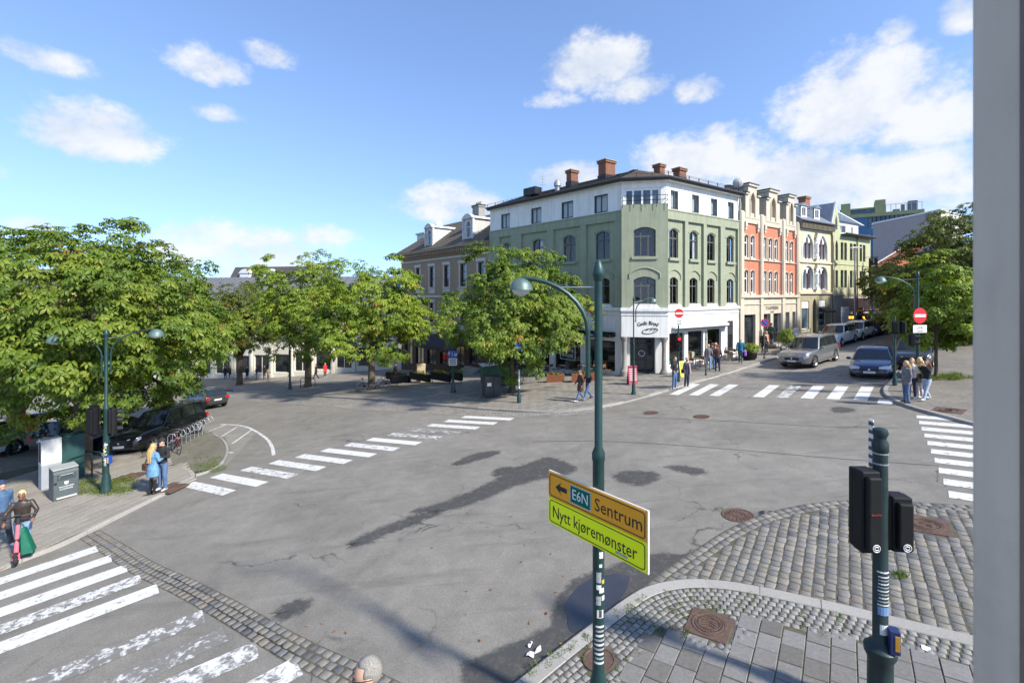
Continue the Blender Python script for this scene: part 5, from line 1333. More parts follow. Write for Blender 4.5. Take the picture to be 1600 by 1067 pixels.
# ---- brown house with mansard, beyond the green one
BRN = M('brown_render', (.3, .215, .145), .85, .08, 2, bumpk=.2, dirt=.15)
A2_ = (-13.9, 57.2)
def build_brown():
    F = Fac(A2_, (A_[0] - .05, A_[1] + .05)); T = thing('brown_building', 'brown three-storey house with bracketed cornice and white dormers in its mansard', 'building', on(-8, 50)); sv = F.s_at
    cs = [sv(653.5), sv(675), sv(698)]; st = cs[1] - cs[0]
    cs += [cs[2] + (cs[2] - cs[1]) * k for k in (1, 2, 3, 4, 5) if cs[2] + (cs[2] - cs[1]) * k < F.len - .8]
    ww = 1.05; holes = []
    for s in cs: holes += [(s - ww / 2, s + ww / 2, 6.2, 8.45), (s - ww / 2, s + ww / 2, 2.25, 4.45)]
    mb = MB(); wall(mb, 0, F.len, 1.2, 9.7, holes, 0, .2); F.build(mb, 'wall', BRN, T)
    TR = M('pale_stone_trim', (.5, .47, .42), .8, .08, 3)
    for h in holes:
        window(F, T, h[0], h[1], h[2], h[3], .12, .06, 1, h[3] - .75, frame=FRAME_D, glass=GLD)
        mb = MB(); mb.bb(h[0] - .2, h[0] - .003, -.07, .1, h[2] - .7, h[3] + .1); mb.bb(h[1] + .003, h[1] + .2, -.07, .1, h[2] - .7, h[3] + .1); mb.bb(h[0] - .28, h[1] + .28, -.13, .1, h[3] + .1, h[3] + .4); mb.bb(h[0] - .26, h[1] + .26, -.12, .1, h[2] - .14, h[2] - .003); mb.bb(h[0], h[1], -.03, .1, h[2] - .7, h[2] - .15); F.build(mb, 'window_surround', TR, T, bevel=.02)
    mb = MB(); mb.bb(0, F.len, -.12, .1, 5.05, 5.3); mb.bb(0, F.len, -.15, .1, 1.05, 1.35); mb.bb(0, F.len, -.1, .1, 9.2, 9.35); F.build(mb, 'string_course', TR, T)
    mb = MB(); mb.bb(-.5, F.len, -.7, .3, 10.15, 10.4); mb.bb(-.15, F.len, -.2, .3, 9.6, 10.15); n = 46
    for k in range(n): x = F.len * k / n; mb.bb(x, x + .16, -.6, -.2, 9.75, 10.15)
    F.build(mb, 'bracketed_cornice', BRN, T)
    mb = MB(); mb.quad((0, 0, -4), (0, 12, -4), (0, 12, 10), (0, 0, 10)); F.build(mb, 'side_wall', BRN, T)
    e = [F.P(-.5, -.65, 10.42), F.P(F.len, -.65, 10.42)]; r = [F.P(2.6, 4.6, 14.2), F.P(F.len, 4.6, 14.2)]
    roof_tiles(T, (e, r), ROOF_BR)
    mb = MB(); mb.add([F.P(-.5, -.65, 10.42), F.P(2.6, 4.6, 14.2), F.P(-.5, 9, 10.42)], [(0, 1, 2)]); wlink(mb.build('hip', ROOF_BR), T)
    ZW = M('weathered_zinc', (.5, .5, .48), .6, .2, 5, dirt=.3)
    for px in (667.5, 727.5):
        c = sv(px) + .4; mb = MB(); wall(mb, c - .75, c + .75, 10.6, 12.9, [(c - .42, c + .42, 11.0, 12.65, .42)], .05, .2)
        for x in (c - .75, c + .7): mb.bb(x, x + .05, .25, 3.2, 10.7, 12.88)
        o = F.build(mb, 'dormer', ZW, T); window(F, T, c - .42, c + .42, 11.0, 12.65, .15, .06, 1, 12.1, .42, frame=FRAME_W, glass=GLB, name='dormer_window')
        mb = MB(); prof = arch_pts(c - 1.0, c + 1.0, 12.9, .5, 12); mb.prism(prof, 'y', -.15, .35); F.build(mb, 'pediment', ZW, o)
        mb = MB(); mb.prism([(c - .95, 12.92), (c + .95, 12.92), (c + .7, 13.15), (c - .7, 13.15)], 'y', .36, 4.3); F.build(mb, 'dormer_roof', M('white_sheet', (.7, .7, .7), .6, .08), o)
        
        for x in (c - .95, c + .75): mb = MB(); mb.bb(x, x + .2, -.05, .2, 10.5, 12.9); F.build(mb, 'dormer_pilaster', ZW, o)
    c = 1.0; mb = MB(); mb.bb(c - 1.1, c + 1.0, 2.2, 5, 10.4, 13.0); mb.bb(c - 1.25, c + 1.15, 2.05, 5.2, 13.0, 13.2); F.build(mb, 'side_dormer', ZW, T)
    p = W(748, 338, 48); q = W(748, 322, 48); chimney(T, p.x, p.y, p.z - 1.6, q.z, 1.2, .8, F.rz, 3, STONE_C, False)
    mb = MB(); mb.quad((sv(708), 1.15, 11.62), (sv(717), 1.15, 11.62), (sv(717), 2.1, 12.32), (sv(708), 2.1, 12.32)); F.build(mb, 'skylight', GLB, T)
    # ground floor with a dark cafe front
    hs = [(x, x + 2.0, F.gnd(x) + .9, .3) for x in np.arange(1.0, F.len - 2.4, 2.9)]
    mb = MB(); wall(mb, 0, F.len, -5, 1.1, hs, .02, .3); F.build(mb, 'ground_floor_wall', M('dark_brown_front', (.07, .04, .03), .7, .2), T)
    for h in hs: window(F, T, *h[:4], y=.15, fw=.08, cols=2, frame=FRAME_D, glass=GLD, name='shop_window')
    mb = MB(); mb.prism([(-.05, 1.0), (-1.9, .1), (-1.9, -.35), (-1.88, -.35), (-1.88, .05), (-.05, .9)], 'x', sv(668), sv(735)); F.build(mb, 'awning', M('plum_awning', (.04, .03, .035), .8, .2), T)
    # steps up to a door near the green house
    s = thing('door_steps', 'low stone steps at the brown building door behind the tree', 'steps', F.P(F.len - 2.3, -.8, F.gnd(F.len - 2.3)))
    mb = MB(); g = F.gnd(F.len - 2.3)
    for k in range(4): mb.bb(F.len - 3.6, F.len - 1.2, -1.5 + k * .34, 0, g - .6, g + .12 + .17 * k)
    F.build(mb, 'stair_flight', MATS['step_stone'], s)
    return T
build_brown()

# ---- long low white shop building at the back of the square
def build_white():
    F = Fac((-52, 66), (-14.8, 59.3)); T = thing('white_shop_building', 'long low white shop building with pilasters and grey seamed roof behind the square', 'building', on(-30, 63)); sv = F.s_at
    CRW = M('cream_white_wood', (.62, .59, .5), .75, .06, 2)
    hs = []; x = 1.0
    while x < F.len - 3: hs.append((x, x + 2.3, F.gnd(x) + .75, F.gnd(x) + 3.3)); x += 3.1
    mb = MB(); wall(mb, 0, F.len, -9, 5.3, hs, 0, .25); F.build(mb, 'wall', CRW, T)
    for i, h in enumerate(hs):
        window(F, T, *h, y=.15, fw=.1, cols=2 if i % 2 else 1, frame=CRW, glass=GLD, name='shop_window')
        mb = MB(); g = F.gnd(h[0]); mb.bb(h[0] - .55, h[0] - .25, -.15, .05, g - .5, g + 4.0); mb.bb(h[0] - .62, h[0] - .18, -.2, .05, g - .5, g + .5); F.build(mb, 'pilaster', CRW, T)
        mb = MB(); k = i % 4; mb.bb(h[0] + .3, h[1] - .3, .3, .5, h[2], h[2] + 1.3, 0); F.build(mb, 'window_display', [(M('display_rust', (.25, .06, .03), .8, .3), M('display_grey', (.2, .22, .22), .8, .3), M('display_lilac', (.35, .2, .45), .8, .2), M('display_teal2', (.1, .2, .2), .8, .3))[k]], T)
    mb = MB(); wz = [(x, x + 1.1, 1.0, 2.9) for x in np.arange(1.4, F.len - 2, 2.4)]
    for h in wz[::1]: window(F, T, h[0], h[1], h[2], h[3], -.06, .1, 2, frame=FRAME_W, glass=GLD)
    mb = MB(); mb.bb(0, F.len, -.35, .1, -.5, -.25); mb.bb(-.2, F.len + .1, -.3, .1, 5.1, 5.35); F.build(mb, 'cornice', CRW, T)
    SEAM = M('seamed_roof', (.17, .17, .175), .55, .12, 1.5, metal=.3)
    mb = MB(); r0, r1 = F.P(0, -.4, 5.36), F.P(F.len, -.4, 5.36); r2, r3 = F.P(F.len - 1.5, 5.5, 8.0), F.P(0, 5.5, 8.0); mb.quad(r0, r1, r2, r3)
    for k in range(42):
        t = k / 41; mb.tube([r0.lerp(r1, t) + Vector((0, 0, .05)), r3.lerp(r2, t) + Vector((0, 0, .05))], .05, 4)
    wlink(mb.build('roof', SEAM), T)
    U = thing('mansard_building', 'dark mansard roof with white dormers rising behind the seamed grey roof', 'building', on(-36, 74))
    F2 = Fac((-47, 76), (-33.5, 73)); s2 = F2.s_at
    mb = MB(); mb.bb(0, F2.len, 0, 9, -6, 7.6); F2.build(mb, 'wall', CRW, U)
    mb = MB(); mb.prism([(-.3, 7.6), (1.2, 10.0), (7, 10.2), (9.3, 7.6)], 'x', -.2, F2.len + .1); F2.build(mb, 'roof', M('dark_slate_roof', (.07, .062, .06), .7, .2), U)
    for px in (383, 420):
        c = s2(px); mb = MB(); mb.bb(c - .95, c + .95, -.1, 2, 7.6, 8.9); mb.prism(arch_pts(c - 1.15, c + 1.15, 8.9, .7, 10), 'y', -.2, 2); F2.build(mb, 'dormer', FRAME_W, U)
    mb = MB(); mb.bb(F2.len - 1.0, F2.len - .2, 2, 3, 9.8, 10.9); F2.build(mb, 'chimney', STONE_C, U)
    V = thing('ochre_house', 'ochre house front seen under the crowns across the square', 'house', on(-58, 60))
    F3 = Fac((-84, 50), (-52.5, 66.5)); hs = [(x, x + 1.2, z, z + 1.9) for x in np.arange(1.5, 32, 2.7) for z in (-5.6, -1.8, 1.8)]
    mb = MB(); wall(mb, 0, F3.len, -10, 6, hs, 0, .2); F3.build(mb, 'wall', M('ochre_wood', (.45, .33, .15), .8, .1, 2), V)
    for h in hs[:30]: window(F3, V, *h, y=.1, fw=.1, cols=2, frame=FRAME_W, glass=GLD)
    mb = MB(); mb.quad((-.3, -.4, 6), (F3.len + .3, -.4, 6), (F3.len + .3, 5, 9), (-.3, 5, 9)); F3.build(mb, 'roof', ROOF_BR, V)
build_white()

# the window through which one looks: its white painted jamb, close on the right
def build_jamb():
    T = thing('window_jamb', 'white painted window jamb close to the viewer along the picture edge', 'window frame', (0.5625, 0.5, 4.2))
    PW = M('worn_white_paint', (.6, .525, .43), .55, .06, 5, bumpk=.3, bscale=9, dirt=.45, dirtcol=(.3, .27, .24))
    mb = MB(); mb.bb(0, .062, -.03, .06, 0, 2.2); wlink(mb.build('jamb_board', PW, bevel=.008), T).matrix_parent_inverse = Matrix.Identity(4)
    mb = MB(); mb.bb(-.003, .02, -.03, .004, .002, 2.198); o = wlink(mb.build('edge_bead', M('brown_bead', (.16, .12, .1), .6, .2, 9), bevel=.004), T); o.matrix_parent_inverse = Matrix.Identity(4)
    mb = MB(); mb.bb(.0565, .2, -.09, -.031, 0, 2.2); o = wlink(mb.build('inner_lining', PW, bevel=.006), T); o.matrix_parent_inverse = Matrix.Identity(4)
    mb = MB(); mb.bb(-1.6, .3, -.12, .1, -.18, -.001); o = wlink(mb.build('sill', PW, bevel=.01), T); o.matrix_parent_inverse = Matrix.Identity(4)
    mb = MB(); mb.bb(-1.6, .3, -.1, .08, 2.201, 2.34); o = wlink(mb.build('head', PW, bevel=.01), T); o.matrix_parent_inverse = Matrix.Identity(4)
    mb = MB(); mb.bb(-1.6, -1.54, -.03, .06, .002, 2.2); o = wlink(mb.build('jamb_board', PW, bevel=.008), T); o.matrix_parent_inverse = Matrix.Identity(4)
    W_ = M('near_house_render', (.5, .46, .38), .85, .08, 2)
    w = thing('near_house_wall', 'rendered house wall round the window one looks from', 'wall', (0.85, .5, 3.0))
    mb = MB(); mb.bb(0, .9, -.1, .1, -3.2, 4.4); wlink(mb.build('wall_right', W_), w).matrix_parent_inverse = Matrix.Identity(4)
build_jamb()
# ------------------------------------------------------------------ trees
BARK = M('bark', (.095, .075, .055), .95, .3, 7, bumpk=.8, bscale=22)
def make_leaf(name, lo, mid, hi, aut=(.28, .13, .02)):
    m, N, L, b = base_mat(name)
    at = N.new('ShaderNodeAttribute'); at.attribute_name = 'tone'
    c = ramp(N, L, at.outputs['Fac'], [(.0, lo), (.5, mid), (.93, hi), (.99, aut)])
    L.new(c, b.inputs['Base Color']); b.inputs['Roughness'].default_value = .5; b.inputs['Specular IOR Level'].default_value = .35
    tr = N.new('ShaderNodeBsdfTranslucent'); hs = mixc(N, L, 1.0, c, (1.25, 1.3, .55), 'MULTIPLY'); L.new(hs, tr.inputs[0])
    mx = N.new('ShaderNodeMixShader'); mx.inputs[0].default_value = .33; L.new(b.outputs[0], mx.inputs[1]); L.new(tr.outputs[0], mx.inputs[2])
    o = [n for n in N if n.type == 'OUTPUT_MATERIAL'][0]; L.new(mx.outputs[0], o.inputs[0]); return m
LEAF_A = make_leaf('chestnut_leaf', (.055, .10, .012), (.122, .187, .018), (.22, .262, .03))
LEAF_B = make_leaf('lime_leaf', (.08, .135, .012), (.165, .24, .02), (.26, .31, .03))
LEAF_C = make_leaf('dark_leaf', (.045, .07, .012), (.10, .125, .016), (.17, .175, .025))
def leaf_template(n=5, droop=.45, w=.2):
    vs = []; fs = []
    for k in range(n):
        a = (k / (n - 1) - .5) * R(230); l = 1.0 - .35 * abs(k / (n - 1) - .5) * 2
        c, s_ = math.cos(a), math.sin(a)
        def p(t, side, z): x = t * l; y = side; return (x * c - y * s_, x * s_ + y * c, z)
        i = len(vs); vs += [p(.06, 0, 0), p(.62, w, -droop * .22), p(1.0, 0, -droop), p(.62, -w, -droop * .22), p(.6, 0, -droop * .1 + .05)]
        fs += [(i, i + 3, i + 4), (i, i + 4, i + 1), (i + 1, i + 4, i + 2), (i + 4, i + 3, i + 2)]
    return np.array(vs), np.array(fs)
LT_V, LT_F = leaf_template()
def crown_mesh(rng, centre, rad, rz_up, rz_dn, nclump, nleaf, leaf, clump, bumpy=.22, gap=.0, top_sparse=False):
    C = np.array(centre); P = []; Nn = []; T = []
    k = 0
    while k < nclump:
        d = rng.normal(size=3); d /= np.linalg.norm(d)
        r = rng.random() ** .42
        nz = mnoise.noise(Vector(d * 2.1 + C * .13)) * bumpy * 2 + mnoise.noise(Vector(d * 5.3 + C * .31)) * bumpy
        f = r * (1 + nz)
        p = np.array([d[0] * rad[0] * f, d[1] * rad[1] * f, d[2] * (rz_up if d[2] > 0 else rz_dn) * f])
        if d[2] < -.45 and rng.random() < .5: continue
        if gap and mnoise.noise(Vector(p * .55 + C)) < -.5 + gap: continue
        k += 1
        cr = clump * rng.uniform(.65, 1.25); out = d * np.array([1, 1, .6]) + np.array([0, 0, .35]); out /= np.linalg.norm(out)
        tone = np.clip(rng.normal(.5, .16), .05, .85)
        m = int(nleaf * rng.uniform(.7, 1.25) * (.55 if r < .55 else 1))
        q = rng.normal(size=(m, 3)); q /= np.linalg.norm(q, axis=1)[:, None]
        q = np.where((q @ out)[:, None] < -.25, -q, q)
        pos = p + q * cr * (rng.random((m, 1)) ** .4) * np.array([1, 1, .62])
        nrm = q * .45 + out * .45 + np.array([0, 0, .75]) + rng.normal(size=(m, 3)) * .28
        P.append(pos); Nn.append(nrm / np.linalg.norm(nrm, axis=1)[:, None]); T.append(np.clip(tone + rng.normal(0, .13, m) + (rng.random(m) < .004) * .6, 0, 1))
    P = np.concatenate(P); Nn = np.concatenate(Nn); T = np.concatenate(T)
    fw = P * np.array([1, 1, 0]) + rng.normal(size=P.shape) * .9
    fw -= Nn * (fw * Nn).sum(1)[:, None]; fw /= np.linalg.norm(fw, axis=1)[:, None] + 1e-9
    sd = np.cross(Nn, fw); sz = leaf * rng.uniform(.5, 1.25, len(P))
    V = (P + C)[:, None, :] + (LT_V[None, :, 0, None] * fw[:, None, :] + LT_V[None, :, 1, None] * sd[:, None, :] + LT_V[None, :, 2, None] * Nn[:, None, :]) * sz[:, None, None]
    nl, nv = len(P), len(LT_V)
    Fx = (LT_F[None] + (np.arange(nl) * nv)[:, None, None]).reshape(-1, 3)
    me = bpy.data.meshes.new('crown')
    me.vertices.add(nl * nv); me.vertices.foreach_set('co', V.reshape(-1).astype(np.float32))
    me.loops.add(Fx.size); me.loops.foreach_set('vertex_index', Fx.reshape(-1).astype(np.int32))
    me.polygons.add(len(Fx)); me.polygons.foreach_set('loop_start', np.arange(0, Fx.size, 3, dtype=np.int32))
    me.update(calc_edges=True)
    at = me.attributes.new('tone', 'FLOAT', 'FACE'); at.data.foreach_set('value', np.repeat(T, len(LT_F)).astype(np.float32))
    return me
def tree(label, base, cz, off, rad, up, dn, ncl, nl, leaf, clump, mat, tr=.16, seed=1, group='street trees', gap=0.0, bumpy=.22, name='chestnut_tree'):
    rng = np.random.default_rng(seed); rr = random.Random(seed)
    T = thing(name, label, 'tree', base, 0, group)
    top = Vector((off[0] * .6, off[1] * .6, cz - base.z))
    mb = MB(); hz = (cz - base.z)
    trunk = [Vector((0, 0, -.15)), Vector((0, 0, .05)), Vector((.02, .0, .35)), Vector((.03, .02, hz * .3)), Vector((off[0] * .2, off[1] * .2, hz * .6)), top, top + Vector((off[0] * .2, off[1] * .2, up * .55))]
    mb.tube(trunk, [tr * 1.5, tr * 1.3, tr * 1.05, tr * .95, tr * .8, tr * .5, tr * .12], 10)
    for k in range(9):
        a = k * 2.4 + rr.random(); z = rr.uniform(.42, .95); s0 = trunk[3].lerp(top, (z - .3) / .7); e = Vector((off[0] + rad[0] * .72 * math.cos(a), off[1] + rad[1] * .72 * math.sin(a), hz + rr.uniform(-.45 * dn, .6 * up)))
        m1 = s0.lerp(e, .45) + Vector((0, 0, .35)); r0 = tr * .42
        mb.tube([s0, m1, e], [r0, r0 * .6, r0 * .15], 6)
        for j in range(3):
            e2 = m1.lerp(e, .3 + .2 * j) ; q = e2 + Vector((rr.uniform(-1, 1), rr.uniform(-1, 1), rr.uniform(-.2, .9))); mb.tube([e2, e2.lerp(q, .5) + Vector((0, 0, .1)), q], [r0 * .35, r0 * .22, r0 * .06], 5)
    mb.build('trunk', BARK, T, smooth=60)
    me = crown_mesh(rng, (off[0], off[1], hz), rad, up, dn, ncl, nl, leaf, clump, bumpy, gap)
    o = link('crown', me, mat, T)
    return T
def tree_px(label, base, x0, x1, ytop, ybot, **k):
    """crown outline given by the photo's columns and rows at the tree's own distance"""
    Y = base.y; cx = ((x0 + x1) / 2 - HX) / FPX * Y; hw = (x1 - x0) / 2 / FPX * Y
    zt = CAMZ + (HY - ytop) / FPX * Y; zb = CAMZ + (HY - ybot) / FPX * Y; cz = zb + (zt - zb) * .42
    dep = k.pop('depth', hw); f_ = k.pop('fit', 1.0); hw *= f_; zt = cz + (zt - cz) * f_
    return tree(label, base, cz, (cx - base.x, k.pop('oy', 0.0)), (hw, dep), zt - cz, cz - zb, **k)
b1 = G(128, 738, .05)
tree_px('broad chestnut with thick trunk beside the double street lamp', b1, -30, 300, 366, 648, ncl=360, nl=34, leaf=.25, clump=.85, mat=LEAF_A, tr=.32, seed=3, depth=4.2)
b2 = G(28, 702, .05)
tree_px('tall chestnut at the picture edge behind the utility cabinets', b2, -190, 165, 343, 660, ncl=330, nl=32, leaf=.27, clump=.95, mat=LEAF_A, tr=.3, seed=5, depth=4.6)
b3 = G(262, 652, .05)
tree_px('chestnut whose branches hang low over the parked black cars', b3, 200, 364, 394, 628, ncl=270, nl=34, leaf=.28, clump=.95, mat=LEAF_A, tr=.28, seed=9, depth=3.8, oy=-2.6)
b4 = G(374, 601, .1)
tree_px('dark leafy tree above the crowd on the square', b4, 322, 446, 446, 552, ncl=270, nl=28, leaf=.34, clump=1.1, mat=LEAF_C, tr=.33, seed=12, depth=4, fit=1.0)
b5 = G(481, 604, .1)
tree_px('thin-topped tree with a metal guard round its trunk', b5, 405, 545, 398, 552, ncl=200, nl=26, leaf=.34, clump=1.1, mat=LEAF_B, tr=.3, seed=15, gap=.14, depth=4, bumpy=.35, fit=.9)
b6 = G(580, 608, .1)
tree_px('bright green round-crowned tree with bicycles leaning at its trunk', b6, 486, 682, 405, 564, ncl=230, nl=32, leaf=.32, clump=1.1, mat=LEAF_B, tr=.27, seed=18, depth=4.6, fit=.9)
b7 = G(800, 613, .1)
tree_px('yellow-green tree in front of the green building shopfront', b7, 694, 924, 386, 574, ncl=330, nl=30, leaf=.27, clump=.9, mat=LEAF_A, tr=.2, seed=21, depth=4.4, gap=.03, fit=.9)
b8 = G(1462, 590, .1)
tree_px('young light green tree with slender trunk behind the waiting girls', b8, 1412, 1519, 408, 552, ncl=120, nl=30, leaf=.24, clump=.6, mat=LEAF_B, tr=.075, seed=25, depth=2.2, gap=.05, fit=1.0, bumpy=.15)
b9 = on(31.5, 34.5, .1)
tree_px('big dark chestnut spreading over the street behind the no-entry sign', b9, 1396, 1600, 344, 545, ncl=460, nl=30, leaf=.3, clump=1.0, mat=LEAF_C, tr=.3, seed=28, depth=4.5, fit=1.0, bumpy=.15)
b10 = on(40.5, 39.5, .1)
tree_px('tall dark chestnut rising at the window jamb', b10, 1425, 1640, 322, 545, ncl=340, nl=30, leaf=.32, clump=1.1, mat=LEAF_C, tr=.3, seed=31, depth=4.5, fit=1.0, bumpy=.15)
b11 = on(34.8, 42.5, .1)
tree_px('dark chestnut overhanging the parked cars up the street', b11, 1374, 1470, 408, 480, ncl=170, nl=28, leaf=.32, clump=1.0, mat=LEAF_C, tr=.25, seed=34, depth=3.6, fit=1.0, bumpy=.15)

# ------------------------------------------------------------------ lamps, posts and signs
LAMP = M('lamp_green', (.02, .055, .052), .45, .2, 5, metal=.3)
LAMPV = M('dome_verdigris', (.11, .17, .155), .5, .35, 6, metal=.3)
WHT = M('sign_white', (.75, .75, .73), .5, .05); SRED = M('sign_red', (.5, .012, .015), .45, .08); SBLU = M('sign_blue', (.01, .075, .36), .45, .1)
BLK = M('black_plastic', (.008, .008, .009), .6, .2, 6, spec=.3)
LENSG = M('lamp_glass', (.6, .6, .55), .3, .05)
def dome(par, c, r, name='lamp_shade'):
    mb = MB(); mb.lathe([(.02, r * 1.02), (r * .28, r * 1.0), (r * .62, r * .82), (r * .88, r * .5), (r * .99, r * .12), (r * 1.02, 0), (r * .97, .0), (r * .85, r * .45), (.02, r * .9)], 20, 0, c, caps=False)
    o = mb.build(name, LAMPV, par, smooth=50)
    mb = MB(); mb.lathe([(r * .9, .02), (r * .6, -.05), (.02, -.08)], 14, 0, c); mb.build('lens', LENSG, o, smooth=True); return o
def lamp(label, base, H, arms, rb=.07, rt=.045, group='green street lamps', dr=.24, sticks=True, step=.5, arm_r=.028):
    T = thing('street_lamp', label, 'street lamp', base, 0, group)
    mb = MB(); mb.lathe([(rb * 2.2, -.1), (rb * 2.2, .06), (rb * 1.7, .16), (rb * 1.5, .5), (rb * 1.15, .62), (rb, .7), (rb, H * step), (rb * 1.12, H * step + .03), (rb * 1.12, H * step + .1), (rt, H * step + .18), (rt, H - .28)], 16)
    mb.build('pole', LAMP, T, smooth=35)
    mb = MB(); mb.lathe([(rt, H - .28), (rt * 1.5, H - .2), (rt * 1.55, H - .17), (rt * 1.2, H - .1), (rt * .7, H - .03), (.005, H)], 14); mb.build('finial', LAMP, T, smooth=40)
    for ax, ay, rise, drop in arms:                       # reach of the arm, dome height below the top
        n = Vector((ax, ay, 0)); l = n.length; n.normalize(); o0 = .13
        z1 = H - rise; zl = z1 - drop
        path = [n * o0 + Vector((0, 0, zl))]
        path += [n * (o0 + (l - o0) * (1 - math.cos(t))) + Vector((0, 0, zl + drop * .45 + drop * .55 * math.sin(t))) for t in np.linspace(0, math.pi / 2, 9)]
        mb = MB(); mb.tube(path, arm_r, 8)
        for z in (zl + .1, zl + drop * .42): mb.tube([Vector((0, 0, z)), n * o0 + Vector((0, 0, z))], arm_r * .7, 6)
        mb.build('arm', LAMP, T, smooth=True)
        mb = MB(); a = path[6]; mb.tube([Vector((0, 0, H - .35)), a], .008, 5); mb.build('stay_wire', METAL_L, T)
        dome(T, (n * l + Vector((0, 0, z1 - dr * 1.0))), dr)
    return T
# the near lamp post with its road sign
NP_ = on(1.085, 5.71, PAVE_DZ); HN = W(935, 405, 5.71).z - NP_.z
nl_ = lamp('tall green lamp post with stickers rising through the middle of the view', NP_, HN, [(-.97, .12, .235, 1.25)], .074, .05, dr=.15, step=.565, arm_r=.03)
def stickers(par, spec, r, seed=0, name='sticker'):
    rr = random.Random(seed)
    cols = [M('sticker_white', (.62, .62, .6), .6, .2, 30), M('sticker_grey', (.3, .31, .32), .6, .3, 30), M('sticker_yellow', (.5, .42, .05), .6, .2, 30), M('sticker_blue', (.15, .25, .42), .6, .2, 30), BLK]
    for z, h, a, w, ci in spec:
        mb = MB(); n = 5; vs = []; fs = []
        for i in range(n + 1):
            t = a + w * (i / n - .5); vs += [((r + .003) * math.cos(t), (r + .003) * math.sin(t), z), ((r + .003) * math.cos(t), (r + .003) * math.sin(t), z + h)]
        fs = [(2 * i, 2 * i + 2, 2 * i + 3, 2 * i + 1) for i in range(n)]
        mb.add(vs, fs); mb.build(name, cols[ci], par)
zz = lambda y: W(935, y, 5.64).z - NP_.z
stickers(nl_, [(zz(872), .08, -1.3, .7, 0), (zz(886), .04, -1.4, .5, 0), (zz(910), .13, -1.7, .8, 1), (zz(912), .05, -.9, .5, 2), (zz(921), .06, -1.7, .8, 0), (zz(926), .06, -1.2, .9, 0), (zz(945), .11, -1.75, .8, 1), (zz(938), .06, -.9, .6, 0), (zz(965), .1, -1.45, 1.1, 0), (zz(964), .09, -1.45, .5, 4)] +
         [(zz(1037 - 7.1 * k), .026, -1.55 + rnd.uniform(-.1, .1), 1.7 + rnd.uniform(-.3, .3), k % 2) for k in range(9)], .0745, 4)
def build_sign():
    a0 = W(858, 745, 6.25); a1 = W(1012, 789, 5.07); b1_ = W(1012, 886, 5.07); d = Vector((a1.x - a0.x, a1.y - a0.y, 0)); wdt = d.length; d.normalize()
    zt = (a0.z + a1.z) / 2 + .01; zb = (W(858, 820, 6.25).z + b1_.z) / 2 - .01; hgt = zt - zb
    T = thing('direction_sign', 'orange and yellow direction sign reading E6N Sentrum and Nytt kjøremønster', 'road sign', (a0.x, a0.y, zb), math.atan2(d.y, d.x))
    OR = M('sign_orange', (.85, .36, .01), .6, .06, 2); YE = M('sign_yellow', (.92, 1.0, .0), .6, .04, 2); GR = M('sign_route_green', (.0, .13, .085), .7, .06, spec=.2); INK = M('sign_ink', (.012, .012, .012), .6, .1); EDGE = M('sign_edge', (.7, .66, .58), .5, .05)
    hs = hgt / 2
    for z0, m in ((hs + .004, OR), (0, YE)):
        mb = MB(); mb.bb(0, wdt, -.012, .012, z0, z0 + hs - .004); mb.build('sign_plate', m, T, bevel=.004)
        # black border line with round corners
        o = .028; r = .035; x0, x1, y0, y1 = o, wdt - o, z0 + o, z0 + hs - .004 - o; pts = []
        for cx, cy, t0 in ((x1 - r, y1 - r, 0), (x0 + r, y1 - r, 90), (x0 + r, y0 + r, 180), (x1 - r, y0 + r, 270)):
            for t in range(0, 91, 30): pts.append((cx + r * math.cos(R(t0 + t)), -.0135, cy + r * math.sin(R(t0 + t))))
        mb = MB(); mb.tube(pts, .0055, 5, closed=True); mb.build('border_line', INK, T)
    mb = MB(); mb.bb(.0, wdt, -.004, .014, hgt, hgt + .012); mb.bb(wdt, wdt + .014, -.014, .014, 0, hgt + .012); mb.build('edge_strip', EDGE, T)
    zc = hs + hs / 2
    mb = MB(); ax = .135; mb.prism([(ax, zc), (ax + .11, zc + .085), (ax + .075, zc + .03), (ax + .205, zc + .03), (ax + .205, zc - .03), (ax + .075, zc - .03), (ax + .11, zc - .085)], 'y', -.016, -.0125); mb.build('arrow', INK, T)
    mb = MB(); gx0, gx1 = .395, .745; mb.bb(gx0, gx1, -.0145, -.0122, zc - .115, zc + .115); rp = mb.build('route_panel', GR, T)
    for k in range(12):
        for z in (zc - .112, zc + .112): mb = MB(); x = gx0 + .012 + k * .029; mb.bb(x, x + .016, -.0165, -.0147, z - .006, z + .006); mb.build('dash', WHT, rp)
    for k in range(7):
        for x in (gx0 + .006, gx1 - .006): mb = MB(); z = zc - .095 + k * .03; mb.bb(x - .005, x + .005, -.0165, -.0147, z - .008, z + .008); mb.build('dash', WHT, rp)
    rot = (R(90), 0, 0)
    lettering('E6N', .185, T, ((gx0 + gx1) / 2, -.016, zc - .003), rot, WHT, .85, 'route_lettering', extr=.0012)
    lettering('Sentrum', .225, T, (.80, -.014, zc - .006), rot, INK, .9, 'lettering', 'LEFT', extr=.0012)
    lettering('Nytt kjøremønster', .225, T, (.075, -.014, hs / 2 - .01), rot, INK, .775, 'lettering', 'LEFT', extr=.0012)
    mb = MB(); mb.bb(1.12, 1.29, -.0165, -.0145, .055, .085); mb.build('scuff_tape', M('tape_grey', (.38, .37, .33), .8, .2, 20), T)
    mb = MB(); mb.bb(wdt * .42, wdt * .6, .012, .05, hgt * .3, hgt * .36); mb.bb(wdt * .42, wdt * .6, .012, .05, hgt * .75, hgt * .81); mb.build('clamp', METAL_D, T)
build_sign()
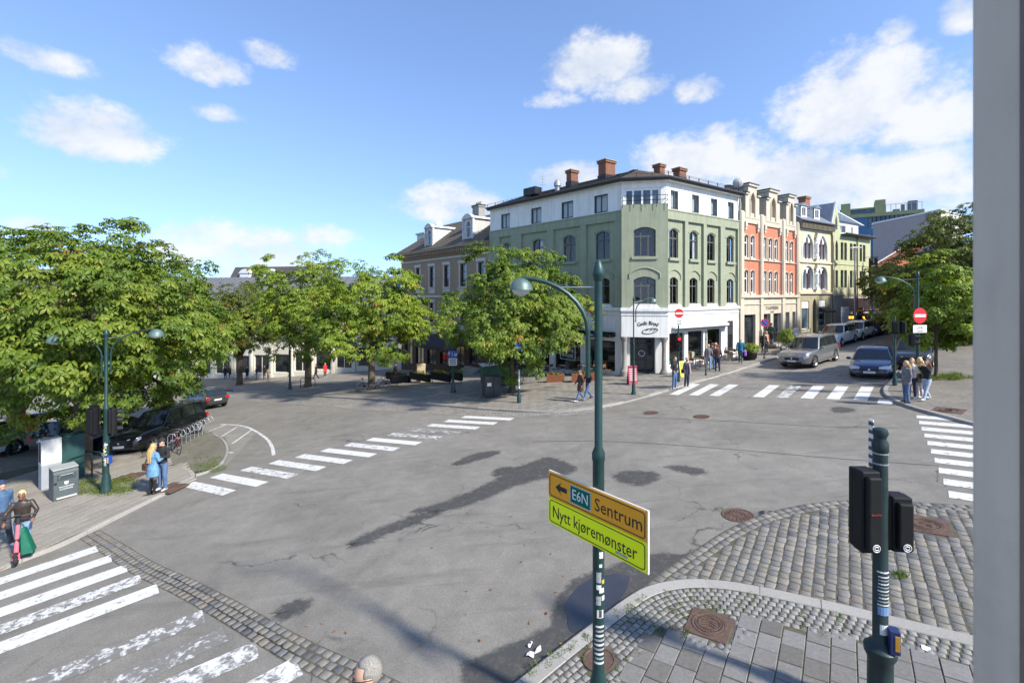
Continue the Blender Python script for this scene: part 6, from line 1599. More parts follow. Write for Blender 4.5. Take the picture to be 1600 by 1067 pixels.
# the other lamps
def lamp_px(label, px, py, ytop, arms, dz=.1, **k):
    b = G(px, py, dz); s_ = b.y / FPX; H = (py - ytop) * s_
    return lamp(label, b, H, [(ax * s_, ay, rise * s_, dr * s_) for ax, ay, rise, dr in arms], **k), b, H
L2, L2b, L2H = lamp_px('double-armed green street lamp by the litter bin', 166, 768, 514, [(-62, -.4, 8, 62), (61, .5, 2, 66)], rb=.085, rt=.055, dr=.25)
stickers(L2, [(.95 + .06 * k, .05, -1.4 + rnd.uniform(-.5, .5), rnd.uniform(.5, 1.2), rnd.choice([0, 0, 1, 3, 2])) for k in range(14)], .086, 8)
mb = MB(); mb.box((.14, -.03, 1.15), (.1, .13, .28)); mb.box((.14, -.1, 1.15), (.05, .012, .2), 1); mb.build('push_button_box', [SBLU, M('button_amber', (.6, .35, .02), .5, .1)], L2, bevel=.01)
def signal_head(par, c, rz, n=3, w=.3, lh=.3, name='signal_head', back=True, lit=None, vis=True):
    """c: centre of the head; faces local -y turned by rz"""
    H = n * lh; t = Matrix.Translation(c) @ Matrix.Rotation(rz, 4, 'Z')
    mb = MB(); mb.box((0, .09, 0), (w, .16, H + .04), mat=t); mb.box((0, .2, 0), (w * .72, .08, H - .06), mat=t); o = mb.build(name, BLK, par, bevel=.02)
    if not vis: mb = MB(); mb.box((0, -.02, .0), (w * .98, .08, H + .02), mat=t); mb.build('lens_hood', BLK, o, bevel=.02)
    if back: mb = MB(); mb.box((0, .04, 0), (w + .14, .012, H + .2), mat=t); mb.build('backboard', BLK, o)
    for k in range(n):
        z = H / 2 - lh * (k + .5); mb = MB(); tt = t @ Matrix.Translation((0, 0, z)) @ Matrix.Rotation(R(90), 4, 'X')
        mb.lathe([(.1, .0), (.1, .02), (.02, .035)], 14, 0, mat=tt); mb.build('signal_lens', lit[1] if lit and lit[0] == k else M('lens_dark', (.03, .03, .03), .3, .3), o, smooth=True)
        if not vis: continue
        mb = MB(); pts = [(.115 * math.cos(a), .115 * math.sin(a)) for a in np.linspace(R(-20), R(200), 12)]
        vs = [(x, z_, 0) for x, z_ in pts] + [(x, z_ - .02, .16) for x, z_ in pts]; fs = [(i, i + 1, i + 13, i + 12) for i in range(11)]
        mb.add(vs, fs, 0, tt); mb.build('visor', BLK, o)
    return o
# signals hung on the double lamp
signal_head(L2, (-.33, -.05, 2.55), R(170), 3); signal_head(L2, (.24, .15, 2.5), R(140), 3); Memit('red_lens', (.7, .02, .02), 1.2)
L3, L3b, _ = lamp_px('slim green street lamp in front of the bakery entrance', 990, 616, 463, [(33, .3, 3, 38)], rb=.06, rt=.035, dr=.19)
L4, L4b, _ = lamp_px('green street lamp carrying the no-entry sign by the waiting girls', 1434, 612, 424, [(-47, .4, 8, 52)], rb=.07, rt=.045, dr=.22)
L5, L5b, L5H = lamp_px('dark lamp post with blue parking signs on the square', 708, 613, 482, [(-18, -.2, 2, 30)], rb=.09, rt=.06, dr=.28)
L6, L6b, _ = lamp_px('dark lamp post standing between the square trees', 453, 608, 492, [(26, .3, 6, 34)], rb=.09, rt=.06, dr=.3)
def plate_sign(par, c, w, h, mat, rz=0.0, round_=False, name='sign_plate', th=.02):
    t = Matrix.Translation(c) @ Matrix.Rotation(rz, 4, 'Z'); mb = MB()
    if round_: mb.lathe([(w / 2, 0), (w / 2, th)], 24, 0, mat=t @ Matrix.Rotation(R(90), 4, 'X'))
    else: mb.box((0, -th / 2, 0), (w, th, h), mat=t)
    return mb.build(name, mat, par, bevel=.004)
def no_entry(par, z, w, off, rz, plate=True, pw=.85, label=None, oval=1.0):
    t = Matrix.Translation((off[0], off[1], z)) @ Matrix.Rotation(rz, 4, 'Z')
    mb = MB(); mb.lathe([(w / 2, 0), (w / 2, .02)], 28, 0, mat=t @ Matrix.Rotation(R(90), 4, 'X')); o = mb.build('no_entry_disc', SRED, par)
    mb = MB(); mb.box((0, -.024, 0), (w * .78, .006, w * .17), mat=t); mb.build('white_bar', WHT, o)
    if plate:
        mb = MB(); mb.box((0, -.01, -w / 2 - .24), (pw, .02, .34), mat=t); q = mb.build('supplementary_plate', WHT, par)
        mb = MB()
        for x in (-.09, .09): mb.tube([t @ Vector((x + .06 * math.cos(a), -.024, -w / 2 - .22 + .06 * math.sin(a))) for a in np.linspace(0, 2 * math.pi, 13)[:-1]], .008, 4, closed=True)
        mb.tube([t @ Vector(p) for p in ((-.09, -.024, -w / 2 - .22), (-.03, -.024, -w / 2 - .14), (.05, -.024, -w / 2 - .14), (.09, -.024, -w / 2 - .22))], .008, 4)
        mb.build('bicycle_symbol', BLK, q)
        mb = MB(); mb.box((0, -.022, -w / 2 - .35), (.3, .004, .04), mat=t); mb.build('plate_lettering', BLK, q)
s4 = L4b.y / FPX
no_entry(L4, (612 - 493) * s4, 24 * s4 * 1.02, (0, -.09), R(8), pw=24 * s4)
signal_head(L4, (-.22, -.1, (612 - 531) * s4), R(60), 2, .26, .26, back=False)
stickers(L4, [(.9 + .08 * k, .07, -1.4 + rnd.uniform(-.4, .4), 1.0, rnd.choice([0, 1, 0])) for k in range(6)], .071, 5)
# parking plates on the square's lamp post
s5 = L5b.y / FPX
o = plate_sign(L5, (0, -.1, (613 - 553) * s5), 13 * s5, 12 * s5, SBLU); lettering('P 1 av', .42, o, (0, -.125, (613 - 553) * s5), (R(90), 0, 0), WHT, .6)
o = plate_sign(L5, (0, -.1, (613 - 565) * s5), 13 * s5, 11 * s5, WHT)
for k in range(3): mb = MB(); mb.box((0, -.125, (613 - 562 - 3 * k) * s5), (10 * s5, .004, .06)); mb.build('plate_lettering', BLK, o)
# the near traffic signal
def near_signal():
    b = on(4.45, 5.5, PAVE_DZ); s_ = 5.5 / FPX; z = lambda y: W(1376, y, 5.5).z - b.z
    T = thing('traffic_signal', 'dark green traffic signal post with black heads seen from behind', 'traffic signal', b)
    PG = M('signal_post_green', (.016, .034, .034), .5, .25, 6, metal=.2)
    mb = MB(); zt = z(668); zb = z(1018)
    mb.lathe([(.2, -.1), (.2, .1), (.13, .2), (.128, zb - .08), (.165, zb), (.165, zb + .06), (.09, zb + .14), (.078, zb + .16), (.075, z(706))], 18); mb.build('post', PG, T, smooth=35)
    mb = MB(); mb.lathe([(.076, z(706)), (.085, z(704)), (.085, z(692)), (.06, z(685)), (.065, z(682)), (.083, z(676)), (.07, z(670)), (.03, zt + .0), (.005, zt + .005)], 18); mb.build('finial', PG, T, smooth=50)
    for y in (707, 723): mb = MB(); zc = z(y); mb.lathe([(.082, zc - .008), (.082, zc + .008)], 14); mb.build('strap', METAL_L, T)
    h1 = signal_head(T, (-.2, .05, (z(735) + z(852)) / 2), R(180), 3, .22, .31, back=False, vis=False); h2 = signal_head(T, (.24, .1, (z(775) + z(857)) / 2), R(172), 2, .22, .31, back=False, vis=False)
    for hd, cx, ang, zc in ((h1, (-.2, .05), R(180), z(843)), (h2, (.24, .1), R(172), z(846))):
        t = Matrix.Translation((cx[0], cx[1], zc)) @ Matrix.Rotation(ang, 4, 'Z') @ Matrix.Translation((0, .244, 0)) @ Matrix.Rotation(R(-90), 4, 'X')
        mb = MB(); ring = [t @ Vector((.042 * math.cos(a), .042 * math.sin(a), .002)) for a in np.linspace(0, 2 * math.pi, 17)[:-1]]; mb.tube(ring, .005, 5, closed=True)
        mb.tube([t @ Vector((.026 * math.cos(a), .022 * math.sin(a), .002)) for a in (0, 1.2, 2.4, 4.0, 5.2)], .006, 5, closed=True); mb.build('maker_emblem', WHT, hd)
    for zc in (z(736), z(857)):
        mb = MB(); mb.tube([(-.26, .0, zc), (.0, 0, zc)], .014, 6); mb.build('bracket', BLK, T)
    for zc in (z(776), z(859)):
        mb = MB(); mb.tube([(.25, .05, zc), (0, 0, zc)], .014, 6); mb.build('bracket', BLK, T)
    lettering('WURTH', .028, h1, (-.2, -.195, z(793)), (R(90), 0, 0), M('red_tape_print', (.35, .05, .03), .6, .1), 1.2, 'tape_lettering')
    mb = MB(); p0, p1 = W(1361.5, 745, 5.62) - b, W(1361, 655, 5.62) - b; mb.box(((p0.x + p1.x) / 2 + .0, .12, (p0.z + p1.z) / 2), (.012, .07, p1.z - p0.z)); o = mb.build('striped_batten', WHT, T)
    for k in range(7): mb = MB(); zc = p0.z + (p1.z - p0.z) * (k + .5) / 7; mb.box(((p0.x + p1.x) / 2, .12, zc), (.0135, .072, .045)); mb.build('stripe', M('batten_grey', (.08, .08, .08), .6, .2), o)
    mb = MB(); c = W(1396, 1000, 5.38) - b; mb.box((c.x, c.y, c.z), (.1, .12, .27), 0, R(-20)); mb.box((c.x - .005, c.y - .064, c.z), (.05, .01, .18), 1, R(-20)); mb.build('push_button_box', [M('button_navy', (.012, .025, .1), .45, .1), M('button_ochre', (.42, .22, .02), .5, .1)], T, bevel=.012)
    stickers(T, [(z(890), .02, -1.55, 2.2, 0)] + [(z(897 + 5.4 * k), .016, -1.6 + rnd.uniform(-.1, .1), 1.8, (0, 1)[k % 2]) for k in range(9)] + [(z(955), .1, -1.6, 1.9, 3), (z(985), .12, -1.7, 1.2, 0)], .0785, 3)
near_signal()
# the signal across the right-hand crossing (back turned to us)
def small_signal(label, px, py, ytop, heads, group='far traffic signals', r=.05):
    b = G(px, py, .1); s_ = b.y / FPX; H = (py - ytop) * s_
    T = thing('traffic_signal', label, 'traffic signal', b, 0, group)
    mb = MB(); mb.lathe([(r * 2, -.1), (r * 1.9, .3), (r * 1.2, .45), (r, .6), (r, H), (r * .4, H + .08)], 12); mb.build('post', LAMP, T, smooth=40)
    for dx, dy, y0, rz, n, lit in heads: signal_head(T, (dx, dy, (py - y0) * s_), rz, n, .28, .28, lit=lit, back=False)
    return T, s_
S1, _ = small_signal('traffic signal with its back turned on the right corner', 1398, 602, 497, [(-.12, -.14, 511, R(150), 2, None), (.16, -.1, 511, R(210), 2, None)])
S2, s2 = small_signal('signal post with blue one-way arrow below the yellow-green tree', 811, 629, 548, [(-.1, -.16, 562, R(20), 3, None), (.22, .02, 565, R(80), 3, None)], r=.06)
plate_sign(S2, (0, -.08, (629 - 542.5) * s2), 13 * s2, 12 * s2, SBLU, 0)
mb = MB(); zc = (629 - 542.5) * s2; mb.prism([(-.2, zc), (-.07, zc + .11), (-.07, zc + .035), (.2, zc + .035), (.2, zc - .035), (-.07, zc - .035), (-.07, zc - .11)], 'y', -.108, -.1); mb.build('arrow', WHT, S2)
stickers(S2, [(.8 + .13 * k, .11, -1.5 + rnd.uniform(-.4, .4), 1.4, rnd.choice([0, 0, 1])) for k in range(8)], .062, 6)
S3, s3 = small_signal('signal post with no-entry sign and red light by the bakery', 1060, 596, 500, [(-.02, -.18, 536, R(-5), 3, (0, MATS['red_lens']))])
no_entry(S3, (596 - 489.5) * s3, 14.5 * s3, (0, -.08), R(5), pw=14 * s3)
# plain posts
def post(label, px, py, ytop, r=.045):
    b = G(px, py, .1); H = (py - ytop) * b.y / FPX; T = thing('post', label, 'post', b, 0, 'slim posts along the kerb'); mb = MB(); mb.lathe([(r * 1.8, -.05), (r * 1.8, .05), (r, .1), (r, H), (r * .3, H + .04)], 10); mb.build('shaft', METAL_D, T, smooth=40)
    mb = MB(); mb.lathe([(r * 1.15, H * .8), (r * 1.15, H * .85)], 10); mb.build('collar', LAMP, T); return T, b
post('slim dark post on the kerb beside the cafe guests', 1103, 586, 518)
P2, pb = post('dark post with round no-parking sign by the steps', 1194, 560, 503)
plate_sign(P2, (0, -.06, (560 - 504.5) * pb.y / FPX), .6, .6, SBLU, 0, True)
mb = MB(); zc = (560 - 504.5) * pb.y / FPX; mb.lathe([(.3, -.005), (.3, .005), (.24, .005), (.24, -.005)], 24, 0, mat=Matrix.Translation((0, -.085, zc)) @ Matrix.Rotation(R(90), 4, 'X'), caps=False); mb.tube([(-.2, -.09, zc + .2), (.2, -.09, zc - .2)], .03, 5); mb.build('red_ring', SRED, P2)
# tall grey street light up the street
def mast():
    b = G(1335.5, 540, .1); b = on(33.9, 45.0, .1); s_ = b.y / FPX; H = W(1336, 388, 45).z - b.z
    T = thing('street_light', 'tall grey street light mast with flat head up the street', 'street light', b)
    mb = MB(); mb.tube([(0, 0, -.1), (0, 0, H * .3), (0, 0, H)], [.12, .1, .06], 10); mb.build('mast', METAL_L, T, smooth=True)
    mb = MB(); mb.tube([(0, 0, H), (.5, .05, H + .06)], .035, 6); mb.build('arm', METAL_L, T)
    mb = MB(); mb.prism([(-.5, H - .02), (.7, H + .02), (.7, H + .1), (-.3, H + .14)], 'y', -.16, .16); mb.build('light_head', M('light_grey_head', (.55, .56, .56), .5, .05), T, bevel=.02)
mast()
# ------------------------------------------------------------------ vehicles
TYRE = M('tyre_rubber', (.018, .018, .018), .85, .2, 10); RIM = M('alloy_rim', (.42, .43, .44), .3, .1, 5, metal=.8); RIMD = M('dark_rim', (.08, .08, .085), .35, .1, 5, metal=.7)
CGL = M('car_glass', (.018, .022, .024), .04, .3, 2, spec=.8); CLAMP = M('headlamp', (.55, .57, .6), .1, .1, 12, spec=.8); CRED = M('tail_lamp', (.35, .01, .012), .15, .2, 8, spec=.7)
CBLK = M('car_black_trim', (.014, .014, .015), .5, .2); PLATE = M('number_plate', (.6, .6, .6), .5, .05); CHROME = M('chrome', (.6, .6, .6), .15, .05, metal=1.0)
TYPES = {
 'suv': dict(L=4.95, W=1.92, H=1.8, hood=[(0, .50), (.02, .575), (.1, .6), (.5, .595), (.68, .59), (.73, .585), (.88, .57), (.96, .53), (1, .42)], gh=[(.015, .05, .955), (.2, .2, .995), (.42, .4, 1.0), (.67, .53, .965)], wr=.37, wx=(.19, .815)),
 'crossover': dict(L=4.35, W=1.83, H=1.6, hood=[(0, .48), (.02, .58), (.1, .62), (.5, .6), (.68, .59), (.74, .57), (.88, .54), (.96, .48), (1, .36)], gh=[(.02, .09, .94), (.22, .22, .99), (.43, .4, 1.0), (.72, .53, .955)], wr=.34, wx=(.18, .81)),
 'sedan': dict(L=4.9, W=1.92, H=1.45, hood=[(0, .5), (.02, .62), (.1, .655), (.3, .655), (.5, .64), (.7, .62), (.76, .6), (.9, .53), (.97, .45), (1, .33)], gh=[(.1, .24, .93), (.25, .3, .985), (.43, .44, 1.0), (.75, .57, .945)], wr=.34, wx=(.19, .81)),
 'hatch': dict(L=4.2, W=1.78, H=1.5, hood=[(0, .48), (.02, .6), (.1, .63), (.5, .62), (.7, .6), (.76, .58), (.9, .52), (.97, .46), (1, .34)], gh=[(.02, .1, .93), (.22, .24, .985), (.43, .42, 1.0), (.74, .54, .95)], wr=.32, wx=(.17, .81)),
}
def interp(tab, t):
    for (a, va), (b, vb) in zip(tab, tab[1:]):
        if a <= t <= b: return va + (vb - va) * (t - a) / (b - a)
    return tab[-1][1]
def car_paint(name, col, metal=.35):
    return M(name, col, .3, .04, 2, metal=metal, spec=.5, coat=1.0)
def cut_arches(o, spec):
    cutters = []
    for x, y, r, w in spec:
        mb = MB(); mb.lathe([(r, -w / 2), (r, w / 2)], 26, 0, mat=Matrix.Translation((x, y, r * .93)) @ Matrix.Rotation(R(90), 4, 'X')); c = mb.build('cutter', CBLK); cutters.append(c)
        m = o.modifiers.new('cut', 'BOOLEAN'); m.operation = 'DIFFERENCE'; m.object = c; m.solver = 'EXACT'
    dg = bpy.context.evaluated_depsgraph_get(); me = bpy.data.meshes.new_from_object(o.evaluated_get(dg)); o.modifiers.clear(); o.data = me
    for c in cutters: bpy.data.objects.remove(c)
def car(label, kind, pos, heading, paint, group='parked cars', rims=None, roof=None, rails=False, scale=1.0, glass=None, rear_detail=True):
    K = TYPES[kind]; L, Wd, H = K['L'] * scale, K['W'] * scale, K['H'] * scale; hw = Wd / 2
    T = thing('car', label, 'car', pos, 0, group); T.matrix_world = slope_mat(pos[0], pos[1], pos[2] - gz(pos[0], pos[1]), heading)
    T.location, q, _ = T.matrix_world.decompose(); T.rotation_mode = 'XYZ'; T.rotation_euler = q.to_euler()
    wtab = [(0, .84), (.02, .9), (.08, .96), (.25, 1), (.75, 1), (.9, .96), (.96, .9), (.985, .82), (1, .74)]; btab = [(0, .27), (.06, .17), (.2, .14), (.8, .14), (.94, .15), (1, .2)]
    mb = MB(); N_ = 30; secs = []
    ts = [0, .008, .02, .045] + list(np.linspace(.08, .92, 20)) + [.945, .965, .98, .992, 1.0]
    for t in ts:
        w = hw * interp(wtab, t); zt = H * interp(K['hood'], t); zb = H * interp(btab, t); d = zt - zb; x = (t - .5) * L
        half = [(0, zb), (.78, zb), (.93, zb + .06), (.975, zb + d * .22), (1.0, zb + d * .48), (.985, zb + d * .62), (.975, zb + d * .8), (.955, zt - d * .1), (.9, zt - .012), (.78, zt + .006), (.4, zt + .028), (0, zt + .034)]
        secs.append([(x, w * a, z) for a, z in half] + [(x, -w * a, z) for a, z in half[-2:0:-1]])
    k = len(secs[0]); vs = [p for s_ in secs for p in s_]; fs = []
    for i in range(len(secs) - 1):
        for j in range(k): fs.append((i * k + j, i * k + (j + 1) % k, (i + 1) * k + (j + 1) % k, (i + 1) * k + j))
    fs += [tuple(range(k)), tuple(range((len(secs) - 1) * k + k - 1, (len(secs) - 1) * k - 1, -1))]
    mb.add(vs, fs); body = mb.build('body', paint)
    wr = K['wr'] * scale; wx = [(t - .5) * L for t in K['wx']]
    cut_arches(body, [(x, s_ * (hw - .1), wr * 1.1, .42) for x in wx for s_ in (1, -1)])
    shade(body.data, 32); body.parent = T
    # greenhouse
    P = []
    for tb, tr, zr in K['gh']:
        zb = H * interp(K['hood'], tb) - .015; P.append(((tb - .5) * L, hw * interp(wtab, tb) * .93, zb, (tr - .5) * L, hw * .74, H * zr))
    mb = MB(); vs = []; fs = []
    for xb, yb, zb, xr, yr, zr in P: vs += [(xb, yb, zb), (xr, yr, zr - .03), (xr, yr * .6, zr), (xr, -yr * .6, zr), (xr, -yr, zr - .03), (xb, -yb, zb)]
    n = len(P)
    for i in range(n - 1):
        for j in range(5): fs.append((i * 6 + j, i * 6 + j + 1, (i + 1) * 6 + j + 1, (i + 1) * 6 + j))
    fs += [tuple(range(6)), tuple(range((n - 1) * 6 + 5, (n - 1) * 6 - 1, -1))]
    mb.add(vs, fs); mb.build('roof', roof or paint, T, smooth=50, bevel=.05, seg=3)
    gm = glass or CGL
    def lerp3(a, b, t): return Vector(a).lerp(Vector(b), t)
    for s_ in (1, -1):
        for i in range(n - 1):
            b0, b1 = Vector((P[i][0], s_ * P[i][1], P[i][2])), Vector((P[i + 1][0], s_ * P[i + 1][1], P[i + 1][2])); t0, t1 = Vector((P[i][3], s_ * P[i][4], P[i][5] - .03)), Vector((P[i + 1][3], s_ * P[i + 1][4], P[i + 1][5] - .03))
            u0, u1 = (.2 if i == 0 else .04), (.97 if i < n - 2 else .9)
            q = [lerp3(lerp3(b0, b1, u0), lerp3(t0, t1, u0), .1), lerp3(lerp3(b0, b1, u1), lerp3(t0, t1, u1), .1), lerp3(lerp3(b0, b1, u1 if i < n - 2 else .8), lerp3(t0, t1, u1 if i < n - 2 else .8), .86), lerp3(lerp3(b0, b1, u0), lerp3(t0, t1, u0), .86)]
            nn = (q[1] - q[0]).cross(q[3] - q[0]).normalized() * s_
            if nn.y * s_ < 0: nn = -nn
            mb = MB(); mb.quad(*[p + nn * .012 for p in q]); mb.build('side_window', gm, T)
    for i, nm, sg in ((n - 1, 'windscreen', 1), (0, 'rear_window', -1)):
        xb, yb, zb, xr, yr, zr = P[i]; mb = MB(); rows = []
        for v in (.06, .5, .95):
            row = []
            for u in np.linspace(-1, 1, 7):
                yy = (yb * .93 + (yr * .95 - yb * .93) * v) * u; xx = xb + (xr - xb) * v + sg * .05 * (1 - u * u) + sg * .018; row.append((xx, yy, zb + (zr - .02 - zb) * v + .012))
            rows.append(row)
        vs = [p for r_ in rows for p in r_]; fs = [(a * 7 + b, a * 7 + b + 1, (a + 1) * 7 + b + 1, (a + 1) * 7 + b) for a in range(2) for b in range(6)]
        mb.add(vs, fs); mb.build(nm, gm, T, smooth=60)
    for x in wx:
        for s_ in (1, -1):
            w_ = bpy.data.objects.new('wheel', None); COL.objects.link(w_); w_.parent = T; w_.location = (x, s_ * (hw - .12), wr)
            rot = Matrix.Rotation(R(-90 * s_), 4, 'X')
            mb = MB(); mb.lathe([(wr * .66, -.1), (wr * .92, -.11), (wr, -.07), (wr, .07), (wr * .92, .11), (wr * .66, .1), (wr * .66, -.1)], 24, 0, mat=rot, caps=False); mb.build('tyre', TYRE, w_, smooth=40)
            mb = MB(); mb.lathe([(wr * .67, .02), (wr * .64, .095), (wr * .58, .08), (wr * .5, .04)], 24, 0, mat=rot, caps=False)
            for a in range(5):
                t = rot @ Matrix.Rotation(a * 2 * math.pi / 5, 4, 'Z'); mb.box((wr * .34, 0, .06), (wr * .56, wr * .15, .03), mat=t)
            mb.lathe([(.02, .09), (wr * .14, .085), (wr * .16, .05)], 12, 0, mat=rot); mb.build('rim', rims or RIM, w_, smooth=30)
            mb = MB(); mb.lathe([(wr * .6, .01), (.01, .01)], 16, 0, mat=rot, caps=False); mb.build('brake', CBLK, w_)
    # front
    hz = H * interp(K['hood'], .985); zl = H * .40
    xf = L / 2
    for s_ in (1, -1):
        mb = MB(); vs = [(xf - .03, s_ * hw * .42, zl - .02), (xf - .02, s_ * hw * .44, zl + .09), (xf - .24, s_ * hw * .93, zl + .15), (xf - .22, s_ * hw * .935, zl + .02), (xf - .1, s_ * hw * .8, zl - .03)]
        mb.add([(x + .02, y * 1.0, z) for x, y, z in vs] + [(x - .12, y * .95, z) for x, y, z in vs], [(0, 1, 2, 3, 4), (5, 6, 7, 8, 9)] + [(i, (i + 1) % 5, (i + 1) % 5 + 5, i + 5) for i in range(5)]); mb.build('headlight', CLAMP, T, bevel=.008)
        mb = MB(); mb.box((-xf + .06, s_ * hw * .78, H * .5), (.13, hw * .3, .2)); mb.build('tail_light', CRED, T, bevel=.02)
        m_ = (P[-1][0] - .28, s_ * (hw * 1.0), P[-1][2] + .08); mb = MB(); mb.ellipsoid((m_[0], m_[1] + s_ * .09, m_[2]), (.09, .12, .085), 10, 6); mb.tube([(m_[0], m_[1] - s_ * .06, m_[2] - .05), (m_[0], m_[1] + s_ * .05, m_[2] - .03)], .03, 6); mb.build('mirror', paint, T, smooth=True)
        mb = MB(); mb.box((xf - .08, s_ * hw * .62, H * .235), (.1, hw * .24, .09)); mb.build('fog_lamp', CBLK, T, bevel=.01)
        for hx in (-.02, .24 if kind != 'hatch' else .2): mb = MB(); mb.box(((hx - .05) * L + .0, s_ * (hw * .988), H * .53), (.2, .03, .03)); mb.build('door_handle', CHROME if rails else paint, T)
        mb = MB(); mb.box((0, s_ * (hw * .975), H * .175), (L * .5, .05, .07)); mb.build('sill_trim', CHROME if rails else CBLK, T)
    mb = MB(); mb.box((xf - .045, 0, H * .345), (.1, hw * .86, .17)); mb.build('grille', CBLK, T, bevel=.01)
    mb = MB(); mb.box((xf - .02, 0, H * .225), (.09, hw * 1.15, .1)); mb.build('lower_intake', CBLK, T, bevel=.01)
    mb = MB(); mb.box((xf + .02, 0, H * .275), (.02, .52, .11)); mb.build('number_plate', PLATE, T)
    mb = MB(); mb.box((-xf - .005, 0, H * .42), (.03, .52, .11)); mb.build('number_plate', PLATE, T)
    mb = MB(); mb.box((-xf + .04, 0, H * .25), (.12, hw * 1.5, .16)); mb.build('rear_bumper', CBLK, T, bevel=.02)
    mb = MB(); mb.lathe([(.055, 0), (.055, .02), (.02, .03)], 12, 0, mat=Matrix.Translation((xf + .0, 0, H * .36)) @ Matrix.Rotation(R(90), 4, 'Y')); mb.build('badge', CHROME, T)
    if rails:
        for s_ in (1, -1):
            mb = MB(); mb.tube([(P[0][3] + .15, s_ * P[0][4] * .95, H * .97), (P[0][3] + .3, s_ * P[0][4] * .95, H * 1.03), (P[-1][3] - .25, s_ * P[0][4] * .95, H * 1.03), (P[-1][3] - .1, s_ * P[0][4] * .95, H * .985)], .02, 6); mb.build('roof_rail', CHROME, T)
    mb = MB(); mb.bb(-L * .42, L * .42, -hw * .8, hw * .8, H * .12, H * .3); mb.build('underbody', CBLK, T)
    return T
def car_w(label, kind, fw, rw, paint, side=1, **k):
    """placed by where the two near wheels touch the road; side 1: their left flank faces us"""
    a, b = G(*fw), G(*rw); h = math.atan2(a.y - b.y, a.x - b.x); K = TYPES[kind]; s_ = k.get('scale', 1.0)
    fx = (K['wx'][1] - .5) * K['L'] * s_; d = Vector((math.cos(h), math.sin(h))); n = Vector((-d.y, d.x)) * side
    c = V2(a) - d * fx - n * (K['W'] * s_ / 2 - .12)
    return car(label, kind, on(c.x, c.y, .01), h, paint, **k)
def car_h(label, kind, px, head, paint, dz=.01, **k):
    p = G(*px); return car(label, kind, on(p.x, p.y, dz), R(head), paint, **k)
SILV = car_paint('silver_grey_paint', (.27, .275, .28), .7); WHP = car_paint('white_car_paint', (.68, .68, .67), .0); NAVY = car_paint('navy_paint', (.012, .02, .075), .3)
BLKP = car_paint('black_car_paint', (.008, .008, .01), .2); GRYP = car_paint('dark_grey_paint', (.055, .06, .065), .5); PURP = car_paint('indigo_paint', (.025, .025, .12), .4); BRNP = car_paint('dark_brown_paint', (.03, .024, .02), .4); LGP = car_paint('pale_silver_paint', (.5, .5, .5), .4)
ST = 216.0
SG = MGs = 'cars in the cobbled street'
car_h('silver grey off-roader driving down the cobbled street', 'suv', (1266, 568), ST - 1, SILV, rails=True, group=SG, scale=1.04)
car_h('dark brown car parked behind the silver off-roader', 'sedan', (1262, 551), ST, BRNP, group=SG)
car_h('white estate with black windows second from the junction', 'suv', (1308, 538), ST, WHP, group=SG, scale=.95)
car_h('white compact crossover between white estate and navy car', 'crossover', (1339, 529), ST, WHP, group=SG)
car_h('navy car parked beyond the white crossover', 'sedan', (1366, 522), ST, PURP, group=SG, rims=RIMD, scale=.95)
car_h('pale silver car farthest up the cobbled street', 'hatch', (1388, 515), ST, LGP, group=SG)
car_h('dark blue saloon waiting at the crossing by the right kerb', 'sedan', (1368, 582), 226, NAVY, group=SG, rims=RIMD)
car_h('dark grey estate parked behind the blue saloon', 'suv', (1432, 569), 224, GRYP, group=SG, scale=.9)
PG_ = 'cars in the car park'
car_w('glossy black off-roader parked nose-out beside the cycle stands', 'suv', (238, 704), (303, 679), BLKP, group=PG_, scale=.97)
_f, _r = G(238, 704), G(303, 679); _d = (V2(_f) - V2(_r)).normalized(); _n = Vector((-_d.y, _d.x)); _h = math.degrees(math.atan2(_d.y, _d.x)); _c = (V2(_f) + V2(_r)) / 2 - _n * .9
for lab, kd, off, along, hd, pt, scl in (('black saloon parked tail-out behind the tree trunk', 'sedan', 2.6, -.4, 180, BLKP, 1.0), ('grey estate third in the car park row', 'suv', 5.3, -1.6, 180, GRYP, .93),
                                    ('white van-like car half hidden behind the trunk', 'suv', 8.3, -1.5, 0, WHP, 1.05), ('pale silver hatchback deep in the tree shade', 'hatch', 11.2, -1.2, 0, LGP, 1.0)):
    q = _c - _n * off + _d * along; car(lab, kd, on(q.x, q.y, .01), R(_h + hd), pt, group=PG_, scale=scl)
car_h('indigo crossover with red tail lamps seen under the branches', 'crossover', (207, 630), 118, PURP, group=PG_, scale=1.05)
car_h('dark car driving away past the cycle stands', 'hatch', (318, 637), 150, GRYP, group=PG_)

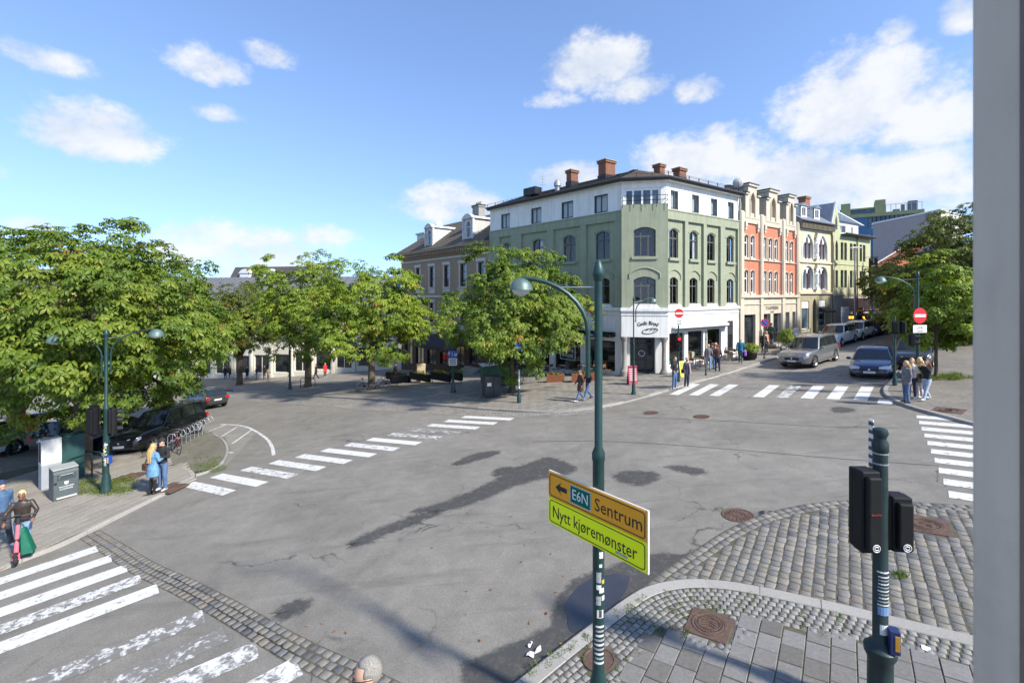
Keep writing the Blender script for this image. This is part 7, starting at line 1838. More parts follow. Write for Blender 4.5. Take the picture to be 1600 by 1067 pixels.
# ------------------------------------------------------------------ people
SKIN = M('skin_light', (.52, .31, .22), .55, .06, 12); SKIND = M('skin_dark', (.2, .095, .055), .5, .08, 12)
def cloth(name, col, rough=.85): return M('cloth_' + name, col, rough, .3, 9, bumpk=.9, bscale=17)
HAIRC = {'blond': M('hair_blond', (.46, .31, .12), .55, .25, 30), 'brown': M('hair_brown', (.085, .045, .022), .55, .25, 30), 'black': M('hair_black', (.012, .01, .009), .5, .25, 30), 'white': M('hair_white', (.24, .225, .2), .8, .45, 90, bumpk=.6, bscale=130), 'straw': M('hair_straw', (.6, .48, .22), .6, .25, 40), 'grey': M('hair_grey', (.35, .33, .3), .6, .2, 30), 'red': M('hair_auburn', (.2, .075, .03), .55, .25, 30)}
def person(label, pos, h, face, top, bottom, shoes, hair, pose='stand', skin=SKIN, coat=None, dress=False, longhair=False, hat=None, scarf=None, vox=.026, arms=None, legs=None, lean=(0, 0), bag=None, group='people on foot', bare_legs=None, extra=None, fingers=False, dz=0.0, headturn=0.0, boots=None, seat=None):
    """faces local -y; joint positions for a figure 1.75 m tall, scaled"""
    k = h / 1.75; T = thing('person', label, 'person', (pos[0], pos[1], pos[2] + dz), face, group)
    pr = []                                            # capsules: p0, p1, r0, r1, squash (x,y), material index
    mats = [skin, top, bottom, shoes]
    if bare_legs is not None: mats.append(bare_legs)
    LEG = 4 if bare_legs is not None else 2
    lx, ly = lean
    sh = Vector((lx, ly, 0))
    def up(z): return Vector((lx * max(0, z - .92) / .6, ly * max(0, z - .92) / .6, z))
    hipz = .93
    if legs is None:
        if pose == 'walk': legs = [((.085, -.13, .5), (.09, -.27, .10)), ((-.085, -.02, .5), (-.09, .26, .14))]
        elif pose == 'sit': legs = [((.1, -.42, .5), (.1, -.45, .09)), ((-.1, -.42, .5), (-.1, -.4, .09))]
        else: legs = [((.1, -.02, .5), (.11, .01, .085)), ((-.1, .0, .5), (-.12, .03, .085))]
    if arms is None:
        if pose == 'walk': arms = [((.24, .1, 1.16), (.25, -.02, .93)), ((-.24, -.05, 1.15), (-.22, -.22, .97))]
        elif pose == 'front': arms = [((.25, -.03, 1.16), (.1, -.25, 1.12)), ((-.25, -.03, 1.16), (-.1, -.25, 1.15))]
        elif pose == 'pockets': arms = [((.28, .06, 1.16), (.2, -.06, .98)), ((-.28, .06, 1.16), (-.2, -.06, .98))]
        else: arms = [((.24, .03, 1.15), (.25, -.03, .9)), ((-.24, .03, 1.15), (-.25, -.02, .9))]
    mb = MB()
    def capsule(p0, p1, r0, r1, mi, n=9):
        p0, p1 = Vector(p0) * k, Vector(p1) * k; r0 *= k; r1 *= k; d = (p1 - p0)
        L_ = d.length or 1e-3
        d.normalize(); pts = []; rr = []
        for t in (-.9, -.5): pts.append(p0 + d * r0 * t); rr.append(r0 * math.sqrt(max(.02, 1 - t * t)))
        for t in (0, .35, .7, 1): pts.append(p0.lerp(p1, t)); rr.append(r0 + (r1 - r0) * t)
        for t in (.5, .9): pts.append(p1 + d * r1 * t); rr.append(r1 * math.sqrt(max(.02, 1 - t * t)))
        mb.tube(pts, rr, n); pr.append((p0, p1, r0, r1, mi))
    # torso as rings
    cw = 1.12 if coat is not None else 1.0
    rings = [(.84, .13, .1), (.92, .172 * cw, .125 * cw), (1.06, .15 * cw, .115 * cw), (1.2, .165 * cw, .125 * cw), (1.34, .19 * cw, .128 * cw), (1.43, .165 * cw, .1 * cw), (1.48, .085, .075), (1.55, .055, .058)]
    if coat is not None: rings = [(coat, .2, .17), (coat + .02, .215, .185), (.9, .2, .165)] + rings[2:]
    n = 14; vs = []; fs = []
    for z, rx, ry in rings:
        c = up(z)
        for j in range(n): a = 2 * math.pi * j / n; vs.append(((c.x + rx * math.cos(a)) * k, (c.y + ry * math.sin(a)) * k, z * k))
    for i in range(len(rings) - 1):
        for j in range(n): fs.append((i * n + j, i * n + (j + 1) % n, (i + 1) * n + (j + 1) % n, (i + 1) * n + j))
    fs += [tuple(range(n - 1, -1, -1)), tuple(range((len(rings) - 1) * n, len(rings) * n))]
    mb.add(vs, fs)
    lowz = coat if coat is not None else .93
    pr.append((up(lowz + .1) * k, up(1.4) * k, .19 * k, .17 * k, 1))
    if coat is None: pr.append((Vector((0, 0, .86)) * k, Vector((0, 0, .92)) * k, .16 * k, .16 * k, 2))
    pr.append((up(1.5) * k, up(1.56) * k, .06 * k, .06 * k, 0))
    hc = up(1.645) + Vector((0, -.02, 0)); mb.ellipsoid(hc * k, (.077 * k, .096 * k, .118 * k), 14, 10); pr.append(((hc + Vector((0, 0, -.04))) * k, (hc + Vector((0, 0, .05))) * k, .085 * k, .08 * k, 0))
    ct, st_ = math.cos(headturn), math.sin(headturn)
    def hd(p): x, y = p[0], p[1]; return hc + Vector((x * ct - y * st_, x * st_ + y * ct, p[2]))
    mb.ellipsoid(hd((0, -.1, -.012)) * k, (.017 * k, .025 * k, .028 * k), 8, 6); mb.ellipsoid(hd((0, -.075, -.09)) * k, (.035 * k, .03 * k, .03 * k), 8, 6)
    for s_ in (1, -1): mb.ellipsoid(hd((.08 * s_, .01, -.01)) * k, (.014 * k, .022 * k, .034 * k), 8, 6)
    for s_, (kn, an) in zip((1, -1), legs):
        lw = 1.15 if bare_legs is None else 1.0
        capsule((s_ * .085, 0, hipz - .04), kn, .095 * lw, .063 * lw, LEG); capsule(kn, an, .064 * lw, .045 * (1.25 if bare_legs is None else 1), LEG if boots is None else 3)
        a = Vector(an); f = Vector((0, -.17, -.05)); capsule(a + Vector((0, .04, -.045)), a + Vector((s_ * .01, -.15, -.05)), .045, .037, 3)
    for s_, (el, wr_) in zip((1, -1), arms):
        s0 = up(1.41) + Vector((s_ * .175 * cw, 0, 0)); el = Vector(el) + (up(1.15) - Vector((0, 0, 1.15))); wr_ = Vector(wr_) + (up(1.0) - Vector((0, 0, 1.0)))
        capsule(s0, el, .068 * cw, .05 * cw, 1); capsule(el, wr_, .05 * cw, .038, 1)
        d = (wr_ - el).normalized(); hp = wr_ + d * .06
        capsule(wr_ + d * .03, hp + d * .03, .034, .03, 0)
        if fingers:
            sd = d.cross(Vector((0, 0, 1)) if abs(d.z) < .8 else Vector((0, 1, 0))).normalized(); pn = sd.cross(d).normalized()
            for q, (o_, ln) in enumerate(((-.026, .06), (-.009, .07), (.009, .066), (.026, .05))):
                f0 = hp + sd * o_ + d * .02; f1 = f0 + d * ln * .55 - pn * .008; f2 = f1 + d * ln * .35 - pn * .03; mb.tube([f0 * k, f1 * k, f2 * k], [.012 * k, .011 * k, .008 * k], 6)
                pr.append((f0 * k, f2 * k, .01 * k, .008 * k, 0))
            th0 = wr_ + d * .03 - sd * .03; th1 = th0 - sd * .03 + d * .025 - pn * .01; th2 = th1 + d * .03 - pn * .02; mb.tube([th0 * k, th1 * k, th2 * k], [.013 * k, .012 * k, .008 * k], 6)
    tmp = mb.build('body', mats)
    md = tmp.modifiers.new('r', 'REMESH'); md.mode = 'VOXEL'; md.voxel_size = vox * k; md.use_smooth_shade = True
    if vox < .03:
        sm = tmp.modifiers.new('s', 'SMOOTH'); sm.factor = .5; sm.iterations = 2
    dg = bpy.context.evaluated_depsgraph_get(); me = bpy.data.meshes.new_from_object(tmp.evaluated_get(dg)); bpy.data.objects.remove(tmp)
    me.materials.clear()
    for m in mats: me.materials.append(m)
    nf = len(me.polygons); C = np.zeros(nf * 3); me.polygons.foreach_get('center', C); C = C.reshape(-1, 3)
    best = np.full(nf, 1e9); idx = np.zeros(nf, int)
    for p0, p1, r0, r1, mi in pr:
        a = np.array(p0); b = np.array(p1) - a; t = np.clip(((C - a) @ b) / max(1e-9, b @ b), 0, 1); dd = np.linalg.norm(C - a - t[:, None] * b, axis=1) - (r0 + (r1 - r0) * t)
        w = dd < best; best[w] = dd[w]; idx[w] = mi
    idx[(C[:, 2] > 1.52 * k) & (np.abs(C[:, 0]) < .16 * k) & (idx == 1)] = 0
    if coat is not None: sel = (C[:, 2] > (coat - .03) * k) & (C[:, 2] < 1.0 * k) & (idx == LEG); idx[sel] = 1
    me.polygons.foreach_set('material_index', idx.astype(np.int32)); me.polygons.foreach_set('use_smooth', [True] * nf)
    body = bpy.data.objects.new('body', me); COL.objects.link(body); body.parent = T
    # hair
    if hair:
        q = MB(); vs = []; q.ellipsoid((0, 0, 0), (.087, .105, .121), 22, 16); out = []
        for v in q.v:
            v = Vector(v)
            if v.y < -.03 and v.z < (.08 if hair == 'white' else .055): v *= .72
            elif (v.z < -.06 and not longhair) or (hair == 'white' and abs(v.x) > .055 and v.z < .02 and v.y < .045): v *= .82
            else: v *= 1 + .07 * mnoise.noise(v * 45)
            out.append(tuple(hd(v + Vector((0, .012, .012))) * k))
        q.v = out
        if longhair:
            e = 1.28 if longhair is True else longhair
            z0 = 1.62; pts = [hd((0, .06, -.02)) * k, (up(1.52) + Vector((0, .1, 0))) * k, (up(1.42) + Vector((0, .135, 0))) * k, (up(e) + Vector((0, .15, 0))) * k]
            for dx in (-.06, 0, .06): q.tube([p + Vector((dx * k, abs(dx) * -.3 * k, 0)) for p in pts], [.06 * k, .062 * k, .055 * k, .02 * k], 8)
        q.build('hair', HAIRC[hair], T, smooth=60)
    if vox < .024:                                     # eyes and mouth of those near enough to show them
        for s_ in (1, -1): q = MB(); q.ellipsoid(hd((.03 * s_, -.088, .012)) * k, (.013 * k, .008 * k, .008 * k), 8, 6); q.build('eye', M('eye_dark', (.03, .02, .015), .3, .1), T)
        q = MB(); q.ellipsoid(hd((0, -.094, -.058)) * k, (.024 * k, .008 * k, .007 * k), 8, 6); q.build('mouth', M('lips', (.3, .09, .07), .5, .1), T)
    if hat:
        q = MB(); q.ellipsoid((0, 0, 0), (.096, .112, .1), 14, 8); q.v = [tuple(hd(Vector((v[0], v[1] + .008, max(v[2], -.005) + .05))) * k) for v in q.v]
        if hat[1] == 'cap': q.v += []; q.box(tuple(hd((0, -.13, .05)) * k), (.14 * k, .1 * k, .015 * k))
        q.build('hat', hat[0], T, smooth=60)
    if scarf: q = MB(); c = up(1.47); q.tube([((c.x + .095 * math.cos(a)) * k, (c.y + .09 * math.sin(a)) * k, (1.47 + .02 * math.sin(3 * a)) * k) for a in np.linspace(0, 2 * math.pi, 13)[:-1]], .04 * k, 8, closed=True); q.tube([(c.x * k + .05, c.y * k - .12, 1.45 * k), (c.x * k + .07, c.y * k - .17, 1.1 * k), (.08, -.17, .85 * k)], .045 * k, 6); q.build('scarf', scarf, T, smooth=True)
    if bag:
        m_, p, s_, strap = bag; q = MB(); q.box(tuple(Vector(p) * k), tuple(Vector(s_) * k)); b = q.build('handbag', m_, T, bevel=.03 * k)
        q = MB(); q.tube([(Vector(p) + Vector((0, 0, s_[2] / 2))) * k, Vector(strap) * k, (Vector(p) + Vector((0, s_[1] * .3, s_[2] / 2))) * k], .012 * k, 5); q.build('strap', m_, b)
    if extra: extra(T, k)
    return T
JEANS = cloth('jeans', (.075, .13, .24)); JEANL = cloth('pale_jeans', (.2, .3, .43)); NAVYC = cloth('navy', (.015, .02, .05)); BLKC = cloth('black', (.014, .014, .016)); LEATH = M('leather_brown', (.04, .028, .022), .45, .3, 18, bumpk=.4, bscale=30)
DENIM = cloth('denim_jacket', (.055, .11, .2)); GREYC = cloth('grey', (.16, .15, .16)); BROWNC = cloth('brown', (.07, .035, .025)); OLIV = cloth('khaki', (.33, .26, .11)); CREAMC = cloth('cream', (.6, .5, .38)); PINKC = cloth('pale_pink', (.6, .5, .48)); REDC = cloth('red', (.55, .02, .03)); TEAL = cloth('teal', (.01, .13, .22)); LBLUE = cloth('light_blue', (.12, .26, .4)); SHW = M('white_shoe', (.62, .62, .6), .6, .1); SHB = M('black_shoe', (.014, .013, .013), .4, .2); ORANG = cloth('orange', (.6, .14, .03)); TIGHT = M('sheer_tights', (.12, .07, .055), .6, .2)
def fdir(deg): return R(deg) + math.pi / 2             # heading angle -> rz (figure faces local -y)
def at(px, py, dz=.1): return G(px, py, dz)
# woman with the kick scooter
pw = at(36, 866)
person('woman in brown leather jacket and pale jeans pushing a pink scooter', pw, 1.68, R(35), LEATH, JEANL, SHB, 'straw', skin=SKIND, vox=.02, arms=[((.3, -.12, 1.2), (.27, -.36, 1.07)), ((-.3, -.12, 1.2), (-.27, -.36, 1.07))], lean=(0, -.07), fingers=True, legs=[((.1, -.06, .5), (.12, .02, .085)), ((-.1, .05, .5), (-.12, .12, .085))])
def scooter(pos, rz):
    T = thing('kick_scooter', 'pink electric kick scooter with green bag held by the woman', 'scooter', pos, rz)
    PK = M('scooter_pink', (.62, .13, .17), .45, .1); DK = M('scooter_dark', (.02, .02, .022), .5, .2)
    for x in (0, ):
        for y in (-.3, .62):
            w = bpy.data.objects.new('wheel', None); COL.objects.link(w); w.parent = T; w.location = (0, y, .115)
            mb = MB(); rot = Matrix.Rotation(R(90), 4, 'Y'); mb.lathe([(.07, -.03), (.105, -.035), (.115, -.015), (.115, .015), (.105, .035), (.07, .03), (.07, -.03)], 20, 0, mat=rot, caps=False); mb.build('tyre', TYRE, w, smooth=40)
            mb = MB(); mb.lathe([(.07, -.02), (.07, .02), (.02, .03), (.02, -.03)], 14, 0, mat=rot); mb.build('rim', RIMD, w)
    mb = MB(); mb.bb(-.075, .075, -.12, .55, .13, .19); mb.build('deck', DK, T, bevel=.02)
    mb = MB(); mb.tube([(0, -.29, .2), (0, -.24, .42), (0, -.12, .98)], [.05, .045, .04], 10); mb.build('stem', PK, T, smooth=True)
    mb = MB(); mb.tube([(0, -.13, .93), (0, -.11, 1.1)], .045, 10); mb.build('stem_collar', DK, T, smooth=True)
    mb = MB(); mb.box((0, -.2, .56), (.1, .1, .1)); mb.build('stem_band', DK, T, bevel=.02)
    mb = MB(); mb.tube([(-.3, -.05, 1.1), (-.1, -.1, 1.12), (.1, -.1, 1.12), (.3, -.05, 1.1)], .022, 8); mb.build('handlebar', DK, T, smooth=True)
    mb = MB(); mb.tube([(-.055, -.3, .115), (-.055, -.29, .26), (.055, -.29, .26), (.055, -.3, .115)], .02, 6); mb.build('fork', PK, T)
    mb = MB(); mb.tube([(0, -.39, .26), (0, -.3, .265), (0, -.2, .25)], .05, 8); mb.build('mudguard', DK, T)
    mb = MB(); mb.box((0, -.15, 1.17), (.12, .09, .06)); mb.build('display', DK, T, bevel=.015)
    b = thing('shopping_bag', 'dark green shopping bag hanging from the pink scooter', 'bag', pos, rz)
    mb = MB(); vs = [(.03, -.12, .92), (.1, -.08, .92), (.13, .05, .92), (.05, .03, .92), (.05, -.2, .22), (.28, -.16, .2), (.3, .12, .22), (.06, .1, .2)]
    vs = [(x, y, z * .75 + (.1 if z > .5 else -.02)) for x, y, z in vs]
    mb.add(vs, [(0, 1, 5, 4), (1, 2, 6, 5), (2, 3, 7, 6), (3, 0, 4, 7), (0, 3, 2, 1), (4, 5, 6, 7)]); o = mb.build('bag_body', M('bag_green', (.0, .11, .06), .6, .2, 9, bumpk=.4, bscale=14), b, bevel=.03)
    mb = MB(); mb.tube([(.05, -.1, .78), (.03, -.09, .98), (.09, .0, .78)], .01, 5); mb.build('handle', MATS['bag_green'], b)
_sc = V2(pw) + Vector((math.sin(R(35)), -math.cos(R(35)))) * .28
scooter(on(_sc.x, _sc.y, .1), R(35))
person('man in navy beanie and denim jacket walking at the picture edge', at(2, 852), 1.75, R(70), DENIM, cloth('dark_trousers', (.04, .04, .05)), SHW, 'brown', 'walk', vox=.024, hat=(cloth('beanie', (.02, .04, .1)), 'beanie'), fingers=True)
person('woman with long blond hair, blue dress and black boots seen from behind', at(239, 771), 1.7, fdir(70), LBLUE, LBLUE, SHB, 'blond', vox=.022, coat=.62, longhair=1.12, bare_legs=TIGHT, boots=True, arms=[((.26, -.05, 1.18), (.14, -.26, 1.2)), ((-.26, -.05, 1.18), (-.15, -.26, 1.2))], bag=(M('bag_brown', (.09, .035, .02), .5, .2), (.2, .12, .95), (.24, .12, .24), (.2, .02, 1.35)), fingers=True)
person('man in black cap and black jacket facing the blond woman', at(254, 765), 1.78, fdir(262), BLKC, JEANS, SHW, 'black', vox=.022, hat=(cloth('black_cap', (.02, .02, .02)), 'cap'), arms=[((.28, -.04, 1.17), (.12, -.25, 1.22)), ((-.3, .02, 1.17), (-.17, -.2, 1.25))], fingers=True)
person('person in dark clothes standing in shade behind the litter bin', at(70, 742), 1.75, R(160), BLKC, BLKC, SHB, 'black', vox=.03)
# the white-haired man below the window, only head and shoulder in view
def glasses(T, k):
    for s_ in (1, -1):
        q = MB(); c = Vector((.034 * s_, -.118, 1.652)) * k; q.tube([(c.x + .026 * k * math.cos(a), c.y, c.z + .02 * k * math.sin(a)) for a in np.linspace(0, 2 * math.pi, 13)[:-1]], .0035, 5, closed=True); q.tube([(.06 * s_ * k, -.115 * k, 1.66 * k), (.085 * s_ * k, -.06 * k, 1.665 * k), (.085 * s_ * k, .02 * k, 1.66 * k)], .004, 5); q.build('spectacles', BLK, T)
hp = W(576, 1036, 4.3); person('white-haired man with dark glasses and navy jacket below the window', on(hp.x + .0, hp.y + .02, 0), hp.z - gz(hp.x, hp.y) + .015, R(-72), NAVYC, JEANS, SHB, 'white', 'walk', vox=.016, extra=glasses, fingers=True)
# across the junction
person('woman in long brown coat walking with a cup on the far pavement', at(907, 627), 1.68, R(-75), BROWNC, JEANS, SHW, 'brown', 'walk', coat=.6, vox=.03)
person('man in black jacket and jeans walking behind the brown coat', at(919, 624), 1.78, R(-75), BLKC, JEANS, SHB, 'brown', 'walk', vox=.03)
person('man in black jacket, jeans and white trainers at the zebra crossing', at(1054, 607), 1.8, R(40), BLKC, JEANS, SHW, 'brown', 'pockets', vox=.028)
person('grey-haired woman with scarf and shoulder bag at the zebra crossing', at(1073, 605), 1.68, R(30), NAVYC, NAVYC, SHW, 'grey', vox=.028, scarf=cloth('scarf', (.5, .35, .33)), bag=(BROWNC, (-.24, .05, .95), (.12, .25, .22), (-.18, 0, 1.4)))
person('man in grey top with back to the cafe tables', at(1107, 578), 1.72, R(150), GREYC, JEANL, SHB, 'blond', vox=.035)
person('man in navy jacket beside the cafe tables', at(1113, 577), 1.78, R(200), NAVYC, JEANS, SHB, 'brown', vox=.035)
person('person in brown jacket nearest the cafe kerb', at(1121, 580), 1.74, R(160), BROWNC, NAVYC, SHB, 'brown', vox=.035)
person('person in orange jacket among the cafe guests', at(1118, 574), 1.7, R(60), ORANG, NAVYC, SHB, 'blond', vox=.035)
person('man in teal jacket with purple bag walking up the pavement', at(1157, 568), 1.78, R(150), TEAL, cloth('slate_trousers', (.06, .1, .13)), SHB, 'grey', 'walk', vox=.03, bag=(cloth('purple_bag', (.3, .15, .5)), (-.3, -.02, .72), (.14, .3, .32), (-.27, -.02, .95)))
person('dark-haired man climbing the entrance steps of the red building', at(1205, 547), 1.78, R(120), cloth('dark_green', (.04, .06, .045)), BLKC, SHB, 'black', 'walk', vox=.035, dz=.45)
person('woman in black waiting below the entrance steps', at(1193, 552), 1.66, R(-30), BLKC, BLKC, SHB, 'red', vox=.035)
person('person in salmon jacket below the entrance steps', at(1197, 550), 1.68, R(20), cloth('salmon', (.6, .28, .2)), NAVYC, SHB, 'blond', vox=.035)
person('guest in pale pink by the railing above the parked cars', at(1244, 541), 1.6, R(10), PINKC, PINKC, SHB, 'red', vox=.035, dz=.2)
# four young women at the right-hand crossing
WG = 'young women waiting at the right-hand crossing'
person('young woman in grey hooded jacket with rucksack, blue jeans', at(1416, 629), 1.72, R(-100), GREYC, JEANS, SHB, 'blond', vox=.026, longhair=1.45, coat=.82, group=WG, extra=lambda T, k: (lambda q: q.build('rucksack', cloth('rucksack', (.09, .09, .12)), T, bevel=.05))(MB().box((0, .2 * k, 1.25 * k), (.3 * k, .17 * k, .42 * k))))
person('young woman in cream jacket behind the grey one', at(1425, 622), 1.7, R(-60), CREAMC, NAVYC, SHW, 'blond', 'front', vox=.028, group=WG)
person('young woman in khaki coat and pale trousers', at(1437, 621), 1.7, R(-95), OLIV, PINKC, SHW, 'straw', vox=.028, coat=.72, longhair=1.45, group=WG)
person('dark-haired young woman in black top and wide pale jeans stepping back', at(1448, 625), 1.66, R(-80), BLKC, cloth('washed_denim', (.36, .43, .52)), SHW, 'red', 'walk', vox=.026, longhair=1.4, arms=[((.24, -.14, 1.3), (.12, -.22, 1.5)), ((-.26, .02, 1.3), (-.2, -.2, 1.45))], group=WG, bag=(BLKC, (-.26, .1, 1.0), (.12, .26, .22), (-.2, 0, 1.4)))
# on the square
sq = [(352, 592, BLKC, NAVYC, 'black', 20), (360, 591, BROWNC, BLKC, 'brown', 200), (363, 588, PINKC, BLKC, 'blond', 90), (386, 593, BLKC, NAVYC, 'brown', 60), (393, 589, JEANS, JEANS, 'blond', 10), (401, 593, NAVYC, GREYC, 'black', -40), (413, 592, BLKC, BLKC, 'brown', 70), (419, 597, cloth('sand', (.3, .24, .17)), cloth('sand2', (.25, .2, .15)), 'brown', 180), (427, 586, cloth('lilac', (.2, .16, .35)), JEANS, 'black', 200), (432, 587, NAVYC, JEANS, 'brown', 20)]
nm = {0: 'person in black at the left end of the crowd on the square', 1: 'person in brown beside the dark tree trunk', 2: 'person in pink behind the leftmost pair', 3: 'person in black just right of the dark trunk', 4: 'person in blue denim in the middle of the crowd', 5: 'person in navy with grey trousers in the crowd', 6: 'person in black reaching out at the edge of the crowd', 7: 'person in sand-coloured coat in front of the crowd', 8: 'person in lilac at the back of the crowd', 9: 'person in navy at the right end of the crowd'}
for i, (x, y, t_, b_, hr, rz) in enumerate(sq): person(nm[i], at(x, y), 1.72 + rnd.uniform(-.08, .1), R(rz), t_, b_, SHB, hr, rnd.choice(['stand', 'front', 'pockets']), vox=.045, group='crowd on the square')
person('man in black walking alone across the square', at(494, 592), 1.75, R(-100), BLKC, BLKC, SHB, 'brown', 'walk', vox=.04, group='crowd on the square')
person('person in a bright red coat on the square', at(508, 589), 1.7, R(60), REDC, BLKC, SHW, 'grey', vox=.04, coat=.65, group='crowd on the square')
person('person in dark brown standing by the cargo bicycle', at(618, 598), 1.75, R(60), BROWNC, BROWNC, SHW, 'brown', 'walk', vox=.04, group='crowd on the square')
# ------------------------------------------------------------------ covers, bins, bicycles, cafe furniture and small things
GRP_H = 'iron covers in the ground'
def round_cover(label, p, r, dz, ribs=True):
    T = thing('manhole_cover', label, 'manhole cover', (p.x, p.y, gz(p.x, p.y) + dz), 0, GRP_H); T.rotation_euler = slope_mat(p.x, p.y, 0, .4).to_euler()
    mb = MB(); mb.lathe([(r, -.04), (r, .004), (r * .9, .006), (r * .88, -.004), (.01, -.002)], 28); mb.build('frame', IRON, T, smooth=30)
    n = 18
    for k in range(n if ribs else 0):
        a = 2 * math.pi * k / n; mb = MB(); mb.box((r * .62 * math.cos(a), r * .62 * math.sin(a), .002), (r * .38, r * .1, .012), 0, a); mb.build('rib', IRON, T)
    mb = MB(); mb.lathe([(r * .34, -.003), (r * .34, .006), (r * .26, .006), (r * .26, -.003)], 20, caps=False); mb.lathe([(r * .14, 0), (r * .14, .007), (.01, .007)], 12); mb.build('centre_ring', IRON, T)
def square_cover(label, p, a, dz, ang, seed=0):
    T = thing('manhole_cover', label, 'manhole cover', (p.x, p.y, gz(p.x, p.y) + dz), 0, GRP_H); T.rotation_euler = slope_mat(p.x, p.y, 0, ang).to_euler()
    mb = MB(); mb.bb(-a, a, -a, a, -.05, .0); mb.build('frame', IRON, T, bevel=.006)
    mb = MB(); r = a * .82; mb.lathe([(r, 0), (r, .008), (r * .9, .01), (r * .88, .004), (.01, .004)], 30); mb.build('lid', IRON, T, smooth=30)
    for rr_ in (.78, .6): mb = MB(); ring = [(r * rr_ * math.cos(t), r * rr_ * math.sin(t), .008) for t in np.linspace(0, 2 * math.pi, 25)[:-1]]; mb.tube(ring, .007, 5, closed=True); mb.build('raised_ring', IRON, T)
    for k in range(28):
        t = 2 * math.pi * k / 28; mb = MB(); mb.box((r * .69 * math.cos(t), r * .69 * math.sin(t), .008), (.03, .018, .01), 0, t); mb.build('stud', IRON, T)
    rr = random.Random(seed)
    for k in range(5): mb = MB(); mb.tube([(-.12 + .06 * k, -.1, .008), (-.1 + .06 * k + rr.uniform(-.03, .03), 0, .008), (-.12 + .06 * k, .1, .008)], .008, 5); mb.build('crest_relief', IRON, T)
round_cover('rusty round gully grate beside the sett apron', G(1153, 805), .36, .012)
square_cover('square cast-iron cover with round lid between the near paving slabs', H_SQ, .32, PAVE_DZ + .004, CANG, 1)
round_cover('round iron cover partly hidden by the lamp post foot', H_RND, .24, PAVE_DZ + .004, False)
square_cover('square iron cover among the large setts behind the signal', H_SETT, .4, .03, CANG, 2)
round_cover('small round cover in the asphalt before the bakery', G(1017, 645), .34, .012)
round_cover('small round cover in the asphalt left of the street crossing', G(1096, 651), .34, .012)
square_cover('brown iron hatch in the pavement beside the double lamp', H_L1, .48, PAVE_DZ + .003, lang, 3)
square_cover('brown iron hatch at the feet of the couple', H_L2, .4, PAVE_DZ + .003, lang, 4)
q_ = G(1482, 641, .1); square_cover('brown iron cover in the setts of the right-hand corner', q_, .45, PAVE_DZ + .004, .6, 5)

# grass and weeds
GRASS = make_leaf('grass_blade', (.05, .1, .015), (.10, .17, .02), (.18, .23, .04))
def tufts(name, label, spots, n, h, spread, seed=1):
    rng = np.random.default_rng(seed); vs = []; fs = []; tn = []
    for (x, y, z) in spots:
        for k in range(n):
            a = rng.random() * 6.28; r = spread * math.sqrt(rng.random()); px, py = x + r * math.cos(a), y + r * math.sin(a); b = rng.random() * 6.28; hh = h * rng.uniform(.4, 1.1); w = .004 + .004 * rng.random()
            i = len(vs); dx, dy = math.cos(b), math.sin(b); l = hh * rng.uniform(.1, .7); zg = gz(px, py) + z
            vs += [(px - dy * w, py + dx * w, zg - .01), (px + dy * w, py - dx * w, zg - .01), (px + dx * l + dy * w * .7, py + dy * l - dx * w * .7, zg + hh * .7), (px + dx * l * 1.6, py + dy * l * 1.6, zg + hh)]
            fs += [(i, i + 1, i + 2), (i, i + 2, i + 3)]; tn += [rng.random()] * 2
    me = bpy.data.meshes.new(name); me.from_pydata(vs, [], fs); atr = me.attributes.new('tone', 'FLOAT', 'FACE'); atr.data.foreach_set('value', tn)
    o = link(name, me, GRASS); tag(o, label, 'grass', None, 'stuff'); return o
sp = []
for x0, y0, x1, y1, n in ((820, 1052, 935, 975, 16), (960, 958, 1010, 930, 10), (1050, 1000, 1100, 960, 6)):
    for k in range(n): t = rnd.random(); p = G(x0 + (x1 - x0) * t + rnd.uniform(-6, 10), y0 + (y1 - y0) * t + rnd.uniform(-2, 8), .1); sp.append((p.x, p.y, .09))
for k in range(60): t = rnd.random(); i = rnd.randint(10, len(KP) - 12); q = Vector(offset(KP, rnd.uniform(.28, 1.0))[i]); sp.append((q.x, q.y, .088))
tufts('weeds', 'green weeds growing in the joints of the near setts', sp, 26, .035, .07, 2)
p = G(1404, 902); tufts('weed_tuft', 'small weed growing among the large setts', [(p.x, p.y, .02), (p.x + .08, p.y + .03, .02)], 60, .09, .1, 3)
sp = [(G(x, y, .1).x, G(x, y, .1).y, .1) for x, y in [(rnd.uniform(122, 205), rnd.uniform(748, 772)) for _ in range(70)]]
tufts('grass_verge', 'rough grass round the litter bin and lamp foot', sp, 55, .10, .28, 4)
sp = [(G(x, y, .05).x, G(x, y, .05).y, .05) for x, y in [(rnd.uniform(305, 350), rnd.uniform(715, 735)) for _ in range(30)]]
tufts('grass_edge', 'weedy grass along the edge of the mossy setts', sp, 40, .07, .3, 5)
sp = [(b8.x + rnd.uniform(-.9, 1.3), b8.y + rnd.uniform(-.8, .3), .1) for _ in range(40)]
tufts('tree_pit_grass', 'grass in the pit of the young tree', sp, 50, .18, .25, 6)
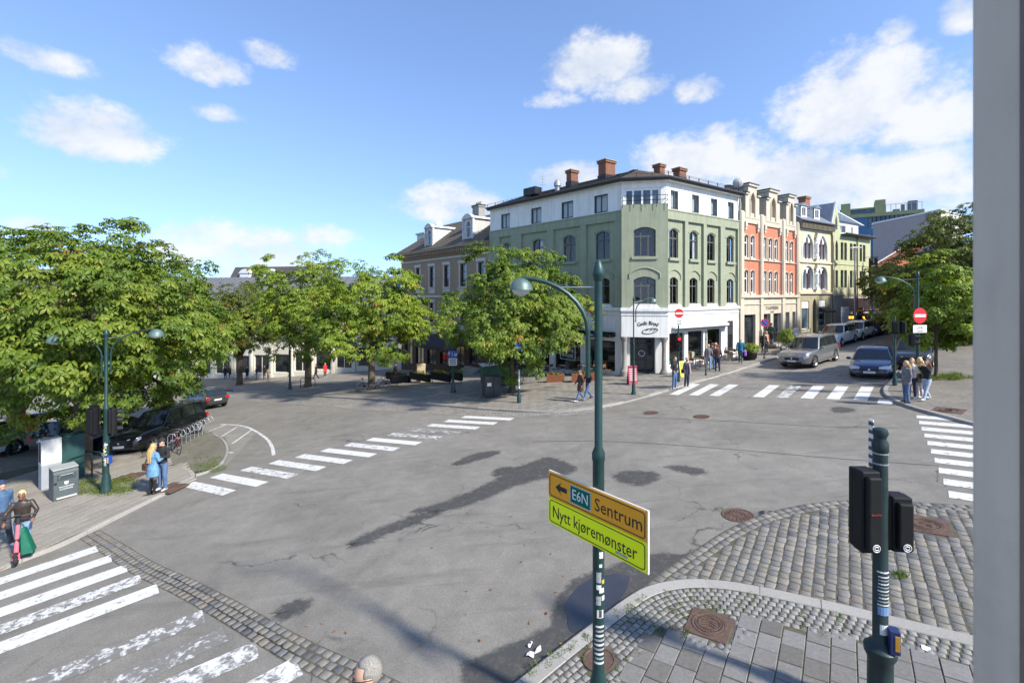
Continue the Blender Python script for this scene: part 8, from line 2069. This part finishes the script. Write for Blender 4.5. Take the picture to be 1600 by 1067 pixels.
# litter and fallen leaves
lf = []
LMAT = make_leaf('fallen_leaf', (.2, .06, .02), (.28, .1, .025), (.4, .22, .04))
for k in range(26):
    px, py = rnd.uniform(430, 1000), rnd.uniform(800, 1010); p = G(px, py); a = rnd.random() * 6.28; s_ = rnd.uniform(.025, .05)
    mb = MB(); mb.add([(p.x + s_ * math.cos(a), p.y + s_ * math.sin(a), p.z + .02), (p.x + s_ * .5 * math.cos(a + 1.6), p.y + s_ * .5 * math.sin(a + 1.6), p.z + .012), (p.x - s_ * math.cos(a), p.y - s_ * math.sin(a), p.z + .022), (p.x + s_ * .5 * math.cos(a - 1.6), p.y + s_ * .5 * math.sin(a - 1.6), p.z + .012)], [(0, 1, 2, 3)], tone=rnd.random()); lf.append(mb)
q = MB()
for m_ in lf: q.add(m_.v, m_.f, 0, tone=m_.tone[0])
tag(q.build('fallen_leaves', LMAT), 'brown fallen leaves scattered on the near asphalt', 'leaves', None, 'stuff')
def paper(label, px, py, s_, seed):
    rr = random.Random(seed); p = G(px, py); mb = MB(); n = 6; vs = []; fs = []
    for i in range(n):
        for j in range(3): vs.append((p.x + (i / n - .5) * s_ + rr.uniform(-.02, .02), p.y + (j / 2 - .5) * s_ * .35 + (i / n - .5) * s_ * .5 + rr.uniform(-.03, .03), p.z + .012 + rr.uniform(0, .05)))
    for i in range(n - 1):
        for j in range(2): fs.append((i * 3 + j, i * 3 + j + 1, i * 3 + j + 4, i * 3 + j + 3))
    mb.add(vs, fs); tag(mb.build('paper_litter', M('litter_paper', (.7, .68, .7), .7, .15, 20), smooth=20), label, 'litter', 'litter in the gutter')
paper('crumpled white paper lying in the wet gutter', 836, 1021, .26, 1); paper('small red and white scrap beside the crumpled paper', 828, 1010, .09, 2); paper('white scrap on the kerb joint by the lamp post', 951, 973, .07, 3)
mb = MB(); p = G(1447, 1013, .1); mb.box((p.x, p.y, p.z + .006), (.11, .1, .004), 0, CANG); tag(mb.build('white_card', WHT), 'small white card lying on the near paving', 'card')

# litter bin, cabinets
def litter_bin():
    b = at(100, 776); s_ = b.y / FPX; T = thing('litter_bin', 'grey solar litter bin with white print and foot pedal', 'bin', b, R(57)); T.scale = (.8, .8, .8)
    GB = M('bin_grey', (.075, .095, .1), .5, .12, 4); w, d, h = .82, .72, 1.28
    mb = MB(); mb.prism([(-d / 2, 0), (d / 2, 0), (d / 2, h + .05), (-d / 2 + .1, h), (-d / 2, h - .1)], 'x', -w / 2, w / 2); mb.build('bin_body', GB, T, bevel=.03)
    mb = MB(); mb.prism([(-d / 2 + .06, h + .005), (d / 2 + .01, h + .055), (d / 2 + .01, h + .1), (-d / 2 + .06, h + .06)], 'x', -w / 2 - .01, w / 2 + .01); mb.build('solar_lid', M('bin_lid', (.32, .34, .33), .5, .1, 4), T, bevel=.02)
    mb = MB(); mb.bb(-.3, .3, -d / 2 - .012, -d / 2 + .02, h - .42, h - .16); mb.build('chute_door', M('bin_chute', (.05, .065, .07), .4, .1), T, bevel=.02)
    mb = MB(); mb.tube([(-.24, -d / 2 - .03, h - .32), (-.2, -d / 2 - .06, h - .2), (.2, -d / 2 - .06, h - .2), (.24, -d / 2 - .03, h - .32)], .018, 6); mb.build('chute_handle', METAL_L, T)
    mb = MB(); mb.bb(-.33, .33, -d / 2 - .09, -d / 2 - .01, .08, .15); mb.build('foot_pedal', M('pedal_steel', (.6, .6, .58), .4, .1, metal=.5), T, bevel=.01)
    lettering('TRONDHEIM', .085, T, (.0, -d / 2 - .003, h - .72), (R(90), 0, 0), WHT, 1.0, 'bin_lettering', extr=.001); lettering('KOMMUNE', .085, T, (.0, -d / 2 - .003, h - .82), (R(90), 0, 0), WHT, 1.0, 'bin_lettering', extr=.001)
    mb = MB(); mb.prism([(-.07, h - .5), (.07, h - .5), (.06, h - .6), (0, h - .64), (-.06, h - .6)], 'y', -d / 2 - .006, -d / 2 - .001); mb.build('bin_crest', WHT, T)
    mb = MB(); mb.bb(-.39, -.3, -d / 2 - .01, -d / 2 + .01, h - .57, h - .48); mb.build('lock', METAL_D, T)
    mb = MB()
    c = at(78, 770); T2 = thing('utility_cabinet', 'narrow white and grey utility cabinet behind the litter bin', 'cabinet', on(c.x - .75, c.y + .75, .1), R(57))
    mb = MB(); mb.bb(-.28, .28, -.2, .2, 0, .9); mb.build('lower_cabinet', M('cabinet_grey', (.3, .32, .35), .6, .08), T2, bevel=.015); mb = MB(); mb.bb(-.28, .28, -.21, .21, .9, 1.85); mb.build('upper_cabinet', M('cabinet_white', (.6, .6, .58), .6, .08), T2, bevel=.015)
    mb = MB(); mb.bb(-.285, -.281, -.14, .14, 1.0, 1.75); mb.build('door_panel', METAL_D, T2)
    T3 = thing('utility_cabinet', 'dark green utility cabinet next to the white one', 'cabinet', on(c.x - .75, c.y + 1.5, .1), R(57)); mb = MB(); mb.bb(-.42, .42, -.2, .2, 0, 1.72); mb.build('cabinet_body', M('cabinet_green', (.02, .07, .068), .5, .12), T3, bevel=.015); mb = MB(); mb.bb(-.45, .45, -.23, .23, 1.72, 1.78); mb.build('cabinet_lid', MATS['cabinet_green'], T3, bevel=.01)
litter_bin()
def hoop(label, p, rz, w=.9, h=.8, mat=None, grp='cycle stands'):
    T = thing('cycle_stand', label, 'cycle stand', p, rz, grp); mb = MB(); mb.tube([(-w / 2, 0, -.05), (-w / 2, 0, h - .15), (-w / 2 + .06, 0, h - .04), (-w / 2 + .15, 0, h), (w / 2 - .15, 0, h), (w / 2 - .06, 0, h - .04), (w / 2, 0, h - .15), (w / 2, 0, -.05)], .028, 8); mb.build('hoop', mat or LAMP, T, smooth=True); return T
hoop('green tree guard hoop right of the chestnut trunk', at(140, 742), R(-10), 1.3, .95, grp='tree guards'); hoop('green tree guard hoop in front of the chestnut trunk', at(122, 752), R(80), 1.0, .95, grp='tree guards')
hoop('dark tree guard hoop on the square', at(481, 606), R(-4), 1.4, .95, METAL_D, 'tree guards'); hoop('low frame beside the yellow-green tree trunk', at(788, 614), R(0), .8, .95, METAL_D, 'tree guards')
# spiral cycle rack by the black off-roader
r0, r1 = at(262, 708, .05), at(322, 676, .05)
rack = thing('cycle_rack', 'grey steel cycle rack with looped holders beside the black off-roader', 'cycle rack', r0)
rd = (V2(r1) - V2(r0)); rl = rd.length; rd.normalize()
for k in range(10):
    p = V2(r0) + rd * (rl * k / 9); n = Vector((-rd.y, rd.x)); z = gz(p.x, p.y) + .05; mb = MB(); P0 = Vector((p.x, p.y, z)); nn = Vector((n.x, n.y, 0))
    mb.tube([P0 - Vector((0, 0, .1)), P0 + Vector((0, 0, .75)), P0 - nn * .1 + Vector((0, 0, .88)), P0 - nn * .28 + Vector((0, 0, .86)), P0 - nn * .36 + Vector((0, 0, .7)), P0 - nn * .28 + Vector((0, 0, .55)), P0 - nn * .12 + Vector((0, 0, .6))], .018, 6); wlink(mb.build('loop_holder', METAL_L, smooth=True), rack)
mb = MB(); mb.tube([r0 + Vector((0, 0, .45)), r1 + Vector((0, 0, .45))], .022, 6); wlink(mb.build('rail', METAL_L), rack)
def bicycle(label, p, rz, col, grp='parked bicycles', tilt=0.0, basket=False, name='bicycle'):
    T = thing(name, label, 'bicycle', p, rz, grp); T.rotation_euler = (tilt, 0, rz); Rw = .34; wb = 1.04
    FR_ = M('bike_' + col[0], col[1], .4, .12, 6, coat=.4)
    for x in (-wb / 2, wb / 2):
        w = bpy.data.objects.new('wheel', None); COL.objects.link(w); w.parent = T; w.location = (x, 0, Rw)
        mb = MB(); mb.tube([(Rw * .96 * math.cos(a), 0, Rw * .96 * math.sin(a)) for a in np.linspace(0, 2 * math.pi, 25)[:-1]], .017, 6, closed=True); mb.build('tyre', TYRE, w, smooth=True)
        mb = MB(); mb.tube([(Rw * .89 * math.cos(a), 0, Rw * .89 * math.sin(a)) for a in np.linspace(0, 2 * math.pi, 25)[:-1]], .009, 5, closed=True)
        for k in range(14): a = k * 2 * math.pi / 14; mb.tube([(0, 0, 0), (Rw * .89 * math.cos(a), 0, Rw * .89 * math.sin(a))], .0025, 3)
        mb.lathe([(.02, -.04), (.02, .04)], 8, 0, mat=Matrix.Rotation(R(90), 4, 'X')); mb.build('rim', METAL_L, w)
    bb = (-.08, 0, .29); st = (-.2, 0, .78); hd0 = (.36, 0, .82); hd1 = (.4, 0, .66)
    mb = MB()
    for a, b in ((bb, st), (bb, hd1), (st, hd0), (bb, (-wb / 2, 0, Rw)), ((-.19, 0, .74), (-wb / 2, 0, Rw)), (hd0, hd1)): mb.tube([a, b], .017, 6)
    mb.build('frame', FR_, T, smooth=True)
    mb = MB(); mb.tube([hd1, (.46, 0, .5), (wb / 2, 0, Rw)], .014, 6); mb.build('fork', FR_, T)
    mb = MB(); mb.tube([st, (-.235, 0, .92)], .013, 6); mb.ellipsoid((-.25, 0, .95), (.13, .075, .035), 10, 6); mb.build('saddle', BLK, T, smooth=True)
    mb = MB(); mb.tube([hd0, (.33, 0, .98)], .013, 6); mb.tube([(.24, -.28, .98), (.34, -.18, 1.0), (.36, 0, .99), (.34, .18, 1.0), (.24, .28, .98)], .013, 6); mb.build('handlebar', METAL_D, T)
    mb = MB(); mb.lathe([(.09, -.005), (.09, .005)], 14, 0, mat=Matrix.Translation((-.08, .05, .29)) @ Matrix.Rotation(R(90), 4, 'X')); mb.tube([(-.08, .07, .29), (.0, .07, .18), (.0, .13, .18)], .01, 5); mb.tube([(-.08, -.07, .29), (-.16, -.07, .4), (-.16, -.13, .4)], .01, 5); mb.build('crank', METAL_D, T)
    if basket: mb = MB(); mb.bb(.4, .72, -.18, .18, .72, .95); mb.build('basket', BLK, T, bevel=.01)
    return T
ra = math.atan2(rd.y, rd.x)
bicycle('red bicycle leaning in the looped rack', at(274, 707, .05), ra + R(38), ('red', (.3, .03, .02)), tilt=R(5)); bicycle('dark bicycle behind the red one in the rack', at(262, 703, .05), ra + R(60), ('dark', (.03, .03, .035)), tilt=R(-4))
bicycle('dark bicycle leaning by the bright green tree trunk', at(571, 609), R(30), ('dark', (.03, .03, .035)), basket=True); bicycle('pale mauve bicycle right of the bright green tree trunk', at(590, 608), R(10), ('mauve', (.25, .22, .3)))
def cargo():
    p = at(605, 605); T = bicycle('black cargo bicycle with box beside the tree', p, R(12), ('cargo', (.02, .02, .02)), name='cargo_bicycle'); mb = MB(); mb.prism([(.3, .35), (1.2, .35), (1.35, .95), (.2, .9)], 'y', -.32, .32); mb.build('cargo_box', BLK, T, bevel=.03)
cargo()

# cafe furniture: one chair and one table, copied
WOODB = M('chair_wood', (.17, .075, .03), .6, .25, 8); TUBE_M = M('chair_tube', (.22, .22, .22), .4, .1, metal=.7)
def make_chair(name):
    T = thing(name, 'x', 'chair')
    for x in (-.2, .2):
        mb = MB(); mb.tube([(x, -.2, 0), (x, -.19, .45), (x, -.1, .45)], .013, 5); mb.build('leg', TUBE_M, T); mb = MB(); mb.tube([(x, .24, 0), (x, .18, .45), (x, .24, .85)], .013, 5); mb.build('leg', TUBE_M, T)
    mb = MB(); mb.bb(-.21, .21, -.21, .2, .44, .465); mb.build('seat', WOODB, T, bevel=.008)
    mb = MB(); mb.bb(-.21, .21, .2, .235, .62, .84); mb.build('backrest', WOODB, T, bevel=.008)
    return T
def make_table(name):
    T = thing(name, 'x', 'table'); mb = MB(); mb.lathe([(.33, .72), (.33, .745), (.3, .75)], 18); mb.build('table_top', M('table_top_grey', (.3, .3, .29), .4, .08), T); mb = MB(); mb.lathe([(.025, .02), (.025, .72)], 8); mb.build('stem', TUBE_M, T)
    for a in range(3): mb = MB(); t = a * 2.094; mb.tube([(0, 0, .06), (.26 * math.cos(t), .26 * math.sin(t), .01)], .015, 5); mb.build('foot', TUBE_M, T)
    return T
def dup(root, loc, rz, label, group):
    r = root.copy(); COL.objects.link(r); r.location = loc; r.rotation_euler = (0, 0, rz); r['label'] = label; r['group'] = group
    for ch in list(root.children): c = ch.copy(); COL.objects.link(c); c.parent = r
    return r
ch0, tb0 = make_chair('cafe_chair'), make_table('cafe_table'); used = [0, 0]
def put(root, flag, loc, rz, label, group):
    if not used[flag]: used[flag] = 1; root.location = loc; root.rotation_euler = (0, 0, rz); root['label'] = label; root['group'] = group; return root
    return dup(root, loc, rz, label, group)
def terrace(F, s_list, y, gl, lab):
    ordn = ('first', 'second', 'third', 'fourth', 'fifth', 'sixth', 'seventh')
    for i, s in enumerate(s_list):
        lb = '%s table from the corner door ' % ordn[i] + lab
        p = F.P(s, y, 0); put(tb0, 1, on(p.x, p.y, .1), 0, 'round cafe table, ' + lb, 'cafe tables ' + gl)
        for a in (-.62, .62):
            p = F.P(s + a, y + rnd.uniform(-.1, .1), 0); put(ch0, 0, on(p.x, p.y, .1), F.rz + (R(90) if a < 0 else R(-90)) + math.pi + rnd.uniform(-.3, .3), 'wooden chair %s of the ' % ('left' if a < 0 else 'right') + lb, 'cafe chairs ' + gl)
terrace(FGL, [FGL.s_at(p) for p in (948, 925, 893, 868, 838, 818, 792)], -.85, 'before the shaded shopfront', 'on the shaded side')
terrace(FGR, [FGR.s_at(p) for p in (1070, 1084, 1096, 1122, 1134)], -.85, 'before the sunlit shopfront', 'on the sunlit side')
# planters, boards, bins round the bakery
CORT = M('rust_planter', (.2, .07, .03), .8, .2, 9); FLOW = make_leaf('planter_leaf', (.07, .11, .02), (.14, .18, .03), (.3, .26, .05))
def planter(label, p, rz, w=.95, d=.5, h=.5):
    T = thing('planter', label, 'planter', p, rz, 'rust-brown planters'); mb = MB(); mb.bb(-w / 2, w / 2, -d / 2, d / 2, -.05, h); mb.build('box', CORT, T, bevel=.01)
    rng = np.random.default_rng(int(abs(p.x * 100))); me = crown_mesh(rng, (0, 0, h + .03), (w * .45, d * .42), .16, .03, 22, 9, .075, .1, .2); link('foliage', me, FLOW, T)
planter('rust planter below the framed shop window', at(868, 596), FGL.rz + R(40), 1.2); planter('rust planter just left of the walking pair', at(905, 596), FGL.rz + R(40), 1.0); planter('rust planter half behind the near lamp post', at(929, 594), FGL.rz + R(40), 1.0)
def aboard(label, px, py, w, h, mat, ink, rz, round_top=False):
    T = thing('a_board', label, 'sign board', at(px, py), rz, 'pavement boards')
    for s_ in (1, -1):
        mb = MB(); t = Matrix.Rotation(R(14) * s_, 4, 'X'); mb.box((0, 0, h / 2), (w, .03, h), mat=Matrix.Translation((0, -.17 * s_, 0)) @ Matrix.Rotation(R(-10) * s_, 4, 'X')); mb.build('panel', mat, T, bevel=.01)
    for k in range(6):
        mb = MB(); z = h * (.25 + .11 * k); mb.box((0, -.19 + z * .176, z), (w * .75, .012, .04), mat=Matrix.Identity(4)); mb.build('printed_line', ink, T)
aboard('pink and white cafe board beside the bakery columns', 988, 600, .6, 1.15, M('board_pink', (.32, .04, .07), .6, .1), WHT, R(10)); aboard('wooden menu board standing on the square', 658, 597, .75, 1.6, M('board_wood', (.5, .4, .26), .7, .15), M('chalk_ink', (.12, .09, .06), .8, .2), R(25))
aboard('lime yellow board behind the zebra crossing pair', 1066, 588, .55, 1.0, M('board_lime', (.6, .62, .1), .6, .1), M('chalk_ink', (.12, .09, .06)), R(20))
T = thing('recycling_bin', 'dark twin recycling bin beside the tree', 'bin', at(768, 619), R(20)); mb = MB(); mb.bb(-.5, .0, -.35, .35, 0, 1.25); mb.build('bin_half', M('bin_charcoal', (.03, .035, .04), .5, .15), T, bevel=.02); mb = MB(); mb.bb(.01, .5, -.35, .35, 0, 1.25); mb.build('bin_half', MATS['bin_charcoal'], T, bevel=.02); mb = MB(); mb.bb(-.38, -.12, -.356, -.351, .7, .9); mb.build('bin_print', WHT, T)
T = thing('covered_stall', 'low stall under a green and white tarpaulin beside the tree', 'stall', at(773, 602), R(15)); mb = MB(); mb.prism([(-.9, .1), (.9, .1), (1.0, 1.35), (.2, 1.55), (-1.0, 1.45)], 'y', -.6, .6); mb.build('tarpaulin', M('tarp_green', (.03, .1, .06), .6, .3, 4, bumpk=.5, bscale=6), T, bevel=.05); mb = MB(); mb.prism([(-1.02, 1.46), (.21, 1.565), (.21, 1.6), (-1.02, 1.5)], 'y', -.62, .62); mb.build('top_sheet', WHT, T)
# fenced terrace with flower boxes before the brown house
FB = Fac(A2_, A_)
for i, (a, b) in enumerate(((604, 640), (641, 672), (674, 704), (705, 722))):
    p0, p1 = at(a, 597 + i * .6), at(b, 597.5 + i * .6); d = V2(p1) - V2(p0); T = thing('flower_barrier', ('dark flower-box barrier nearest the bright tree', 'dark flower-box barrier left of the menu board', 'dark flower-box barrier right of the menu board', 'short dark flower-box barrier by the parking post')[i], 'barrier', p0, math.atan2(d.y, d.x), 'terrace barriers')
    mb = MB(); mb.bb(.05, d.length - .05, -.15, .15, .35, .95); mb.build('flower_box', BLK, T, bevel=.02); mb = MB(); mb.tube([(.1, 0, -.05), (.1, 0, .4)], .03, 6); mb.build('leg', BLK, T); mb = MB(); mb.tube([(d.length - .1, 0, -.05), (d.length - .1, 0, .4)], .03, 6); mb.build('leg', BLK, T)
    me = crown_mesh(np.random.default_rng(i + 50), (d.length / 2, 0, .98), (d.length * .46, .16), .2, .03, 34, 9, .1, .14, .2); link('foliage', me, FLOW, T)
# bush in a pot, terrace plants by the red house
def pot(label, px, py, h, r):
    p = at(px, py); T = thing('potted_bush', label, 'potted plant', p, 0, 'potted plants'); mb = MB(); mb.lathe([(r * .7, 0), (r, .2), (r, .55), (r * .9, .6), (.02, .58)], 14); mb.build('pot', BLK, T, smooth=40); me = crown_mesh(np.random.default_rng(px), (0, 0, .6 + h * .45), (r * 1.2, r * 1.2), h * .55, h * .45, 60, 14, .12, .25, .2); link('foliage', me, LEAF_B, T); mb = MB(); mb.tube([(0, 0, .4), (0, 0, h)], .03, 6); mb.build('stem', BARK, T)
pot('tall golden-green bush in black pot beside the entrance steps', 1229, 553, 1.5, .42); pot('low dark bush in a planter by the teal-jacketed man', 1171, 562, .6, .5)
# hoarding and warning lights up the street
def hoarding():
    p = [FLIME.P(6.0, -2.3, 0), FLIME.P(11.5, -2.6, 0), FLIME.P(18.5, -1.5, 0)]; T = thing('site_hoarding', 'dark green plywood hoarding round the building site up the street', 'hoarding', on(p[0].x, p[0].y, .1)); HG = M('hoarding_green', (.012, .05, .035), .6, .15, 3)
    for a, b in zip(p, p[1:]):
        d = V2(b) - V2(a); n = int(d.length / 1.22)
        for k in range(n):
            q = V2(a) + d * ((k + .5) / n); mb = MB(); mb.box((q.x, q.y, gz(q.x, q.y) + 1.05), (d.length / n - .012, .04, 2.3), 0, math.atan2(d.y, d.x)); wlink(mb.build('panel', HG), T)
            mb = MB(); mb.box((q.x, q.y, gz(q.x, q.y) + 2.23), (d.length / n - .012, .08, .06), 0, math.atan2(d.y, d.x)); wlink(mb.build('cap_rail', M('hoarding_cap', (.45, .46, .44), .6, .1), ), T)
    AM = Memit('amber_lamp', (1.0, .5, .04), 2.2)
    c = W(1328, 496, 46.2); w = thing('warning_beacon', 'row of amber warning lights on the hoarding', 'warning light', c); mb = MB(); mb.box((0, .12, 0), (1.0, .1, .34)); mb.build('housing', M('beacon_red', (.4, .04, .02), .5, .1), w)
    for k in range(3): mb = MB(); mb.lathe([(.12, 0), (.12, .06), (.02, .1)], 12, 0, mat=Matrix.Translation((-.3 + .3 * k, .06, 0)) @ Matrix.Rotation(R(90), 4, 'X')); mb.build('amber_lens', AM, w)
    c = W(1350, 499, 46.8); w = thing('arrow_beacon', 'amber arrow warning light right of the light mast', 'warning light', c); mb = MB(); mb.box((0, .08, 0), (.34, .06, .7)); mb.build('housing', METAL_D, w)
    for pts in ([(-.12, .28), (.02, .28), (.14, .05), (.14, -.05), (-.02, .1)], [(-.1, -.08), (.12, -.08), (.0, -.28), (-.1, -.22)]): mb = MB(); mb.prism(pts, 'y', 0, .04); mb.build('amber_lens', AM, w)
    c = on(31.9, 43.6, .1); T = thing('site_board', 'white building-site notice board behind the parked cars', 'notice board', c, FLIME.rz); mb = MB(); mb.bb(-.75, .75, -.03, .03, .9, 2.7); o = mb.build('board', WHT, T)
    for x in (-.6, .6): mb = MB(); mb.tube([(x, .05, -.1), (x, .05, 2.6)], .03, 6); mb.build('leg', METAL_L, T)
    for k in range(8): mb = MB(); mb.bb(-.6 + (k % 3) * .1, .3 + (k % 2) * .2, -.036, -.031, 1.1 + .18 * k, 1.15 + .18 * k); mb.build('printed_line', SRED if k == 7 else METAL_L, o)
hoarding()
# satellite dishes
def dish(label, px, py, Y, r, rz, par_z):
    c = W(px, py, Y); T = thing('satellite_dish', label, 'satellite dish', (c.x, c.y, c.z - r * 1.3), rz, 'satellite dishes'); mb = MB(); mb.lathe([(.02, .0), (r * .5, .03), (r * .85, .1), (r, .16), (r * .98, .17), (r * .5, .05), (.02, .02)], 20, 0, mat=Matrix.Translation((0, 0, r * 1.3)) @ Matrix.Rotation(R(75), 4, 'X') @ Matrix.Rotation(math.pi, 4, 'X'), caps=False); mb.build('reflector', M('dish_grey', (.45, .44, .42), .6, .1), T, smooth=50)
    mb = MB(); mb.tube([(0, .05, -par_z), (0, .05, r * 1.25)], .03, 6); mb.build('bracket', METAL_D, T); mb = MB(); mb.tube([(0, 0, r * .4), (0, -.5 * r, r * .9), (0, -.55 * r, r * 1.2)], .015, 5); mb.build('feed_arm', METAL_D, T)
dish('grey satellite dish on the brown building roof', 685.5, 350.5, 53.5, .42, R(15), .8); dish('grey satellite dish between green and red buildings', 1154, 284, 37.2, .46, R(-30), 1.2)
# pennant strings in the shop windows and the framed window sign
T = thing('window_sign', 'white framed sign hung in the shaded shop window', 'sign', FGL.P(FGL.s_at(885), .05, .9)); mb = MB(); s0, s1 = FGL.s_at(874), FGL.s_at(897)
for a, b in (((s0, 1.35), (s1, 1.35)), ((s0, .35), (s1, .35)), ((s0, .35), (s0, 1.35)), ((s1, .35), (s1, 1.35))): mb.tube([(a[0], .12, a[1]), (b[0], .12, b[1])], .025, 4)
FGL.build(mb, 'sign_frame', WHT, T)
for k, tx in enumerate(('GODESTE', 'BOLLENE')): me = text_mesh(tx, .34, .004); me.materials.clear(); o = link('lettering', me, WHT); o.matrix_world = Matrix.Translation(FGL.P((s0 + s1) / 2, .12, 1.05 - .4 * k)) @ Matrix.Rotation(FGL.rz, 4, 'Z') @ Matrix.Rotation(R(90), 4, 'X') @ Matrix.Diagonal((.8, 1, 1, 1)); mw = o.matrix_world.copy(); o.parent = T; o.matrix_parent_inverse = Matrix.Translation(T.location).inverted(); o.matrix_basis = mw
